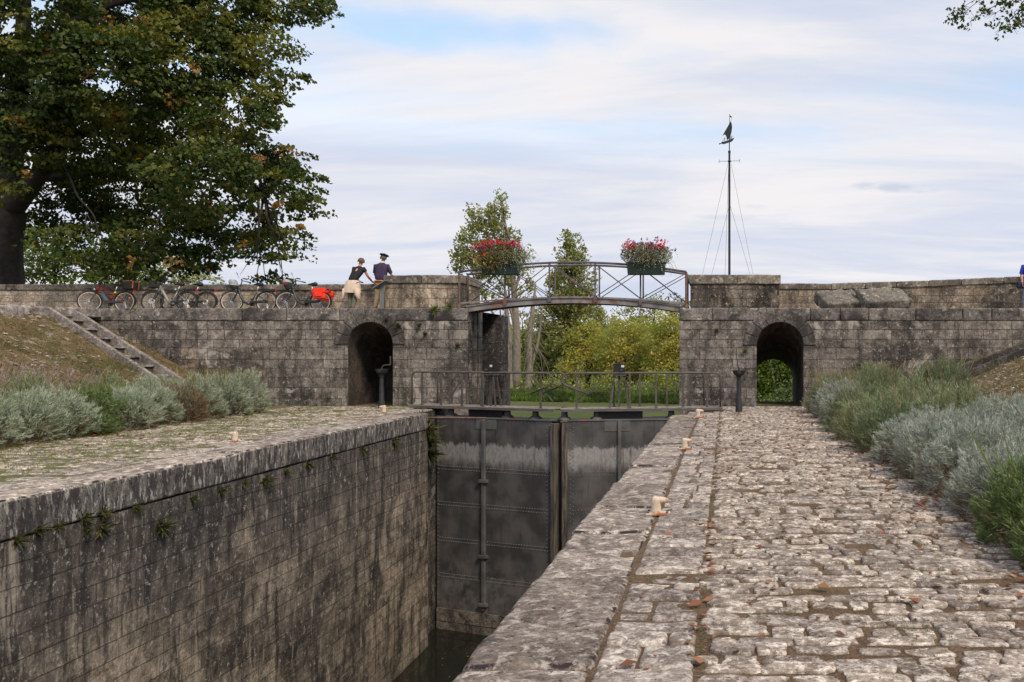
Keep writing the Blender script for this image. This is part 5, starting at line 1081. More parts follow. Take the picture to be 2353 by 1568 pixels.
    loft('shirt', [(low.x, low.y, low.z, 0.165 * b, 0.125 * b, 0), (wa.x, wa.y, wa.z, 0.150 * b, 0.115 * b, tl * .5), (ch.x, ch.y, ch.z - 0.02, 0.180 * b, 0.130 * b, tl), (sm.x, sm.y, sm.z - 0.03, sw + 0.035, 0.105 * b, tl), (sm.x, sm.y, sm.z + 0.025, sw * 0.98, 0.085, tl), (nk.x, nk.y, nk.z - 0.005, sw * 0.50, 0.066, tl), (nk.x, nk.y, nk.z + 0.02, 0.062, 0.058, tl)], opts['shirt'], t)
    for s in 'lr':
        a = V(J['sh' + s]); c_ = V(J['el' + s]); q = opts.get('sleeve', 0.75); mb = MB(); inn = (sm - a).normalized()
        mb.tube([a + inn * 0.05 + V((0, 0, -0.01)), a, a + (c_ - a) * q * .5, a + (c_ - a) * q], [0.060, 0.070, 0.066, 0.066], 12); mb.build('sleeve', opts['shirt'], t, smooth=True, auto=60)
    return t, hd, up, fw
M['blackknit'] = plain('black_cotton', (0.014, 0.015, 0.02), 0.85, 0, 0.3)
M['navy'] = plain('plum_navy_cotton', (0.040, 0.026, 0.060), 0.85, 0, 0.2)
M['olive'] = plain('olive_trousers', (0.12, 0.125, 0.085), 0.85, 0, 0.15)
M['tan'] = plain('tan_trousers', (0.27, 0.19, 0.12), 0.85, 0, 0.12)
M['beige'] = plain('beige_knit', (0.62, 0.48, 0.38), 0.9, 0, 0.1, 14, 0.003)
M['hair'] = plain('brown_hair', (0.13, 0.07, 0.042), 0.7, 0, 0.4, 30, 0.003)
M['greyhair'] = plain('grey_hair', (0.10, 0.07, 0.055), 0.7, 0, 0.3, 30)
M['beret'] = plain('navy_felt', (0.012, 0.014, 0.035), 0.9, 0, 0.2)
M['belt'] = plain('orange_belt', (0.50, 0.16, 0.05), 0.6)
M['collar'] = plain('white_collar', (0.75, 0.75, 0.76), 0.8)
M['blueshirt'] = plain('bright_blue_cloth', (0.02, 0.045, 0.42), 0.7)
M['denim'] = plain('pale_denim', (0.22, 0.32, 0.42), 0.8)
M['shoe'] = plain('brown_shoe', (0.06, 0.045, 0.035), 0.7)
M['navybag'] = plain('navy_bag', (0.012, 0.016, 0.045), 0.7)
YP = 27.55; sc = 1.0
J = dict(pelvis=(-0.06, -0.10, 0.93), waist=(-0.04, -0.06, 1.08), chest=(0.02, 0.06, 1.27), neck=(0.05, 0.15, 1.43), head=(0.075, 0.20, 1.60), shl=(-0.115, 0.12, 1.385), shr=(0.205, 0.10, 1.375),
         ell=(-0.19, 0.27, 1.16), wrl=(-0.10, 0.48, 1.02), elr=(0.29, 0.20, 1.15), wrr=(0.33, 0.47, 0.99), hdl=(0.5, 1, -0.3), hdr=(0.2, 1, -0.15), hipl=(-0.15, -0.10, 0.88), hipr=(0.03, -0.10, 0.88), knl=(-0.14, -0.10, 0.49), knr=(0.05, -0.16, 0.49), anl=(-0.12, -0.14, 0.085), anr=(0.02, -0.30, 0.085), face=(-0.2, 1, -0.3))
t, hd, up, fw = person((XP(818, YP), YP, 2.87), 0, 1.68, J, 'person in black T-shirt, beige jumper tied round the waist, leaning on the parapet', dict(trousers=M['olive'], shirt=M['blackknit'], shoes=M['shoe'], sleeve=0.35, hem=0.03, girth=0.92))
def haircap(t, hd, up, fw, m, name='hair', k=1.0, back=1.0):
    side = up.cross(fw).normalized(); V = []; F = []; nu, nv = 20, 12
    for j in range(nv + 1):
        th = PI * 0.66 * j / nv
        for i in range(nu):
            a = 2 * PI * i / nu; d = fw * (math.sin(th) * math.cos(a)) + side * (math.sin(th) * math.sin(a)) + up * math.cos(th)
            if math.cos(a) > 0.25 and th > PI * 0.36: d = (fw * (math.sin(PI * .36) * math.cos(a)) + side * (math.sin(PI * .36) * math.sin(a)) + up * math.cos(PI * .36))
            p = hd + up * 0.025 - fw * 0.008 + d * (0.112 * k) * (1 + 0.03 * math.sin(7 * a + 3 * th)); V.append(tuple(p))
    for j in range(nv):
        for i in range(nu): F.append((j * nu + i, j * nu + (i + 1) % nu, (j + 1) * nu + (i + 1) % nu, (j + 1) * nu + i))
    return MB().add(V, F).build(name, m, t, smooth=True)
haircap(t, hd, up, fw, M['hair'])
loft('tied_jumper', [(-0.055, -0.09, 1.00, 0.165, 0.135, 0), (-0.06, -0.10, 0.93, 0.190, 0.155, 0), (-0.065, -0.11, 0.80, 0.225, 0.180, 0), (-0.07, -0.11, 0.66, 0.245, 0.19, 0), (-0.07, -0.11, 0.585, 0.255, 0.195, 0)], M['beige'], t, n=32, cap=False, wav=0.075, seed=4, thick=0.012)
for (xa, xb, za, zb_, w_) in ((-0.27, -0.30, 0.72, 0.40, 0.08), (0.13, 0.20, 0.70, 0.36, 0.16)):
    mb = MB(); mb.tube([(xa, -0.24, za), (xa * .5 + xb * .5, -0.27, (za + zb_) / 2), (xb, -0.26, zb_ + 0.05), (xb, -0.25, zb_)], [w_ * .6, w_ * .55, w_ * .35, 0.015], 10); o = mb.build('jumper_sleeve', M['beige'], t, smooth=True)
J = dict(pelvis=(0.0, -0.06, 0.98), waist=(0.0, -0.03, 1.14), chest=(0.0, 0.02, 1.36), neck=(0.01, 0.06, 1.545), head=(0.03, 0.10, 1.70), shl=(-0.185, 0.03, 1.475), shr=(0.185, 0.03, 1.475),
         ell=(-0.235, 0.08, 1.20), wrl=(-0.215, 0.40, 1.00), elr=(0.27, 0.12, 1.20), wrr=(0.31, 0.42, 1.01), hdl=(0.1, 1, -0.3), hdr=(0.1, 1, -0.2), hipl=(-0.09, -0.06, 0.92), hipr=(0.09, -0.06, 0.92), knl=(-0.11, -0.06, 0.51), knr=(0.12, -0.02, 0.51), anl=(-0.12, -0.18, 0.085), anr=(0.13, -0.18, 0.085), face=(0, 1, -0.2))
t, hd, up, fw = person((XP(876, YP), YP, 2.87), 0, 1.8, J, 'person in navy beret, plum shirt and tan trousers leaning on the parapet by the pier', dict(trousers=M['tan'], shirt=M['navy'], shoes=M['shoe'], sleeve=0.85, hem=-0.0, girth=1.08))
haircap(t, hd - up * 0.01, up, fw, M['greyhair'], k=0.94)
mb = MB(); Mx = Matrix.Translation(hd + up * 0.075 - fw * 0.0) @ Matrix.Rotation(R(12), 4, 'Y') @ Matrix.Rotation(R(-10), 4, 'X')
mb.lathe([(0.095, -0.005), (0.10, 0.012), (0.140, 0.028), (0.148, 0.045), (0.125, 0.068), (0.07, 0.082), (0.012, 0.088), (0.010, 0.105), (0.002, 0.106)], 24, Mx); mb.build('beret', M['beret'], t, smooth=True)
mb = MB(); mb.lathe([(0.072, -0.02), (0.070, 0.022), (0.060, 0.03)], 16, Matrix.Translation((0.012, 0.06, 1.57))); mb.build('collar', M['collar'], t, smooth=True)
mb = MB(); mb.lathe([(0.176, 0.0), (0.178, 0.038), (0.172, 0.04)], 24, Matrix.Translation((0, -0.06, 0.955)) @ Matrix.Diagonal((1, 0.80, 1, 1))); mb.build('belt', M['belt'], t, smooth=True)
# person partly outside the right edge, turned towards the camera
J = dict(pelvis=(0.0, 0.0, 0.90), waist=(0.0, 0.0, 1.05), chest=(0.0, 0.0, 1.25), neck=(0, 0.0, 1.43), head=(0, 0.02, 1.58), shl=(-0.17, 0, 1.37), shr=(0.17, 0, 1.37), ell=(-0.23, -0.02, 1.10), wrl=(-0.22, 0.12, 0.88), elr=(0.235, 0.0, 1.10), wrr=(0.21, 0.10, 0.86), hdl=(0, 0.1, -1), hdr=(0, 0.1, -1), spl=(0, -1, 0), spr=(0, -1, 0), pnl=(1, 0, 0), pnr=(-1, 0, 0),
         hipl=(-0.09, 0, 0.85), hipr=(0.09, 0, 0.85), knl=(-0.10, 0.04, 0.47), knr=(0.10, -0.10, 0.47), anl=(-0.10, 0.08, 0.085), anr=(0.10, -0.22, 0.085), face=(0, 1, 0))
px3 = (XP(2366, 26.7), 26.75, 2.88)
t, hd, up, fw = person(px3, R(170), 1.66, J, 'person in bright blue top and pale jeans at the right end of the terrace', dict(trousers=M['denim'], shirt=M['blueshirt'], shoes=M['collar'], sleeve=0.9, hem=-0.08, girth=1.0))
haircap(t, hd, up, fw, M['hair'])
mb = MB(); mb.tube([(0.212, 0.085, 0.885), (0.210, 0.095, 0.87)], 0.034, 14); mb.build('wrist_watch', M['collar'], t)
mb = MB(); rbox(mb, -0.13, 0.13, -0.05, 0.05, -0.13, 0.10, r=0.05, res=0.04, amp=0.012, seed=3, nscale=8); o = mb.build('handbag', M['navybag'], smooth=True, weld=True)
o.location = (px3[0] - 0.26, px3[1] - 0.02, 2.88 + 0.80); tag(o, 'small navy handbag hanging at the hip of the person in blue', 'bag')
# ------------------------------------------------------------------ vegetation
def unit(a): return a / np.maximum(np.linalg.norm(a, axis=1, keepdims=True), 1e-9)
def leafcloud(P, D, size, aspect, rg, jitter=0.9, fold=0.25):
    """one folded four-cornered leaf at every point, long axis near D"""
    n = len(P); d = unit(D + rg.normal(0, jitter, (n, 3))); r = unit(np.cross(d, rg.normal(0, 1, (n, 3)))); nn = np.cross(d, r)
    L = (size * rg.uniform(0.5, 1.4, n))[:, None]; w_ = L * aspect
    a = P - d * L * 0.5; c = P + d * L * 0.5; b1 = P - r * w_ * .5 + nn * L * fold - d * L * .08; b2 = P + r * w_ * .5 + nn * L * fold - d * L * .08
    V = np.stack([a, b1, c, b2], 1).reshape(-1, 3); F = np.arange(n * 4).reshape(-1, 4)
    return V, F
def blades(P, D, length, width, rg, bend=0.25):
    n = len(P); d = unit(D); s = unit(np.cross(d, rg.normal(0, 1, (n, 3)))); L = (length * rg.uniform(0.6, 1.3, n))[:, None]; bd = rg.normal(0, bend, (n, 3)) * L * 0.5
    a = P - s * width / 2; b = P + s * width / 2; c = P + d * L * 0.6 + s * width * .4 + bd * .4; e = P + d * L + bd
    V = np.stack([a, b, c, e], 1).reshape(-1, 3); return V, np.arange(n * 4).reshape(-1, 4)
def inball(n, rg, shell=0.0):
    d = unit(rg.normal(0, 1, (n, 3))); r = (shell + (1 - shell) * rg.uniform(0, 1, n) ** (1 / 3))[:, None]; return d * r

LEAF = {}
LEAF['linden'] = leafmat('linden_leaves', [(0, (0.020, 0.036, 0.008)), (0.45, (0.042, 0.070, 0.013)), (0.8, (0.075, 0.105, 0.020)), (0.975, (0.11, 0.125, 0.025)), (1, (0.34, 0.14, 0.03))], 0.55, (0.20, 0.20, 0.035), 0.9, 0.35, lo=0.50, hi=0.62)
LEAF['linden_gold'] = leafmat('linden_autumn_leaves', [(0, (0.34, 0.17, 0.035)), (0.5, (0.20, 0.09, 0.025)), (1, (0.30, 0.20, 0.045))], trans=0.3)
LEAF['backgreen'] = leafmat('mid_green_leaves', [(0, (0.07, 0.12, 0.02)), (0.5, (0.13, 0.19, 0.03)), (1, (0.22, 0.27, 0.05))], 0.7, (0.07, 0.09, 0.02), 0.8, 0.35)
LEAF['poplar'] = leafmat('poplar_leaves', [(0, (0.20, 0.22, 0.085)), (0.5, (0.32, 0.33, 0.13)), (1, (0.46, 0.45, 0.22))], 0.9, (0.30, 0.29, 0.10), 0.6, 0.4)
LEAF['willow'] = leafmat('yellowing_leaves', [(0, (0.30, 0.30, 0.09)), (0.5, (0.57, 0.53, 0.15)), (0.9, (0.64, 0.52, 0.17)), (1, (0.70, 0.42, 0.18))], 0.55, (0.38, 0.41, 0.12), 0.75, 0.5, lo=0.42, hi=0.6)
LEAF['willow2'] = leafmat('green_willow_leaves', [(0, (0.16, 0.19, 0.05)), (0.5, (0.27, 0.29, 0.08)), (1, (0.40, 0.40, 0.12))], 0.6, (0.30, 0.26, 0.06), 0.6, 0.35)
LEAF['bank'] = leafmat('bank_leaves', [(0, (0.15, 0.19, 0.035)), (0.5, (0.24, 0.29, 0.06)), (1, (0.36, 0.38, 0.10))], 0.9, (0.14, 0.16, 0.05), 0.5, 0.35)
LEAF['shore'] = leafmat('shore_grass_blades', [(0, (0.05, 0.10, 0.015)), (0.5, (0.10, 0.18, 0.03)), (1, (0.20, 0.27, 0.06))], 0.9, (0.05, 0.07, 0.02), 0.8, 0.3, lo=0.42, hi=0.58)
LEAF['bough'] = leafmat('bough_leaves', [(0, (0.03, 0.04, 0.015)), (0.5, (0.06, 0.085, 0.02)), (1, (0.12, 0.14, 0.03))], trans=0.3)
LEAF['lavender'] = leafmat('lavender_leaves', [(0, (0.22, 0.27, 0.19)), (0.5, (0.34, 0.39, 0.29)), (1, (0.50, 0.53, 0.43))], 2.2, (0.22, 0.27, 0.17), 0.5, 0.15)
LEAF['silver'] = leafmat('silvery_leaves', [(0, (0.24, 0.265, 0.235)), (0.5, (0.34, 0.37, 0.335)), (1, (0.50, 0.52, 0.475))], 2.5, (0.24, 0.27, 0.20), 0.5, 0.15)
LEAF['sage'] = leafmat('sage_leaves', [(0, (0.14, 0.17, 0.085)), (0.5, (0.235, 0.27, 0.155)), (1, (0.38, 0.40, 0.27))], 2.0, (0.24, 0.23, 0.10), 0.5, 0.2)
LEAF['rosemary'] = leafmat('rosemary_leaves', [(0, (0.08, 0.11, 0.055)), (0.5, (0.16, 0.20, 0.11)), (1, (0.29, 0.34, 0.22))], 2.0, (0.15, 0.17, 0.06), 0.4, 0.2)
LEAF['green'] = leafmat('green_shrub_leaves', [(0, (0.07, 0.11, 0.035)), (0.5, (0.13, 0.185, 0.065)), (1, (0.24, 0.30, 0.14))], 2.0, (0.12, 0.18, 0.05), 0.4, 0.25)
LEAF['dry'] = leafmat('dry_stems', [(0, (0.09, 0.055, 0.03)), (0.5, (0.17, 0.115, 0.065)), (1, (0.28, 0.21, 0.12))], trans=0.0)
LEAF['drygrass'] = leafmat('dry_grass', [(0, (0.13, 0.12, 0.045)), (0.35, (0.20, 0.165, 0.07)), (0.7, (0.27, 0.20, 0.11)), (1, (0.36, 0.28, 0.17))], 0.6, (0.09, 0.12, 0.03), 0.8, 0.2)
LEAF['grass'] = leafmat('grass_blades', [(0, (0.08, 0.13, 0.025)), (0.6, (0.15, 0.20, 0.045)), (1, (0.26, 0.26, 0.08))], trans=0.25)
LEAF['purple'] = leafmat('purple_spikes', [(0, (0.22, 0.15, 0.17)), (0.6, (0.36, 0.27, 0.31)), (1, (0.44, 0.36, 0.34))], trans=0.1)
LEAF['litter'] = leafmat('fallen_leaf', [(0, (0.13, 0.045, 0.02)), (0.4, (0.22, 0.085, 0.04)), (0.75, (0.32, 0.14, 0.06)), (0.97, (0.20, 0.13, 0.07)), (1, (0.42, 0.06, 0.04))], trans=0.1)
M['bark'] = plain('dark_bark', (0.034, 0.027, 0.022), 0.9, 0, 0.35, 5, 0.03)
M['palebark'] = plain('pale_bark', (0.21, 0.18, 0.145), 0.9, 0, 0.25, 5, 0.01)
M['twig'] = plain('twig_bark', (0.075, 0.055, 0.04), 0.9, 0, 0.3, 9)

def sprays(ell, rg, leaves, size, per_m3, droop=0.3, spread=(0.42, 0.42, 0.16), shell=0.35, jit=0.7, aspect=0.75):
    """ell: list of (x,y,z,rx,ry,rz,density); returns leaf geometry grouped in small drooping sprays"""
    Ps, Ds = [], []
    for (x, y, z, a, b, c, dn) in ell:
        k = max(3, int(per_m3 * dn * a * b * c * 4.19)); cc = inball(k, rg, shell) * np.array([a, b, c]); out = unit(cc + 1e-6) * np.array([1, 1, 0.4]) + np.array([0, 0, -droop])
        for i in range(k):
            m = int(leaves * rg.uniform(0.6, 1.4)); q = inball(m, rg) * np.array(spread) * rg.uniform(0.7, 1.3); o = out[i]
            q[:, 2] += -(q[:, 0] ** 2 + q[:, 1] ** 2) * 0.6 + (q @ (o / np.linalg.norm(o))) * -0.15 * (1 if droop > 0 else -1)
            Ps.append(q + cc[i] + np.array([x, y, z])); Ds.append(np.tile(o, (m, 1)))
    P = np.concatenate(Ps); D = np.concatenate(Ds); return leafcloud(P, D, size, aspect, rg, jit)
def rel(V, base): return V - np.array(base)
def limbs(base, paths):
    mb = MB(); b = Vector(base)
    for pts, r in paths:
        P = [Vector(p) - b for p in pts]; Q = []; RR = []
        for i in range(len(P) - 1):
            for j in range(4): Q.append(P[i].lerp(P[i + 1], j / 4)); RR.append(r[i] + (r[i + 1] - r[i]) * j / 4)
        Q.append(P[-1]); RR.append(r[-1])
        Q2 = [Q[0]] + [(Q[i - 1] + Q[i] * 2 + Q[i + 1]) / 4 for i in range(1, len(Q) - 1)] + [Q[-1]]
        mb.tube(Q2, RR, 10)
    return mb
def branch(a, b, rg, r0, r1=0.012, sag=0.3):
    a = Vector(a); b = Vector(b); L = (b - a).length; pts = []
    for i in range(6):
        t = i / 5; p = a.lerp(b, t) + Vector((rg.uniform(-1, 1), rg.uniform(-1, 1), rg.uniform(-1, 1))) * L * 0.035 + Vector((0, 0, sag * L * 0.25 * math.sin(PI * t))); pts.append(p if 0 < i < 5 else (a if i == 0 else b))
    return pts, [r0 + (r1 - r0) * i / 5 for i in range(6)]

# --- the great linden at the left
rg = np.random.RandomState(7); YT = 31.0; base = (XP(-6, YT), YT, 2.55)
E = [(90, 40, 150, 120, 1), (290, 20, 180, 115, 1), (480, 10, 150, 95, 1), (640, -5, 120, 50, .8), (720, 22, 52, 26, .8), (-60, 200, 130, 160, 1), (90, 200, 130, 115, .9), (260, 170, 160, 120, 1), (420, 130, 140, 110, 1), (530, 110, 60, 80, .8), (640, 105, 55, 26, 1), (655, 185, 55, 25, 1), (620, 140, 30, 60, .8),
     (50, 340, 105, 85, .7), (220, 320, 160, 100, 1), (390, 300, 150, 105, 1), (530, 260, 100, 75, 1), (600, 225, 50, 30, 1), (300, 440, 150, 80, 1), (470, 410, 130, 90, 1), (600, 400, 95, 55, 1), (660, 360, 60, 24, .9), (680, 430, 60, 45, 1), (700, 480, 42, 36, .9),
     (170, 470, 85, 75, .8), (230, 560, 150, 55, .6), (390, 540, 130, 65, .9), (540, 510, 100, 50, .9), (640, 550, 78, 28, .9), (470, 590, 80, 35, .7), (330, 610, 120, 28, .6), (590, 588, 60, 18, .8), (665, 592, 42, 16, .9), (590, 632, 55, 11, .5), (650, 640, 30, 9, .4), (60, 470, 60, 60, .35), (0, 420, 50, 60, .8), (20, 330, 60, 60, .9), (75, 250, 60, 60, .8), (90, -160, 250, 130, .6), (400, -150, 250, 100, .6), (-200, 60, 150, 250, .6), (-180, 380, 110, 130, .6)]
ell = []; tips = []
for i, (px, py, ra, rb, dn) in enumerate(E):
    Y = YT + rg.uniform(-3.6, 3.6) if ra > 70 else YT + rg.uniform(-3.0, 1.0); Y = YT + 2.2 if (30 < px < 190 and 335 < py < 580) else Y; Y = YT - 3 if (px, py) in ((0, 420), (20, 330), (75, 250)) else Y; s = Y / 2000
    big = ra > 90; ell.append((XP(px, Y), Y, ZP(py, Y), ra * s, (1.6 if big else min(ra * s, 1.1)), rb * s, dn * (1.0 if big else 1.5))); tips.append((XP(px, Y), Y, ZP(py, Y)))
Vv, Ff = sprays(ell, rg, 30, 0.150, 9.0, droop=0.7, spread=(0.45, 0.40, 0.15), shell=0.30)
t = empty('linden_tree', base, 'huge dark green linden tree leaning over the parapet and bicycles at the left', 'tree')
link('crown', np_mesh('crown', rel(Vv, base), Ff), LEAF['linden'], t)
G = [(255, 55, 22, 12), (330, 48, 14, 7), (100, 95, 7, 8), (120, 120, 8, 10), (205, 165, 8, 9), (250, 150, 12, 8), (400, 230, 12, 14), (37, 275, 14, 10), (270, 265, 8, 6), (665, 350, 22, 8), (590, 368, 14, 8), (520, 430, 16, 8), (480, 640 - 170, 8, 8), (400, 605, 14, 10), (300, 600, 8, 14), (560, 560, 8, 6), (640, 470, 8, 6), (690, 520, 7, 5), (450, 155, 10, 8), (60, 400, 7, 6)]
eg = []
for (px, py, ra, rb) in G: Y = YT - 3.4 + rg.uniform(-.3, .3); s = Y / 2000; eg.append((XP(px, Y), Y, ZP(py, Y), ra * s, ra * s, rb * s, 1))
Ps = np.concatenate([inball(20, rg) * np.array(e[3:6]) * 1.5 + np.array(e[:3]) for e in eg]); Vg, Fg = leafcloud(Ps, np.tile([0, 0, -1.0], (len(Ps), 1)), 0.15, 0.8, rg)
link('autumn_leaves', np_mesh('autumn_leaves', rel(Vg, base), Fg), LEAF['linden_gold'], t)
w3 = lambda px, py, Y: (XP(px, Y), Y, ZP(py, Y))
trunk = [([base, w3(-4, 560, YT), w3(22, 480, YT)], [0.85, 0.68, 0.52]), ([w3(22, 480, YT), w3(85, 410, 30), w3(128, 335, 29), w3(165, 200, 29), w3(150, 60, 30), w3(140, -120, 30)], [0.42, 0.27, 0.22, 0.19, 0.15, 0.08]), ([w3(8, 500, YT), w3(30, 310, 31.4), w3(50, 150, 31.8), w3(60, -100, 32)], [0.48, 0.36, 0.28, 0.15]),
         ([w3(128, 335, 29), w3(230, 285, 31), w3(330, 250, 30.8), w3(470, 190, 30.6)], [0.20, 0.17, 0.13, 0.05]), ([w3(90, 408, YT), w3(260, 390, 31.5), w3(420, 400, 31), w3(600, 440, 30.8)], [0.20, 0.15, 0.10, 0.04]), ([w3(150, 60, 30), w3(300, -10, 30.4), w3(520, 40, 30.2), w3(575, 130, 30.1), w3(595, 220, 30)], [0.14, 0.11, 0.07, 0.05, 0.025])]
hubs = [Vector(p) for pts, _ in trunk for p in pts[1:]]; paths = []; rr = random.Random(5)
for tp in tips:
    v = Vector(tp); h = min(hubs, key=lambda q: (q - v).length); paths.append(branch(h, v, rr, 0.055, 0.010)); 
    for j in range(2): e = v + Vector((rr.uniform(-.6, .4), rr.uniform(-.8, .8), rr.uniform(-.6, .3))) * .8; paths.append(branch(v.lerp(h, .3), e, rr, 0.02, 0.005, 0.1))
limbs(base, trunk + paths).build('trunk', M['bark'], t, smooth=True)

def tree(name, base, label, crown, mat, size, leaves, per, trunk=None, tr=0.25, tm='bark', group=None, seed=1, droop=0.2, spread=(0.5, 0.5, 0.3), shell=0.4, aspect=0.6, twigs=2, cat='tree'):
    rg = np.random.RandomState(seed); rr = random.Random(seed); t = empty(name, base, label, cat, group); b = Vector(base)
    V, F = sprays(crown, rg, leaves, size, per, droop, spread, shell, aspect=aspect); link('crown', np_mesh('crown', rel(V, base), F), mat, t)
    top = max(crown, key=lambda c: c[2]); tp = trunk or [tuple(base), (b.x * .7 + top[0] * .3, b.y, b.z + (top[2] - b.z) * .45), (top[0], top[1], top[2])]
    paths = [(tp, [tr * (1 - 0.85 * i / (len(tp) - 1)) for i in range(len(tp))])]
    for c in crown:
        k = rr.uniform(0.25, 0.7); i = min(len(tp) - 2, int(k * (len(tp) - 1))); a = Vector(tp[i]).lerp(Vector(tp[i + 1]), k * (len(tp) - 1) - i)
        if a.z > c[2]: a = Vector(tp[0]).lerp(Vector(tp[1]), 0.5)
        paths.append(branch(a, c[:3], rr, tr * .35, 0.02))
        for j in range(twigs): paths.append(branch(c[:3], Vector(c[:3]) + Vector((rr.uniform(-1, 1) * c[3], rr.uniform(-1, 1) * c[4], rr.uniform(-.3, 1) * c[5])) * .85, rr, 0.03, 0.008))
    limbs(base, paths).build('trunk', M[tm], t, smooth=True); return t
def ce(px, py, ra, rb, Y, dn=1, dep=None):
    s = Y / 2000; return (XP(px, Y), Y, ZP(py, Y), ra * s, dep or max(0.5, ra * s), rb * s, dn)
GB = lambda px, Y: (XP(px, Y), Y, gh(XP(px, Y), Y) - 0.1)
# poplars and willows across the basin
Y = 54; tree('poplar_tree', GB(1186, Y), 'tall thin poplar with an uneven grey-green crown rising above the left flower box', [ce(1060, 600, 24, 18, Y), ce(1090, 585, 26, 24, Y), ce(1088, 500, 20, 24, Y), ce(1100, 530, 22, 26, Y), ce(1150, 480, 17, 26, Y), ce(1142, 520, 28, 26, Y), ce(1170, 545, 24, 26, Y, .7), ce(1110, 560, 30, 18, Y, .8), ce(1150, 590, 40, 26, Y, .6), ce(1205, 600, 22, 30, Y, .45), ce(1190, 650, 34, 36, Y, .4), ce(1120, 650, 34, 36, Y, .5), ce(1150, 455, 7, 12, Y), ce(1075, 555, 26, 26, Y, .8), ce(1055, 590, 20, 14, Y), ce(1125, 500, 22, 24, Y), ce(1130, 610, 50, 24, Y, .7)], LEAF['poplar'], 0.20, 26, 13, trunk=[GB(1186, Y), w3(1188, 780, Y), w3(1180, 650, Y), w3(1165, 540, Y), w3(1150, 455, Y)], tr=0.30, tm='palebark', seed=2, droop=-0.5, spread=(0.35, 0.35, 0.4), twigs=3)
Y = 57; tree('poplar_tree', GB(1315, Y), 'smaller conical poplar behind the middle of the footbridge', [ce(1312, 548, 20, 20, Y), ce(1325, 580, 26, 24, Y), ce(1298, 585, 20, 22, Y), ce(1315, 620, 38, 26, Y), ce(1290, 650, 34, 26, Y), ce(1345, 650, 30, 28, Y), ce(1310, 690, 56, 32, Y, .9), ce(1270, 730, 42, 40, Y, .9), ce(1350, 735, 46, 36, Y, .9), ce(1300, 780, 60, 40, Y, .9)], LEAF['poplar'], 0.20, 26, 13, tr=0.28, seed=3, droop=-0.5, spread=(0.35, 0.35, 0.4))
Y = 55; tree('willow_tree', GB(1352, Y), 'yellow-green willow seen under the middle of the footbridge, left of the brighter mass', [ce(1345, 765, 38, 32, Y), ce(1325, 800, 34, 30, Y), ce(1375, 800, 36, 36, Y), ce(1340, 840, 52, 36, Y), ce(1390, 850, 34, 30, Y)], LEAF['willow'], 0.15, 26, 14, tr=0.2, seed=4)
Y = 53; tree('willow_tree', GB(1440, Y), 'broad golden willow under the right half of the footbridge', [ce(1430, 765, 44, 34, Y), ce(1470, 770, 42, 36, Y), ce(1410, 810, 40, 36, Y), ce(1455, 820, 52, 40, Y), ce(1490, 840, 42, 40, Y), ce(1425, 860, 46, 30, Y)], LEAF['willow'], 0.15, 26, 14, tr=0.22, seed=5)
Y = 51; tree('willow_tree', GB(1545, Y), 'golden willow rising beside the right head wall edge', [ce(1540, 745, 40, 36, Y), ce(1520, 790, 42, 40, Y), ce(1560, 800, 46, 50, Y), ce(1530, 850, 52, 40, Y), ce(1585, 760, 30, 50, Y)], LEAF['willow'], 0.15, 26, 14, tr=0.22, seed=6)
Y = 60; tree('willow_tree', GB(1240, Y), 'dark olive willow between the pale trunks and the golden trees', [ce(1250, 790, 34, 34, Y), ce(1240, 840, 40, 34, Y), ce(1275, 830, 34, 40, Y), ce(1225, 800, 18, 20, Y, .5)], LEAF['willow2'], 0.16, 26, 12, tr=0.22, seed=7)
Y = 72; tree('round_tree', GB(1500, Y), 'hazy olive tree far behind the golden willows', [ce(1470, 715, 30, 24, Y), ce(1505, 695, 26, 24, Y), ce(1500, 740, 50, 30, Y), ce(1430, 725, 34, 22, Y, .7)], LEAF['willow2'], 0.2, 20, 4, tr=0.2, seed=8, droop=-.3)
Y = 74; tree('round_tree', GB(1555, Y), 'small green treetop showing above the right end of the bridge girder', [ce(1550, 690, 20, 18, Y), ce(1570, 720, 34, 34, Y)], LEAF['backgreen'], 0.2, 20, 5, tr=0.2, seed=9)
Y = 67; tree('round_tree', GB(1205, Y), 'loose olive tree in the gap behind the pale bare trunks', [ce(1190, 800, 36, 50, Y, .8), ce(1215, 860, 50, 40, Y, .9), ce(1235, 760, 30, 40, Y, .6), ce(1175, 860, 30, 40, Y, .7), ce(1200, 735, 30, 20, Y, .5)], LEAF['willow2'], 0.2, 20, 6, tr=0.16, seed=77)
# bare grey-trunked trees at the left of the opening
for i, (px, Y, lean) in enumerate(((1172, 49, -4), (1212, 50.5, 6))):
    b_ = GB(px, Y); rr = random.Random(40 + i); t = empty('bare_tree', b_, ('pale bare trunk hung with dry twigs, beside the black pier', 'pale bare trunk with hanging twigs, right of the other bare trunk')[i], 'tree')
    tp = [b_, w3(px + lean, 850, Y), w3(px + lean * .5, 780, Y), w3(px + lean * 2, 715, Y), w3(px + lean * 3, 660, Y)]; limbs(b_, [(tp, [0.24, 0.20, 0.17, 0.12, 0.05]), ([tp[1], w3(px + lean * 4, 790, Y), w3(px + lean * 6, 700, Y)], [.12, .09, .03])]).build('trunk', M['palebark'], t, smooth=True)
    ps = []
    for j in range(46):
        k = rr.uniform(0.1, 1); a = Vector(tp[1]).lerp(Vector(tp[-1]), k); e = a + Vector((rr.uniform(-1.2, 1.2), rr.uniform(-1, 1), rr.uniform(-2.4, 0.6))); ps.append(branch(a, e, rr, 0.022, 0.008, 0.8))
    limbs(b_, ps).build('twigs', M['palebark'], t, smooth=True)
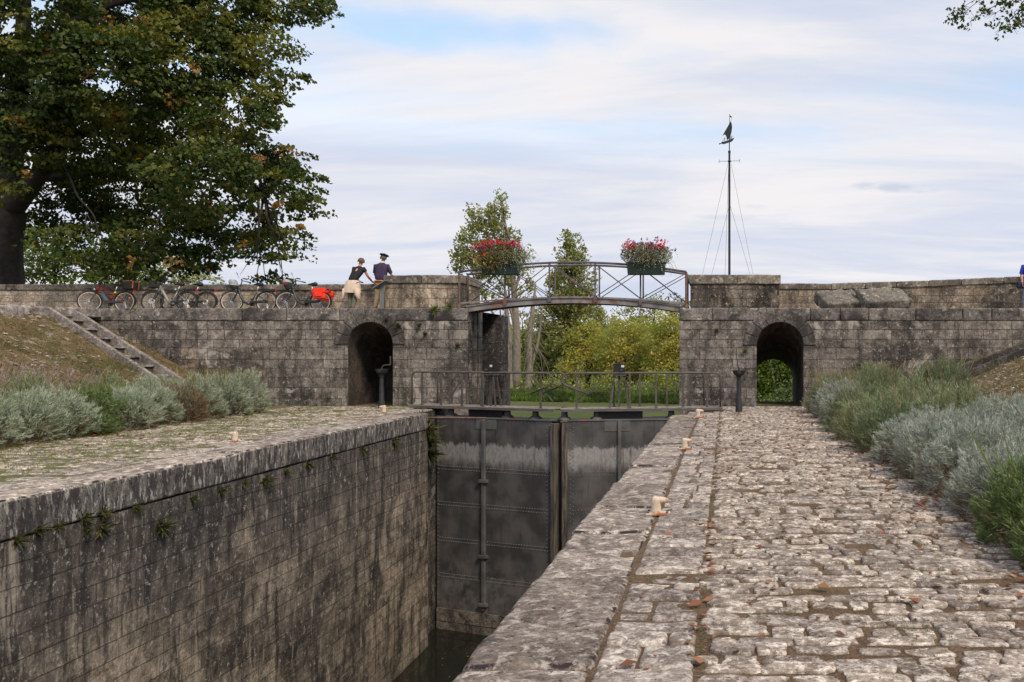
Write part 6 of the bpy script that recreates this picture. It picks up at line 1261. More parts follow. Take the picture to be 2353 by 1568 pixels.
# mass of green low on the far shore, each bush its own
rgb = random.Random(3)
for i, (px, py, ra, rb, Y, m) in enumerate(((1185, 905, 42, 26, 47.5, 'bank'), (1232, 890, 34, 34, 49, 'bank'), (1280, 880, 36, 30, 50, 'willow2'), (1330, 895, 40, 30, 47.5, 'willow2'), (1390, 890, 42, 36, 47, 'bank'), (1450, 900, 38, 28, 46, 'willow2'), (1510, 885, 44, 40, 46, 'bank'), (1555, 880, 36, 44, 45, 'bank'))):
    lab = ['low bright green bush on the far bank, next to the bare trunks', 'leafy green bush on the far bank below the olive willow', 'olive bush on the far bank under the left part of the footway curl', 'dull olive bush on the far bank between the two handrail curls', 'dense green bush on the far bank below the golden willow', 'thin olive bush on the far bank left of the right winch', 'green bush on the far bank right of the right winch', 'green bush on the far bank against the right head wall'][i]
    py += 10; rb *= 1.15; tree('bush', GB(px, Y), lab, [ce(px, py, ra, rb, Y), ce(px - ra * .6, py + rb * .3, ra * .5, rb * .6, Y), ce(px + ra * .6, py + rb * .25, ra * .5, rb * .6, Y)], LEAF[m], 0.14, 22, 11, tr=0.07, seed=60 + i, twigs=1, cat='bush', group='bushes along the far bank')
# trees behind the right archway
Y = 41; tree('round_tree', GB(1800, Y), 'fresh green tree filling the view through the right archway', [ce(1775, 850, 60, 45, Y), ce(1830, 860, 50, 50, Y), ce(1740, 890, 50, 44, Y), ce(1800, 920, 70, 40, Y), ce(1780, 800, 60, 50, Y)], LEAF['backgreen'], 0.15, 26, 16, tr=0.18, seed=31)
Y = 37; tree('bush', GB(1795, Y), 'bright lime green bush at the foot of the tree behind the right archway', [ce(1800, 920, 26, 18, Y), ce(1770, 935, 40, 18, Y), ce(1815, 895, 14, 16, Y)], LEAF['green'], 0.11, 26, 40, tr=0.05, seed=32, cat='bush')
Y = 55; tree('round_tree', GB(1900, Y), 'leafy tree standing far off behind the right archway', [ce(1880, 850, 110, 50, Y), ce(1780, 860, 90, 50, Y), ce(1700, 870, 60, 40, Y)], LEAF['backgreen'], 0.2, 24, 5, tr=0.2, seed=33)
# light green trees behind the linden
for i, (px, Y, m, lab, cr) in enumerate(((110, 48, 'backgreen', 'fresh green tree behind the trunk of the linden', [(90, 600, 70, 45), (130, 560, 60, 50), (60, 640, 60, 30), (170, 620, 60, 40)]), (290, 50, 'backgreen', 'green tree behind the parapet between the red and grey bicycles', [(260, 620, 60, 40), (320, 600, 60, 40), (300, 640, 80, 25), (230, 580, 40, 30)]), (440, 52, 'poplar', 'grey-green tree ending in a low tip above the parapet near the olive bicycle', [(420, 625, 50, 28), (460, 645, 38, 16), (390, 600, 46, 36), (350, 650, 60, 16)]), (20, 50, 'willow2', 'yellowish green tree half hidden behind the left edge of the linden trunk', [(10, 560, 60, 60), (60, 520, 40, 40), (-40, 620, 60, 50)]))):
    tree('round_tree', (XP(px, Y), Y, -1.0), lab, [ce(*c, Y) for c in cr], LEAF[m], 0.19, 22, 4.5, tr=0.2, seed=80 + i)
# far wooded shore of the river
rg = np.random.RandomState(9); n = 45000; X = rg.uniform(-260, 160, n); Yy = rg.uniform(262, 300, n); hh = 9 + 4 * vnoise(np.stack([X, X * 0, X * 0], 1), 0.05, 4, 3); Z = rg.uniform(0, 1, n) ** 0.7 * hh
V, F = leafcloud(np.stack([X, Yy, Z], 1), np.tile([0, 0, 1.0], (n, 1)), 1.5, 0.8, rg); tag(link('far_wood', np_mesh('far_wood', V, F), LEAF['poplar']), 'distant olive wood along the far shore of the river', 'wood', kind='stuff')
# bough reaching in at the top right from a tree outside the frame
bt = (12.5, 19.0, gh(12.5, 19.0)); t = empty('overhanging_tree', bt, 'tree outside the right edge whose leafy bough reaches into the top right corner', 'tree'); Y = 18.5
rg = np.random.RandomState(12); cr = [ce(2215, 15, 38, 22, Y), ce(2205, 38, 20, 10, Y), ce(2290, 30, 44, 26, Y), ce(2325, 62, 34, 16, Y), ce(2300, 70, 26, 12, Y), ce(2345, 30, 30, 30, Y), ce(2230, 50, 14, 8, Y), ce(2400, 20, 60, 50, Y), ce(2450, -60, 100, 70, Y), ce(2330, -50, 80, 40, Y)]
Vv, Ff = sprays(cr, rg, 13, 0.080, 60, droop=0.6, spread=(0.15, 0.15, 0.05), shell=0.1); link('crown', np_mesh('crown', rel(Vv, bt), Ff), LEAF['bough'], t)
rr = random.Random(2); ps = [([bt, (12.3, 19, 5.5), (11.8, 18.8, 9.0)], [0.30, 0.24, 0.18]), ([(12.1, 18.9, 7.4), w3(2560, -60, Y), w3(2420, -40, Y), w3(2300, -10, Y)], [0.14, 0.09, 0.05, 0.02])]
for c in cr: ps.append(branch(w3(2440, -45, Y), c[:3], rr, 0.022, 0.004)); ps += [branch(c[:3], (c[0] + rr.uniform(-c[3], c[3]), c[1] + rr.uniform(-.4, .4), c[2] - rr.uniform(0, c[5])), rr, 0.006, 0.002) for _ in range(4)]
limbs(bt, ps).build('trunk', M['bark'], t, smooth=True)

# ------------------------------------------------------------------ planting beds
def shrub_mesh(rx, ry, h, n_tuft, per, blen, bw, seed, spiky=0.0, lump=0.22, upb=0.5, open_=0.0):
    rg = np.random.RandomState(seed); d = unit(rg.normal(0, 1, (n_tuft, 3))); d[:, 2] = np.abs(d[:, 2]) * 1.0 - 0.22 * rg.uniform(0, 1, n_tuft); d = unit(d)
    k = 1 + lump * vnoise(d, 2.6, seed, 2) + 0.16 * vnoise(d, 6, seed + 3, 1); r = (k * (1 - (0.26 + open_) * rg.uniform(0, 1, n_tuft) ** 1.6))[:, None]
    P = d * r * np.array([rx, ry, h * 0.80]); P[:, 2] = np.maximum(P[:, 2] + h * 0.18, 0.03)
    g = unit(d + np.array([0, 0, upb]) + rg.normal(0, 0.22, d.shape))
    Pb = np.repeat(P, per, 0) + rg.normal(0, 0.008, (n_tuft * per, 3)); al = rg.uniform(-0.4, 1, (n_tuft * per, 1)); gg = np.repeat(g, per, 0); Pb = Pb + gg * al * blen * (0.8 + spiky)
    D = gg * (1.0 + spiky) + rg.normal(0, 0.55, Pb.shape)
    return blades(Pb, D, blen, bw, rg, 0.2)
def stems_mesh(rx, ry, h, n, seed, r=0.005, low=0.75):
    rg = random.Random(seed); mb = MB()
    for i in range(n):
        a = rg.uniform(0, 2 * PI); k = rg.uniform(0.3, 1.0); e = Vector((rx * k * math.cos(a) * .9, ry * k * math.sin(a) * .9, h * rg.uniform(.25, low))); s = Vector((rx * .25 * math.cos(a), ry * .25 * math.sin(a), 0))
        mb.tube([s, s.lerp(e, .5) + Vector((rg.uniform(-.05, .05), rg.uniform(-.05, .05), -0.03)), e], [r * 1.6, r * 1.2, r * .6], 4, caps=False)
    return mb
def spike_mesh(rx, ry, h, n, hh, seed, w=0.006):
    rg = np.random.RandomState(seed); a = rg.uniform(0, 2 * PI, n); k = rg.uniform(0, 1, n) ** .5; P = np.stack([rx * k * np.cos(a), ry * k * np.sin(a), np.full(n, h * 0.7)], 1)
    D = np.stack([np.cos(a) * k * .45, np.sin(a) * k * .45, np.ones(n)], 1) + rg.normal(0, 0.12, (n, 3)); V1, F1 = blades(P, D, hh, w * 1.3, rg, 0.15)
    D = unit(D); m = 9; Pb = np.repeat(P, m, 0) + np.repeat(D, m, 0) * (hh * np.tile(np.linspace(.55, 1.0, m), n))[:, None]; V2, F2 = blades(Pb, np.repeat(D, m, 0) + rg.normal(0, .8, Pb.shape), 0.03, w * 1.3, rg)
    return np.concatenate([V1, V2]), np.concatenate([F1, F2 + len(V1)])
def shrub(x, y, rx, ry, h, kind, label, seed, group, near=False, name='lavender_shrub', spikes=0, cat='shrub'):
    h *= 1.08 if x < 0 else 1.0; z = gh(x, y); t = empty(name, (x, y, z), label, cat, group, rz=seed * 1.3)
    q = 1.9 if near else 1.0
    par = dict(lavender=(620, 15, 0.085, 0.0095, 0.3, .5), silver=(620, 15, 0.075, 0.010, 0.2, .45), sage=(580, 16, 0.10, 0.0085, 0.5, .75), rosemary=(580, 17, 0.09, 0.0085, 0.5, .8), green=(560, 14, 0.075, 0.015, 0.3, .6), dry=(420, 14, 0.09, 0.008, 0.4, .4))[kind]
    sc_ = max(0.6, (rx * ry * h) / (0.62 * 0.55 * 0.9)) ** 0.67
    nb = par[3] * (0.70 if near else 1.0)
    V, F = shrub_mesh(rx, ry, h, int(par[0] * q * sc_), par[1], par[2] * (.8 if near else 1), nb, seed, par[4], upb=par[5], open_=0.1 if kind in ('sage', 'rosemary') else 0.0)
    if spikes:
        V2, F2 = spike_mesh(rx * .9, ry * .9, h, spikes, 0.50, seed); nf = len(F); o = link('foliage', np_mesh('foliage', np.concatenate([V, V2]), np.concatenate([F, F2 + len(V)])), [LEAF[kind], LEAF['drygrass' if kind != 'green' else 'grass']], t)
        o.data.polygons.foreach_set('material_index', np.concatenate([np.zeros(nf, np.int32), np.ones(len(F2), np.int32)]))
    else: link('foliage', np_mesh('foliage', V, F), LEAF[kind], t)
    stems_mesh(rx, ry, h, 70 if near else 45, seed, 0.005).build('woody_stems', M['twig'], t)
    rg = np.random.RandomState(seed + 5); m = int(2600 * sc_); a = rg.uniform(0, 2 * PI, m); k = rg.uniform(.60, 1.0, m); P = np.stack([rx * k * np.cos(a), ry * k * np.sin(a), h * .42 * rg.uniform(0.0, 1, m) ** 1.4 + .02], 1)
    V, F = blades(P, np.stack([np.cos(a), np.sin(a), rg.uniform(-.3, .8, m)], 1), .09, .006, rg); link('dry_twigs', np_mesh('dry_twigs', V, F), LEAF['dry'], t)
    return t
lk = ['lavender'] * 20
spec = [ # x, y, rx, ry, h, kind, spikes, label
 (-12.80, 23.0, .66, .55, .98, 'lavender', 60, 'silvery green lavender shrub ending the left hedge nearest the dark archway'),
 (-12.75, 22.0, .64, .58, .96, 'lavender', 60, 'silvery green lavender shrub second from the archway end of the left hedge'),
 (-12.80, 21.0, .66, .58, .94, 'lavender', 40, 'silvery green lavender shrub third from the archway end of the left hedge'),
 (-12.70, 20.1, .62, .52, .80, 'dry', 0, 'woody brown half-dead lavender shrub, fourth from the archway end of the left hedge'),
 (-12.85, 19.3, .66, .58, .90, 'lavender', 10, 'grey-green lavender shrub directly right of the stair foot in the left hedge'),
 (-12.65, 18.4, .60, .55, .80, 'lavender', 0, 'rounded grey lavender shrub just right of the bright green shrub in the left hedge'),
 (-12.85, 17.5, .60, .55, .84, 'green', 16, 'bright green shrub in the middle of the left grey hedge'),
 (-12.50, 17.0, .40, .45, .42, 'green', 0, 'low bright green plant at the foot of the left hedge, spilling on the paving'),
 (-12.75, 16.6, .62, .55, .82, 'lavender', 12, 'dull lavender shrub just left of the bright green shrub in the left hedge'),
 (-12.70, 15.7, .62, .55, .86, 'lavender', 0, 'large bluish lavender shrub in the left hedge close to the left edge'),
 (-12.75, 14.8, .64, .56, .86, 'lavender', 12, 'lavender shrub cut by the left edge of the photo'),
 (-13.75, 21.3, .60, .60, .90, 'lavender', 12, 'pale lavender shrub in the back row of the left hedge below the stairs'),
 (-13.80, 19.2, .60, .70, .95, 'sage', 20, 'olive sage shrub in the back row of the left hedge near the stair foot'),
 (-13.75, 17.0, .60, .75, 1.0, 'sage', 26, 'loose olive shrub in the back row of the left hedge, behind the bright green one'),
 (-13.8, 15.2, .60, .75, 1.0, 'sage', 26, 'loose straw-coloured shrub in the back row of the left hedge at the left edge')]
for i, (x, y, rx_, ry_, h, k, sp, lab) in enumerate(spec): shrub(x, y, rx_, ry_, h, k, lab, 200 + i, 'shrubs of the left hedge', name='lavender_shrub' if k in ('lavender', 'silver', 'dry') else ('sage_shrub' if k == 'sage' else 'green_shrub'), spikes=sp)
spec = [
 (2.95, 22.9, .80, .75, 1.00, 'sage', 60, 'loose yellowish sage shrub at the far end of the right hedge against the head wall'),
 (3.9, 22.0, .8, .8, 1.15, 'sage', 40, 'tall sage shrub in the back row at the far end of the right hedge'),
 (2.85, 21.3, .70, .68, .92, 'silver', 12, 'pale silvery lavender shrub second from the far end of the right hedge'),
 (3.55, 19.9, .75, .8, 1.15, 'rosemary', 40, 'tall dark green rosemary in the back row of the right hedge'),
 (2.85, 19.6, .68, .75, .88, 'silver', 18, 'silvery lavender shrub in the right hedge in front of the tall rosemary'),
 (4.6, 18.6, .6, .7, 1.05, 'rosemary', 24, 'upright rosemary standing apart at the foot of the right bank'),
 (2.85, 17.8, .66, .8, .90, 'rosemary', 20, 'green rosemary in the front row of the right hedge between silvery shrubs'),
 (3.75, 17.0, .7, .8, 1.0, 'sage', 20, 'sage shrub in the back row of the right hedge beyond the big silvery mass'),
 (2.80, 16.0, .66, .8, .84, 'sage', 10, 'grey-green sage shrub in the front row of the right hedge midway along the paving'),
 (2.80, 14.4, .66, .8, .80, 'rosemary', 14, 'green drooping rosemary in the front row just beyond the big silvery shrubs'),
 (3.8, 14.8, .7, .8, .92, 'sage', 12, 'sage shrub in the back row behind the drooping rosemary'),
 (2.95, 12.8, .68, .75, .78, 'silver', 0, 'silvery lavender shrub starting the big pale mass of the right hedge'),
 (2.92, 11.4, .70, .75, .86, 'silver', 0, 'fat silvery lavender shrub in the middle of the big pale mass of the right hedge'),
 (3.9, 12.2, .75, .8, .88, 'silver', 0, 'silvery lavender shrub in the back row at the right edge of the photo'),
 (2.95, 10.0, .72, .72, .86, 'silver', 0, 'silvery lavender shrub in the right hedge overhanging the paving'),
 (3.9, 10.4, .7, .8, .9, 'silver', 0, 'dense silvery lavender shrub in the second row, cut by the right edge'),
 (2.95, 8.7, .70, .66, .76, 'silver', 0, 'nearest silvery lavender shrub of the right hedge, next to the green shrub'),
 (2.80, 7.45, .60, .62, .72, 'green', 14, 'leafy bright green shrub nearest the viewer at the right edge'),
 (2.75, 6.5, .55, .5, .62, 'green', 14, 'leafy green shrub low at the right edge, the closest to the camera')]
for i, (x, y, rx_, ry_, h, k, sp, lab) in enumerate(spec): shrub(x, y, rx_, ry_, h, k, lab, 300 + i, 'shrubs of the right hedge', near=y < 13, name={'silver': 'lavender_shrub', 'sage': 'sage_shrub', 'rosemary': 'rosemary_shrub', 'green': 'green_shrub'}[k], spikes=sp)
# purple-flowered sage and dry grasses behind the left hedge
def wisps(name, x, y, rx, ry, n, hh, m, label, seed, lean=(0, 0), cat='plant', w=0.007, grp=None):
    rg = np.random.RandomState(seed); z = gh(x, y); a = rg.uniform(0, 2 * PI, n); k = rg.uniform(0, 1, n) ** .5; P = np.stack([rx * .4 * k * np.cos(a), ry * .4 * k * np.sin(a), np.zeros(n)], 1)
    D = np.stack([np.cos(a) * k * rx + lean[0], np.sin(a) * k * ry + lean[1], np.ones(n) * hh], 1) + rg.normal(0, .12, (n, 3)); L = np.linalg.norm(D, axis=1); V1, F1 = blades(P, D, 1.0, w, rg, 0.1)
    D1 = unit(D); m_ = 22; hgt = hh * rg.uniform(.75, 1.1, n); Pb = np.repeat(P, m_, 0) + np.repeat(D1 * hgt[:, None], m_, 0) * np.tile(np.linspace(.45, 1.0, m_), n)[:, None]; V2, F2 = blades(Pb, np.repeat(D1, m_, 0) + rg.normal(0, .7, Pb.shape), 0.045, w * 1.5, rg)
    t = empty(name, (x, y, z), label, cat, grp); link('stems', np_mesh('stems', V1 * np.array([1, 1, hh]), F1), LEAF['drygrass'], t); link('flower_spikes', np_mesh('flower_spikes', V2, F2), m, t); return t
wisps('russian_sage', -14.6, 18.9, .9, .6, 90, 1.05, LEAF['purple'], 'hazy purple-flowered sage leaning before the left stairs', 1, (0.2, 0))
wisps('russian_sage', -14.9, 17.8, .8, .6, 80, 0.95, LEAF['purple'], 'thin faded purple sage to the left of the brighter one on the left bank', 2, (0.3, 0))
wisps('tall_grass', -14.4, 16.4, .8, .8, 90, 1.0, LEAF['drygrass'], 'straw-coloured grass clump behind the left hedge near the left edge', 3)
wisps('tall_grass', -14.8, 18.0 - 2.9, .8, .8, 90, 1.0, LEAF['drygrass'], 'straw-coloured grass clump at the very left edge behind the lavender', 4)
wisps('seed_stalk', 2.75, 22.6, .35, .2, 9, 1.35, LEAF['drygrass'], 'tall dry seed stalks rising from the far end of the right hedge', 5, (-.45, 0), w=0.012)
wisps('russian_sage', 5.0, 20.2, .6, .6, 60, 1.0, LEAF['rosemary'], 'loose upright herb at the foot of the right bank below the stairs', 6)

# grass, litter and ferns
def scatter_blades(name, n, region, length, width, m, label, cat, seed, dens=None, z_off=0.0):
    rg = np.random.RandomState(seed); X = rg.uniform(region[0], region[1], n); Yy = rg.uniform(region[2], region[3], n)
    keep = dens(X, Yy, rg) if dens is not None else np.ones(n, bool); X, Yy = X[keep], Yy[keep]; Z = ground_height(X, Yy) + z_off if z_off is not None else np.zeros(len(X))
    k = 3; P = np.repeat(np.stack([X, Yy, Z], 1), k, 0) + np.append(rg.normal(0, .012, (len(X) * k, 2)), np.zeros((len(X) * k, 1)), 1)
    V, F = blades(P, np.tile([0, 0, 1.0], (len(P), 1)) + rg.normal(0, .55, P.shape), length, width, rg, .4); return tag(link(name, np_mesh(name, V, F), m), label, cat, kind='stuff')
cl = lambda s, sd, th: (lambda X, Y, rg: vnoise(np.stack([X, Y, X * 0], 1), s, sd, 3) > th)
def bank_ok(X, Y, rg):
    c = np.abs((X + 17.1) * 0.31 - (Y - 24.4)) > 0.55
    return (vnoise(np.stack([X, Y, X * 0], 1), 1.6, 5, 3) > -0.25) & c
scatter_blades('bank_grass', 26000, (-19.8, -13.6, 12.5, 25.9), 0.055, 0.009, LEAF['drygrass'], 'dry grass and moss growing over the left bank', 'grass', 1, bank_ok)
scatter_blades('bank_grass', 22000, (3.6, 12, 11, 25.9), 0.06, 0.009, LEAF['drygrass'], 'dry grass growing over the right bank', 'grass', 2, cl(1.6, 6, -0.1))
scatter_blades('bank_tufts', 9000, (-19.5, -13.8, 12.5, 25.9), 0.17, 0.010, LEAF['drygrass'], 'taller straw and green tufts dotted over the left bank', 'grass', 11, lambda X, Y, rg: (vnoise(np.stack([X, Y, X * 0], 1), 2.8, 21, 2) > 0.28) & bank_ok(X, Y, rg))
scatter_blades('bank_tufts', 9000, (3.8, 11.8, 11, 25.9), 0.15, 0.010, LEAF['drygrass'], 'taller straw and green tufts dotted over the right bank', 'grass', 12, cl(2.8, 22, 0.28))
scatter_blades('lawn_grass', 26000, (-25, -19.6, 21.5, 28.1), 0.06, 0.012, LEAF['grass'], 'green lawn at the top of the left bank below the parapet', 'grass', 3)
scatter_blades('joint_grass', 9000, (-12.4, -9.1, 8, 25.6), 0.035, 0.006, LEAF['grass'], 'grass and moss filling the joints of the left paving', 'grass', 4, cl(1.3, 8, -0.05), z_off=0.025)
scatter_blades('joint_grass', 9000, (-0.2, 2.6, 3.2, 25), 0.028, 0.004, LEAF['grass'], 'sparse grass in the joints of the right paving', 'grass', 5, cl(2.6, 9, 0.26), z_off=0.018)
scatter_blades('joint_grass', 500, (-0.20, -0.10, 3, 25), 0.03, 0.004, LEAF['grass'], 'tiny weeds along the straight joint of the right quay slabs', 'grass', 6, z_off=0.01)
scatter_blades('shore_grass', 60000, (-16, 1.5, 41.0, 50), 0.26, 0.03, LEAF['shore'], 'lush green grass along the far shore of the basin', 'grass', 7, lambda X, Y, rg: Y > 43.5 - 0.30 * (X + 8) + 1.0)
def litter(name, n, fx, seed, label):
    rg = np.random.RandomState(seed); X, Y, Z = fx(rg, n); m = len(X); a = rg.uniform(0, 2 * PI, m); s = rg.uniform(0.014, 0.034, m) * np.where(rg.rand(m) < .12, 1.7, 1); d = np.stack([np.cos(a), np.sin(a), rg.uniform(-.2, .2, m)], 1); r = np.stack([-np.sin(a), np.cos(a), rg.uniform(-.3, .3, m)], 1)
    P = np.stack([X, Y, Z + 0.012], 1); s = s[:, None]; up = np.array([0, 0, 1.0]); cu = rg.uniform(.1, .55, (m, 1))
    V = np.stack([P - d * s, P - r * s * .75 + up * s * cu, P - d * s * .2, P + d * s * 1.1 + up * s * cu * .7, P + r * s * .65 + up * s * cu], 1).reshape(-1, 3); b = np.arange(m)[:, None] * 5
    F = np.concatenate([b + np.array([[0, 2, 1, 1]]), b + np.array([[0, 4, 2, 2]])]); F3 = np.concatenate([b + np.array([[0, 2, 1]]), b + np.array([[2, 3, 1]]), b + np.array([[0, 4, 2]]), b + np.array([[2, 4, 3]])])
    return tag(link(name, np_mesh(name, V, F3), LEAF['litter']), label, 'leaves', kind='stuff')
def f1(rg, n):
    X = np.where(rg.rand(n) < .5, 2.45 - np.abs(rg.normal(0, .42, n)), rg.uniform(-.6, 2.5, n)); Y = 3.2 + 21 * rg.rand(n) ** 1.0; X = np.where(rg.rand(n) < .12, -0.14 + rg.normal(0, .05, n), X); return X, Y, np.full(n, 0.008)
litter('fallen_leaves', 1400, f1, 1, 'rusty brown leaves scattered over the right paving and gathered at the hedge foot')
def f2(rg, n): X = -12.3 + np.abs(rg.normal(0, 1.1, n)); Y = rg.uniform(10, 25, n); return X, Y, np.full(n, 0.008)
litter('fallen_leaves', 420, f2, 2, 'brown leaves scattered over the left paving')
def f3(rg, n): X = np.where(rg.rand(n) < .5, rg.uniform(4, 12, n), rg.uniform(-19.5, -14, n)); Y = rg.uniform(13, 25.8, n); return X, Y, ground_height(X, Y)
litter('fallen_leaves', 2600, f3, 3, 'brown leaves lying on the grassy banks')
def f4(rg, n): X = rg.uniform(-7.6, -1.6, n); Y = rg.uniform(12, 22.8, n); return X, Y, np.full(n, -6.13)
litter('fallen_leaves', 140, f4, 4, 'leaves floating on the dark water of the chamber')
def rocks(name, n, reg, seed, label, s=(0.02, 0.06)):
    rg = np.random.RandomState(seed); X = rg.uniform(reg[0], reg[1], n); Y = rg.uniform(reg[2], reg[3], n); kk = vnoise(np.stack([X, Y, X * 0], 1), 0.9, 12, 2) > -0.1; X, Y = X[kk], Y[kk]; n = len(X); Z = ground_height(X, Y); sz = rg.uniform(*s, n)
    oc = np.array([[1, 0, 0], [0, 1, 0], [-1, 0, 0], [0, -1, 0], [.6, .6, .5], [-.6, .6, .55], [-.6, -.6, .5], [.6, -.6, .6], [0, 0, .75]]); f = [(0, 1, 4), (1, 5, 4), (1, 2, 5), (2, 6, 5), (2, 3, 6), (3, 7, 6), (3, 0, 7), (0, 4, 7), (4, 5, 8), (5, 6, 8), (6, 7, 8), (7, 4, 8)]
    V = (oc[None] * (1 + rg.normal(0, .22, (n, 9, 3)))) * np.stack([sz * 1.5, sz, sz * .7], 1)[:, None] + np.stack([X, Y, Z], 1)[:, None]; F = (np.arange(n)[:, None, None] * 9 + np.array(f)[None]).reshape(-1, 3)
    return tag(link(name, np_mesh(name, V.reshape(-1, 3), F), M['cobble']), label, 'stones', kind='stuff')
rocks('loose_stones', 700, (-19.6, -14.2, 14, 25.8), 3, 'pale loose stones poking through the left bank')
rocks('loose_stones', 2600, (3.9, 11.8, 14, 25.8), 4, 'pale loose stones scattered on the right bank', (0.018, 0.045))
def fern(p, n, r, label, seed, m='fern', nrm=(1, 0, -.2), grp='ferns rooted in the chamber wall'):
    rg = np.random.RandomState(seed); D = unit(rg.normal(0, 1, (n, 3)) * .8 + np.array(nrm)); V, F = blades(rg.normal(0, .02, (n, 3)), D, r, .014, rg, .5); nm = 'wall_fern' if 'fern' in grp else 'grass_tuft'
    o = link(nm, np_mesh(nm, V, F), LEAF[m]); o.location = p; return tag(o, label, nm.split('_')[-1], grp)
ORD = 'first second third fourth fifth sixth seventh eighth ninth tenth eleventh twelfth thirteenth fourteenth fifteenth sixteenth seventeenth eighteenth'.split()
LEAF['fern'] = leafmat('fern_fronds', [(0, (0.03, 0.04, 0.012)), (0.6, (0.065, 0.075, 0.022)), (1, (0.15, 0.12, 0.05))], trans=.15)
for i, (px, py, r, n) in enumerate(((35, 1242, .10, 70), (85, 1218, .09, 60), (133, 1208, .08, 50), (192, 1192, .10, 60), (232, 1178, .11, 80), (230, 1215, .13, 90), (195, 1222, .08, 40), (310, 1166, .10, 60), (365, 1210, .16, 130), (440, 1145, .09, 50), (505, 1128, .11, 70), (560, 1112, .09, 50), (605, 1105, .14, 100), (655, 1082, .10, 50), (705, 1068, .12, 80), (760, 1052, .12, 60), (830, 1035, .13, 70), (905, 1015, .15, 90))):
    Yw = -7.85 * 2000 / (px - 1669); lab = ('fern tuft on the left chamber wall, %s from the left edge of the photo' % ORD[i])
    fern((-7.84, Yw, ZP(py, Yw)), n, r * 1.1, lab, 500 + i)
for i, (px, py, Yv) in enumerate(((988, 985, 22.95), (1000, 1010, 23.3), (1008, 1040, 23.6), (996, 960, 23.2))):
    fern((-7.88 - .1 * i, Yv, ZP(py, Yv)), 150, .34, ['trailing greenery in the corner left of the gate, second clump from the top', 'trailing greenery in the corner left of the gate, third clump down', 'lowest trailing greenery in the corner left of the gate', 'topmost trailing greenery beside the end of the left coping'][i], 540 + i, nrm=(.8, -.6, -.7), grp='ferns trailing beside the left gate leaf')
for i, (px, py, r) in enumerate(((917, 750, .14), (964, 749, .09), (978, 769, .10), (1052, 796, .12), (998, 714, .22), (1035, 706, .18), (888, 737, .08), (1647, 762, .10), (1712, 808, .08))):
    fern((XP(px, 25.97), 25.95, ZP(py, 25.97)), 90, r, ['green moss tuft on the right shoulder of the dark archway', 'small tuft between the dark archway and the left footbridge post, upper', 'small moss tuft on the head wall below another, between archway and gate', 'moss tuft low on the head wall corner nearest the left gate leaf', 'straw and green grass clump on top of the head wall near the pier foot', 'short green grass at the foot of the left footbridge post', 'tiny tuft on the keystone of the dark archway', 'little green tuft high on the right head wall beside the opening', 'little green tuft on the head wall left of the right archway'][i], 560 + i, 'grass' if i in (4, 5) else 'fern', (0, -1, .4), 'tufts growing in the head wall')

# ------------------------------------------------------------------ flower boxes on the footbridge
M['boxg'] = plain('dark_green_plastic', (0.012, 0.028, 0.020), 0.5, 0, .15)
PET = {'red': leafmat('red_petals', [(0, (0.55, 0.01, 0.03)), (1, (0.80, 0.03, 0.06))], trans=.3), 'pink': leafmat('pink_petals', [(0, (0.65, 0.03, 0.16)), (1, (0.75, 0.10, 0.32))], trans=.3), 'violet': leafmat('violet_petals', [(0, (0.07, 0.015, 0.20)), (1, (0.14, 0.04, 0.32))], trans=.3), 'yellow': leafmat('yellow_petals', [(0, (0.80, 0.42, 0.10)), (1, (0.80, 0.60, 0.25))], trans=.3), 'orange': leafmat('orange_petals', [(0, (0.75, 0.10, 0.02)), (1, (0.80, 0.2, 0.04))], trans=.3)}
LEAF['trail'] = leafmat('trailing_silver_leaves', [(0, (0.20, 0.24, 0.17)), (0.5, (0.36, 0.40, 0.31)), (1, (0.52, 0.54, 0.44))], trans=.2)
LEAF['boxplant'] = leafmat('box_plant_leaves', [(0, (0.09, 0.10, 0.03)), (0.5, (0.17, 0.16, 0.06)), (1, (0.28, 0.20, 0.10))], 3.0, (0.20, 0.12, 0.06), .6, trans=.3)
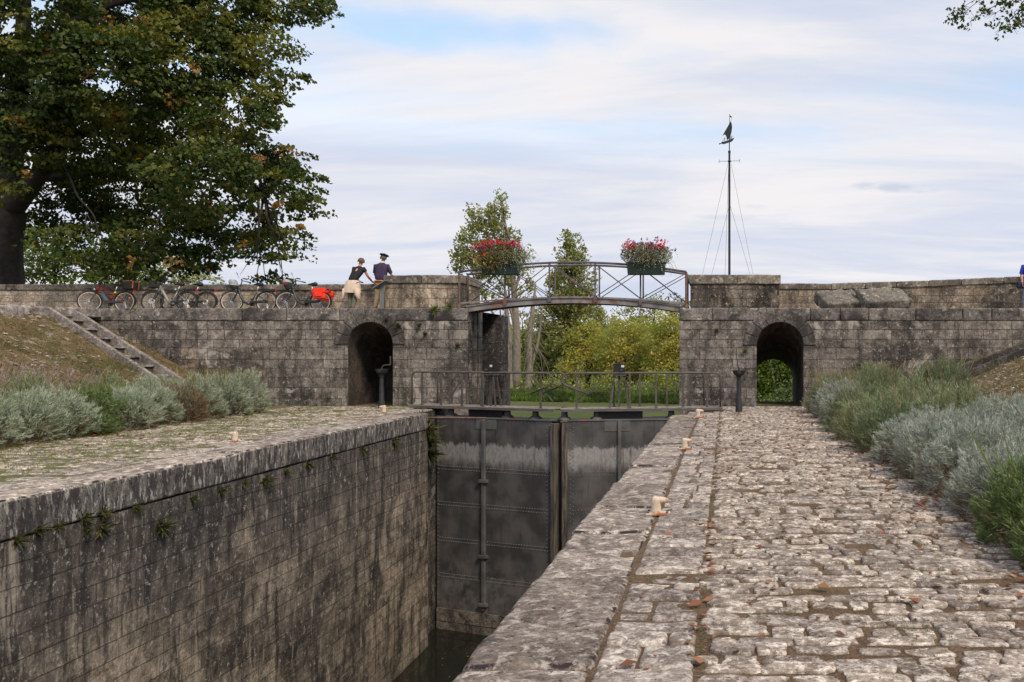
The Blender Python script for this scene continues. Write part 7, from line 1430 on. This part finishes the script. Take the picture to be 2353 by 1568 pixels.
def flowerbox(px, label, seed, kinds, trailx, fruit):
    yb = 25.86; x = XP(px, yb); zb = ZP(632, yb); t = empty('flower_box', (x, yb, zb), label, 'flower box', 'flower boxes on the footbridge'); rg = np.random.RandomState(seed)
    mb = MB(); mb.add([(-.54, -.13, 0), (.54, -.13, 0), (.54, .13, 0), (-.54, .13, 0), (-.57, -.16, .36), (.57, -.16, .36), (.57, .16, .36), (-.57, .16, .36)], [(3, 2, 1, 0), (0, 1, 5, 4), (1, 2, 6, 5), (2, 3, 7, 6), (3, 0, 4, 7), (4, 5, 6, 7)]); mb.box(-.585, .585, -.175, .175, .33, .365); mb.build('planter_box', M['boxg'], t, bevel=.015)
    n = 5200; P = inball(n, rg) * np.array([.78, .36, .40]) + np.array([0, 0, .58]); P = P[P[:, 2] > .28]; V, F = leafcloud(P, np.tile([0, 0, 1.0], (len(P), 1)), .045, .6, rg); link('leaves', np_mesh('leaves', V, F), LEAF['boxplant'], t)
    Ps = []
    for i in range(70):                                             # arching and hanging silver strands
        a = rg.uniform(-1, 1); x0 = trailx + a * .45; out = rg.uniform(-.5, .5) + (trailx + a * .3) * .9; L = rg.uniform(.35, .75); k = np.linspace(0, 1, 46)[:, None]
        up = rg.uniform(.0, .35); p = np.concatenate([x0 + out * k * L, -.10 - .22 * k * rg.uniform(.2, 1) + 0 * k, .50 + up * np.sin(k * 2.2) - rg.uniform(.1, .75) * k ** 2 * L * 1.3], 1); Ps.append(p + rg.normal(0, .010, p.shape))
    P = np.concatenate(Ps); V, F = leafcloud(P, np.tile([0, 0, -1.0], (len(P), 1)), .028, .8, rg); link('trailing_plants', np_mesh('trailing_plants', V, F), LEAF['trail'], t)
    if fruit:
        Ps = []
        for i in range(22): x0 = rg.uniform(-.55, -.05); k = np.linspace(0, 1, 40)[:, None]; p = np.concatenate([x0 + rg.uniform(-.2, .2) * k, -.18 - .08 * k, .45 - rg.uniform(.2, .42) * k], 1); Ps.append(p + rg.normal(0, .014, p.shape))
        P = np.concatenate(Ps); V, F = leafcloud(P, np.tile([0, 0, -1.0], (len(P), 1)), .036, .7, rg); link('hanging_leaves', np_mesh('hanging_leaves', V, F), LEAF['boxplant'], t)
    VV, FF, MI, off = [], [], [], 0
    for ki, (kd, cs) in enumerate(kinds.items()):
        Ps = []
        for (fx_, fz, sp, cnt) in cs:
            for i in range(int(cnt * .75)): c = np.array([fx_, -.08, fz]) + rg.normal(0, 1, 3) * np.array([sp * 1.2, .13, sp * .6]); Ps.append(c + rg.normal(0, .017, (7, 3)))
        P = np.concatenate(Ps); V, F = leafcloud(P, np.tile([0, -.5, .8], (len(P), 1)), .042, .9, rg, jitter=1.0); VV.append(V); FF.append(F + off); off += len(V); MI.append(np.full(len(F), ki, np.int32))
    o = link('flowers', np_mesh('flowers', np.concatenate(VV), np.concatenate(FF)), [PET[k_] for k_ in kinds], t); o.data.polygons.foreach_set('material_index', np.concatenate(MI))
    st = MB(); rr = random.Random(seed)
    for i in range(50): a = rr.uniform(-.55, .55); st.tube([(a, -.05, .35), (a * 1.15, -.06, .6), (a * 1.3 + rr.uniform(-.05, .05), -.07, rr.uniform(.7, .98))], .004, 4)
    st.build('stems', M['twig'], t)
flowerbox(1152, 'dark green flower box left on the footbridge, with red, pink and yellow flowers spilling over', 5, {'red': [(-.42, .88, .10, 34), (-.10, .98, .06, 22), (.10, .90, .12, 26), (.35, .9, .08, 12)], 'pink': [(-.60, .82, .10, 26), (.45, .88, .08, 18), (-.3, .95, .1, 10)], 'violet': [(-.5, .78, .06, 8), (.25, 1.0, .08, 6), (.1, .62, .25, 10)], 'orange': [(-.5, .55, .12, 22)], 'yellow': [(-.25, .32, .14, 12), (.05, .2, .12, 6)]}, .30, True)
flowerbox(1485, 'dark green flower box right on the footbridge, with red and violet flowers and silver trails', 6, {'red': [(-.42, .80, .10, 34), (.38, .86, .10, 34), (.5, .75, .08, 12)], 'pink': [(-.52, .95, .09, 20), (.2, .92, .12, 14), (.5, .98, .05, 10)], 'violet': [(-.6, .70, .12, 14), (-.2, .95, .1, 10), (.1, .88, .2, 12), (.8, .78, .06, 6), (-.3, .6, .15, 8)]}, .12, False)
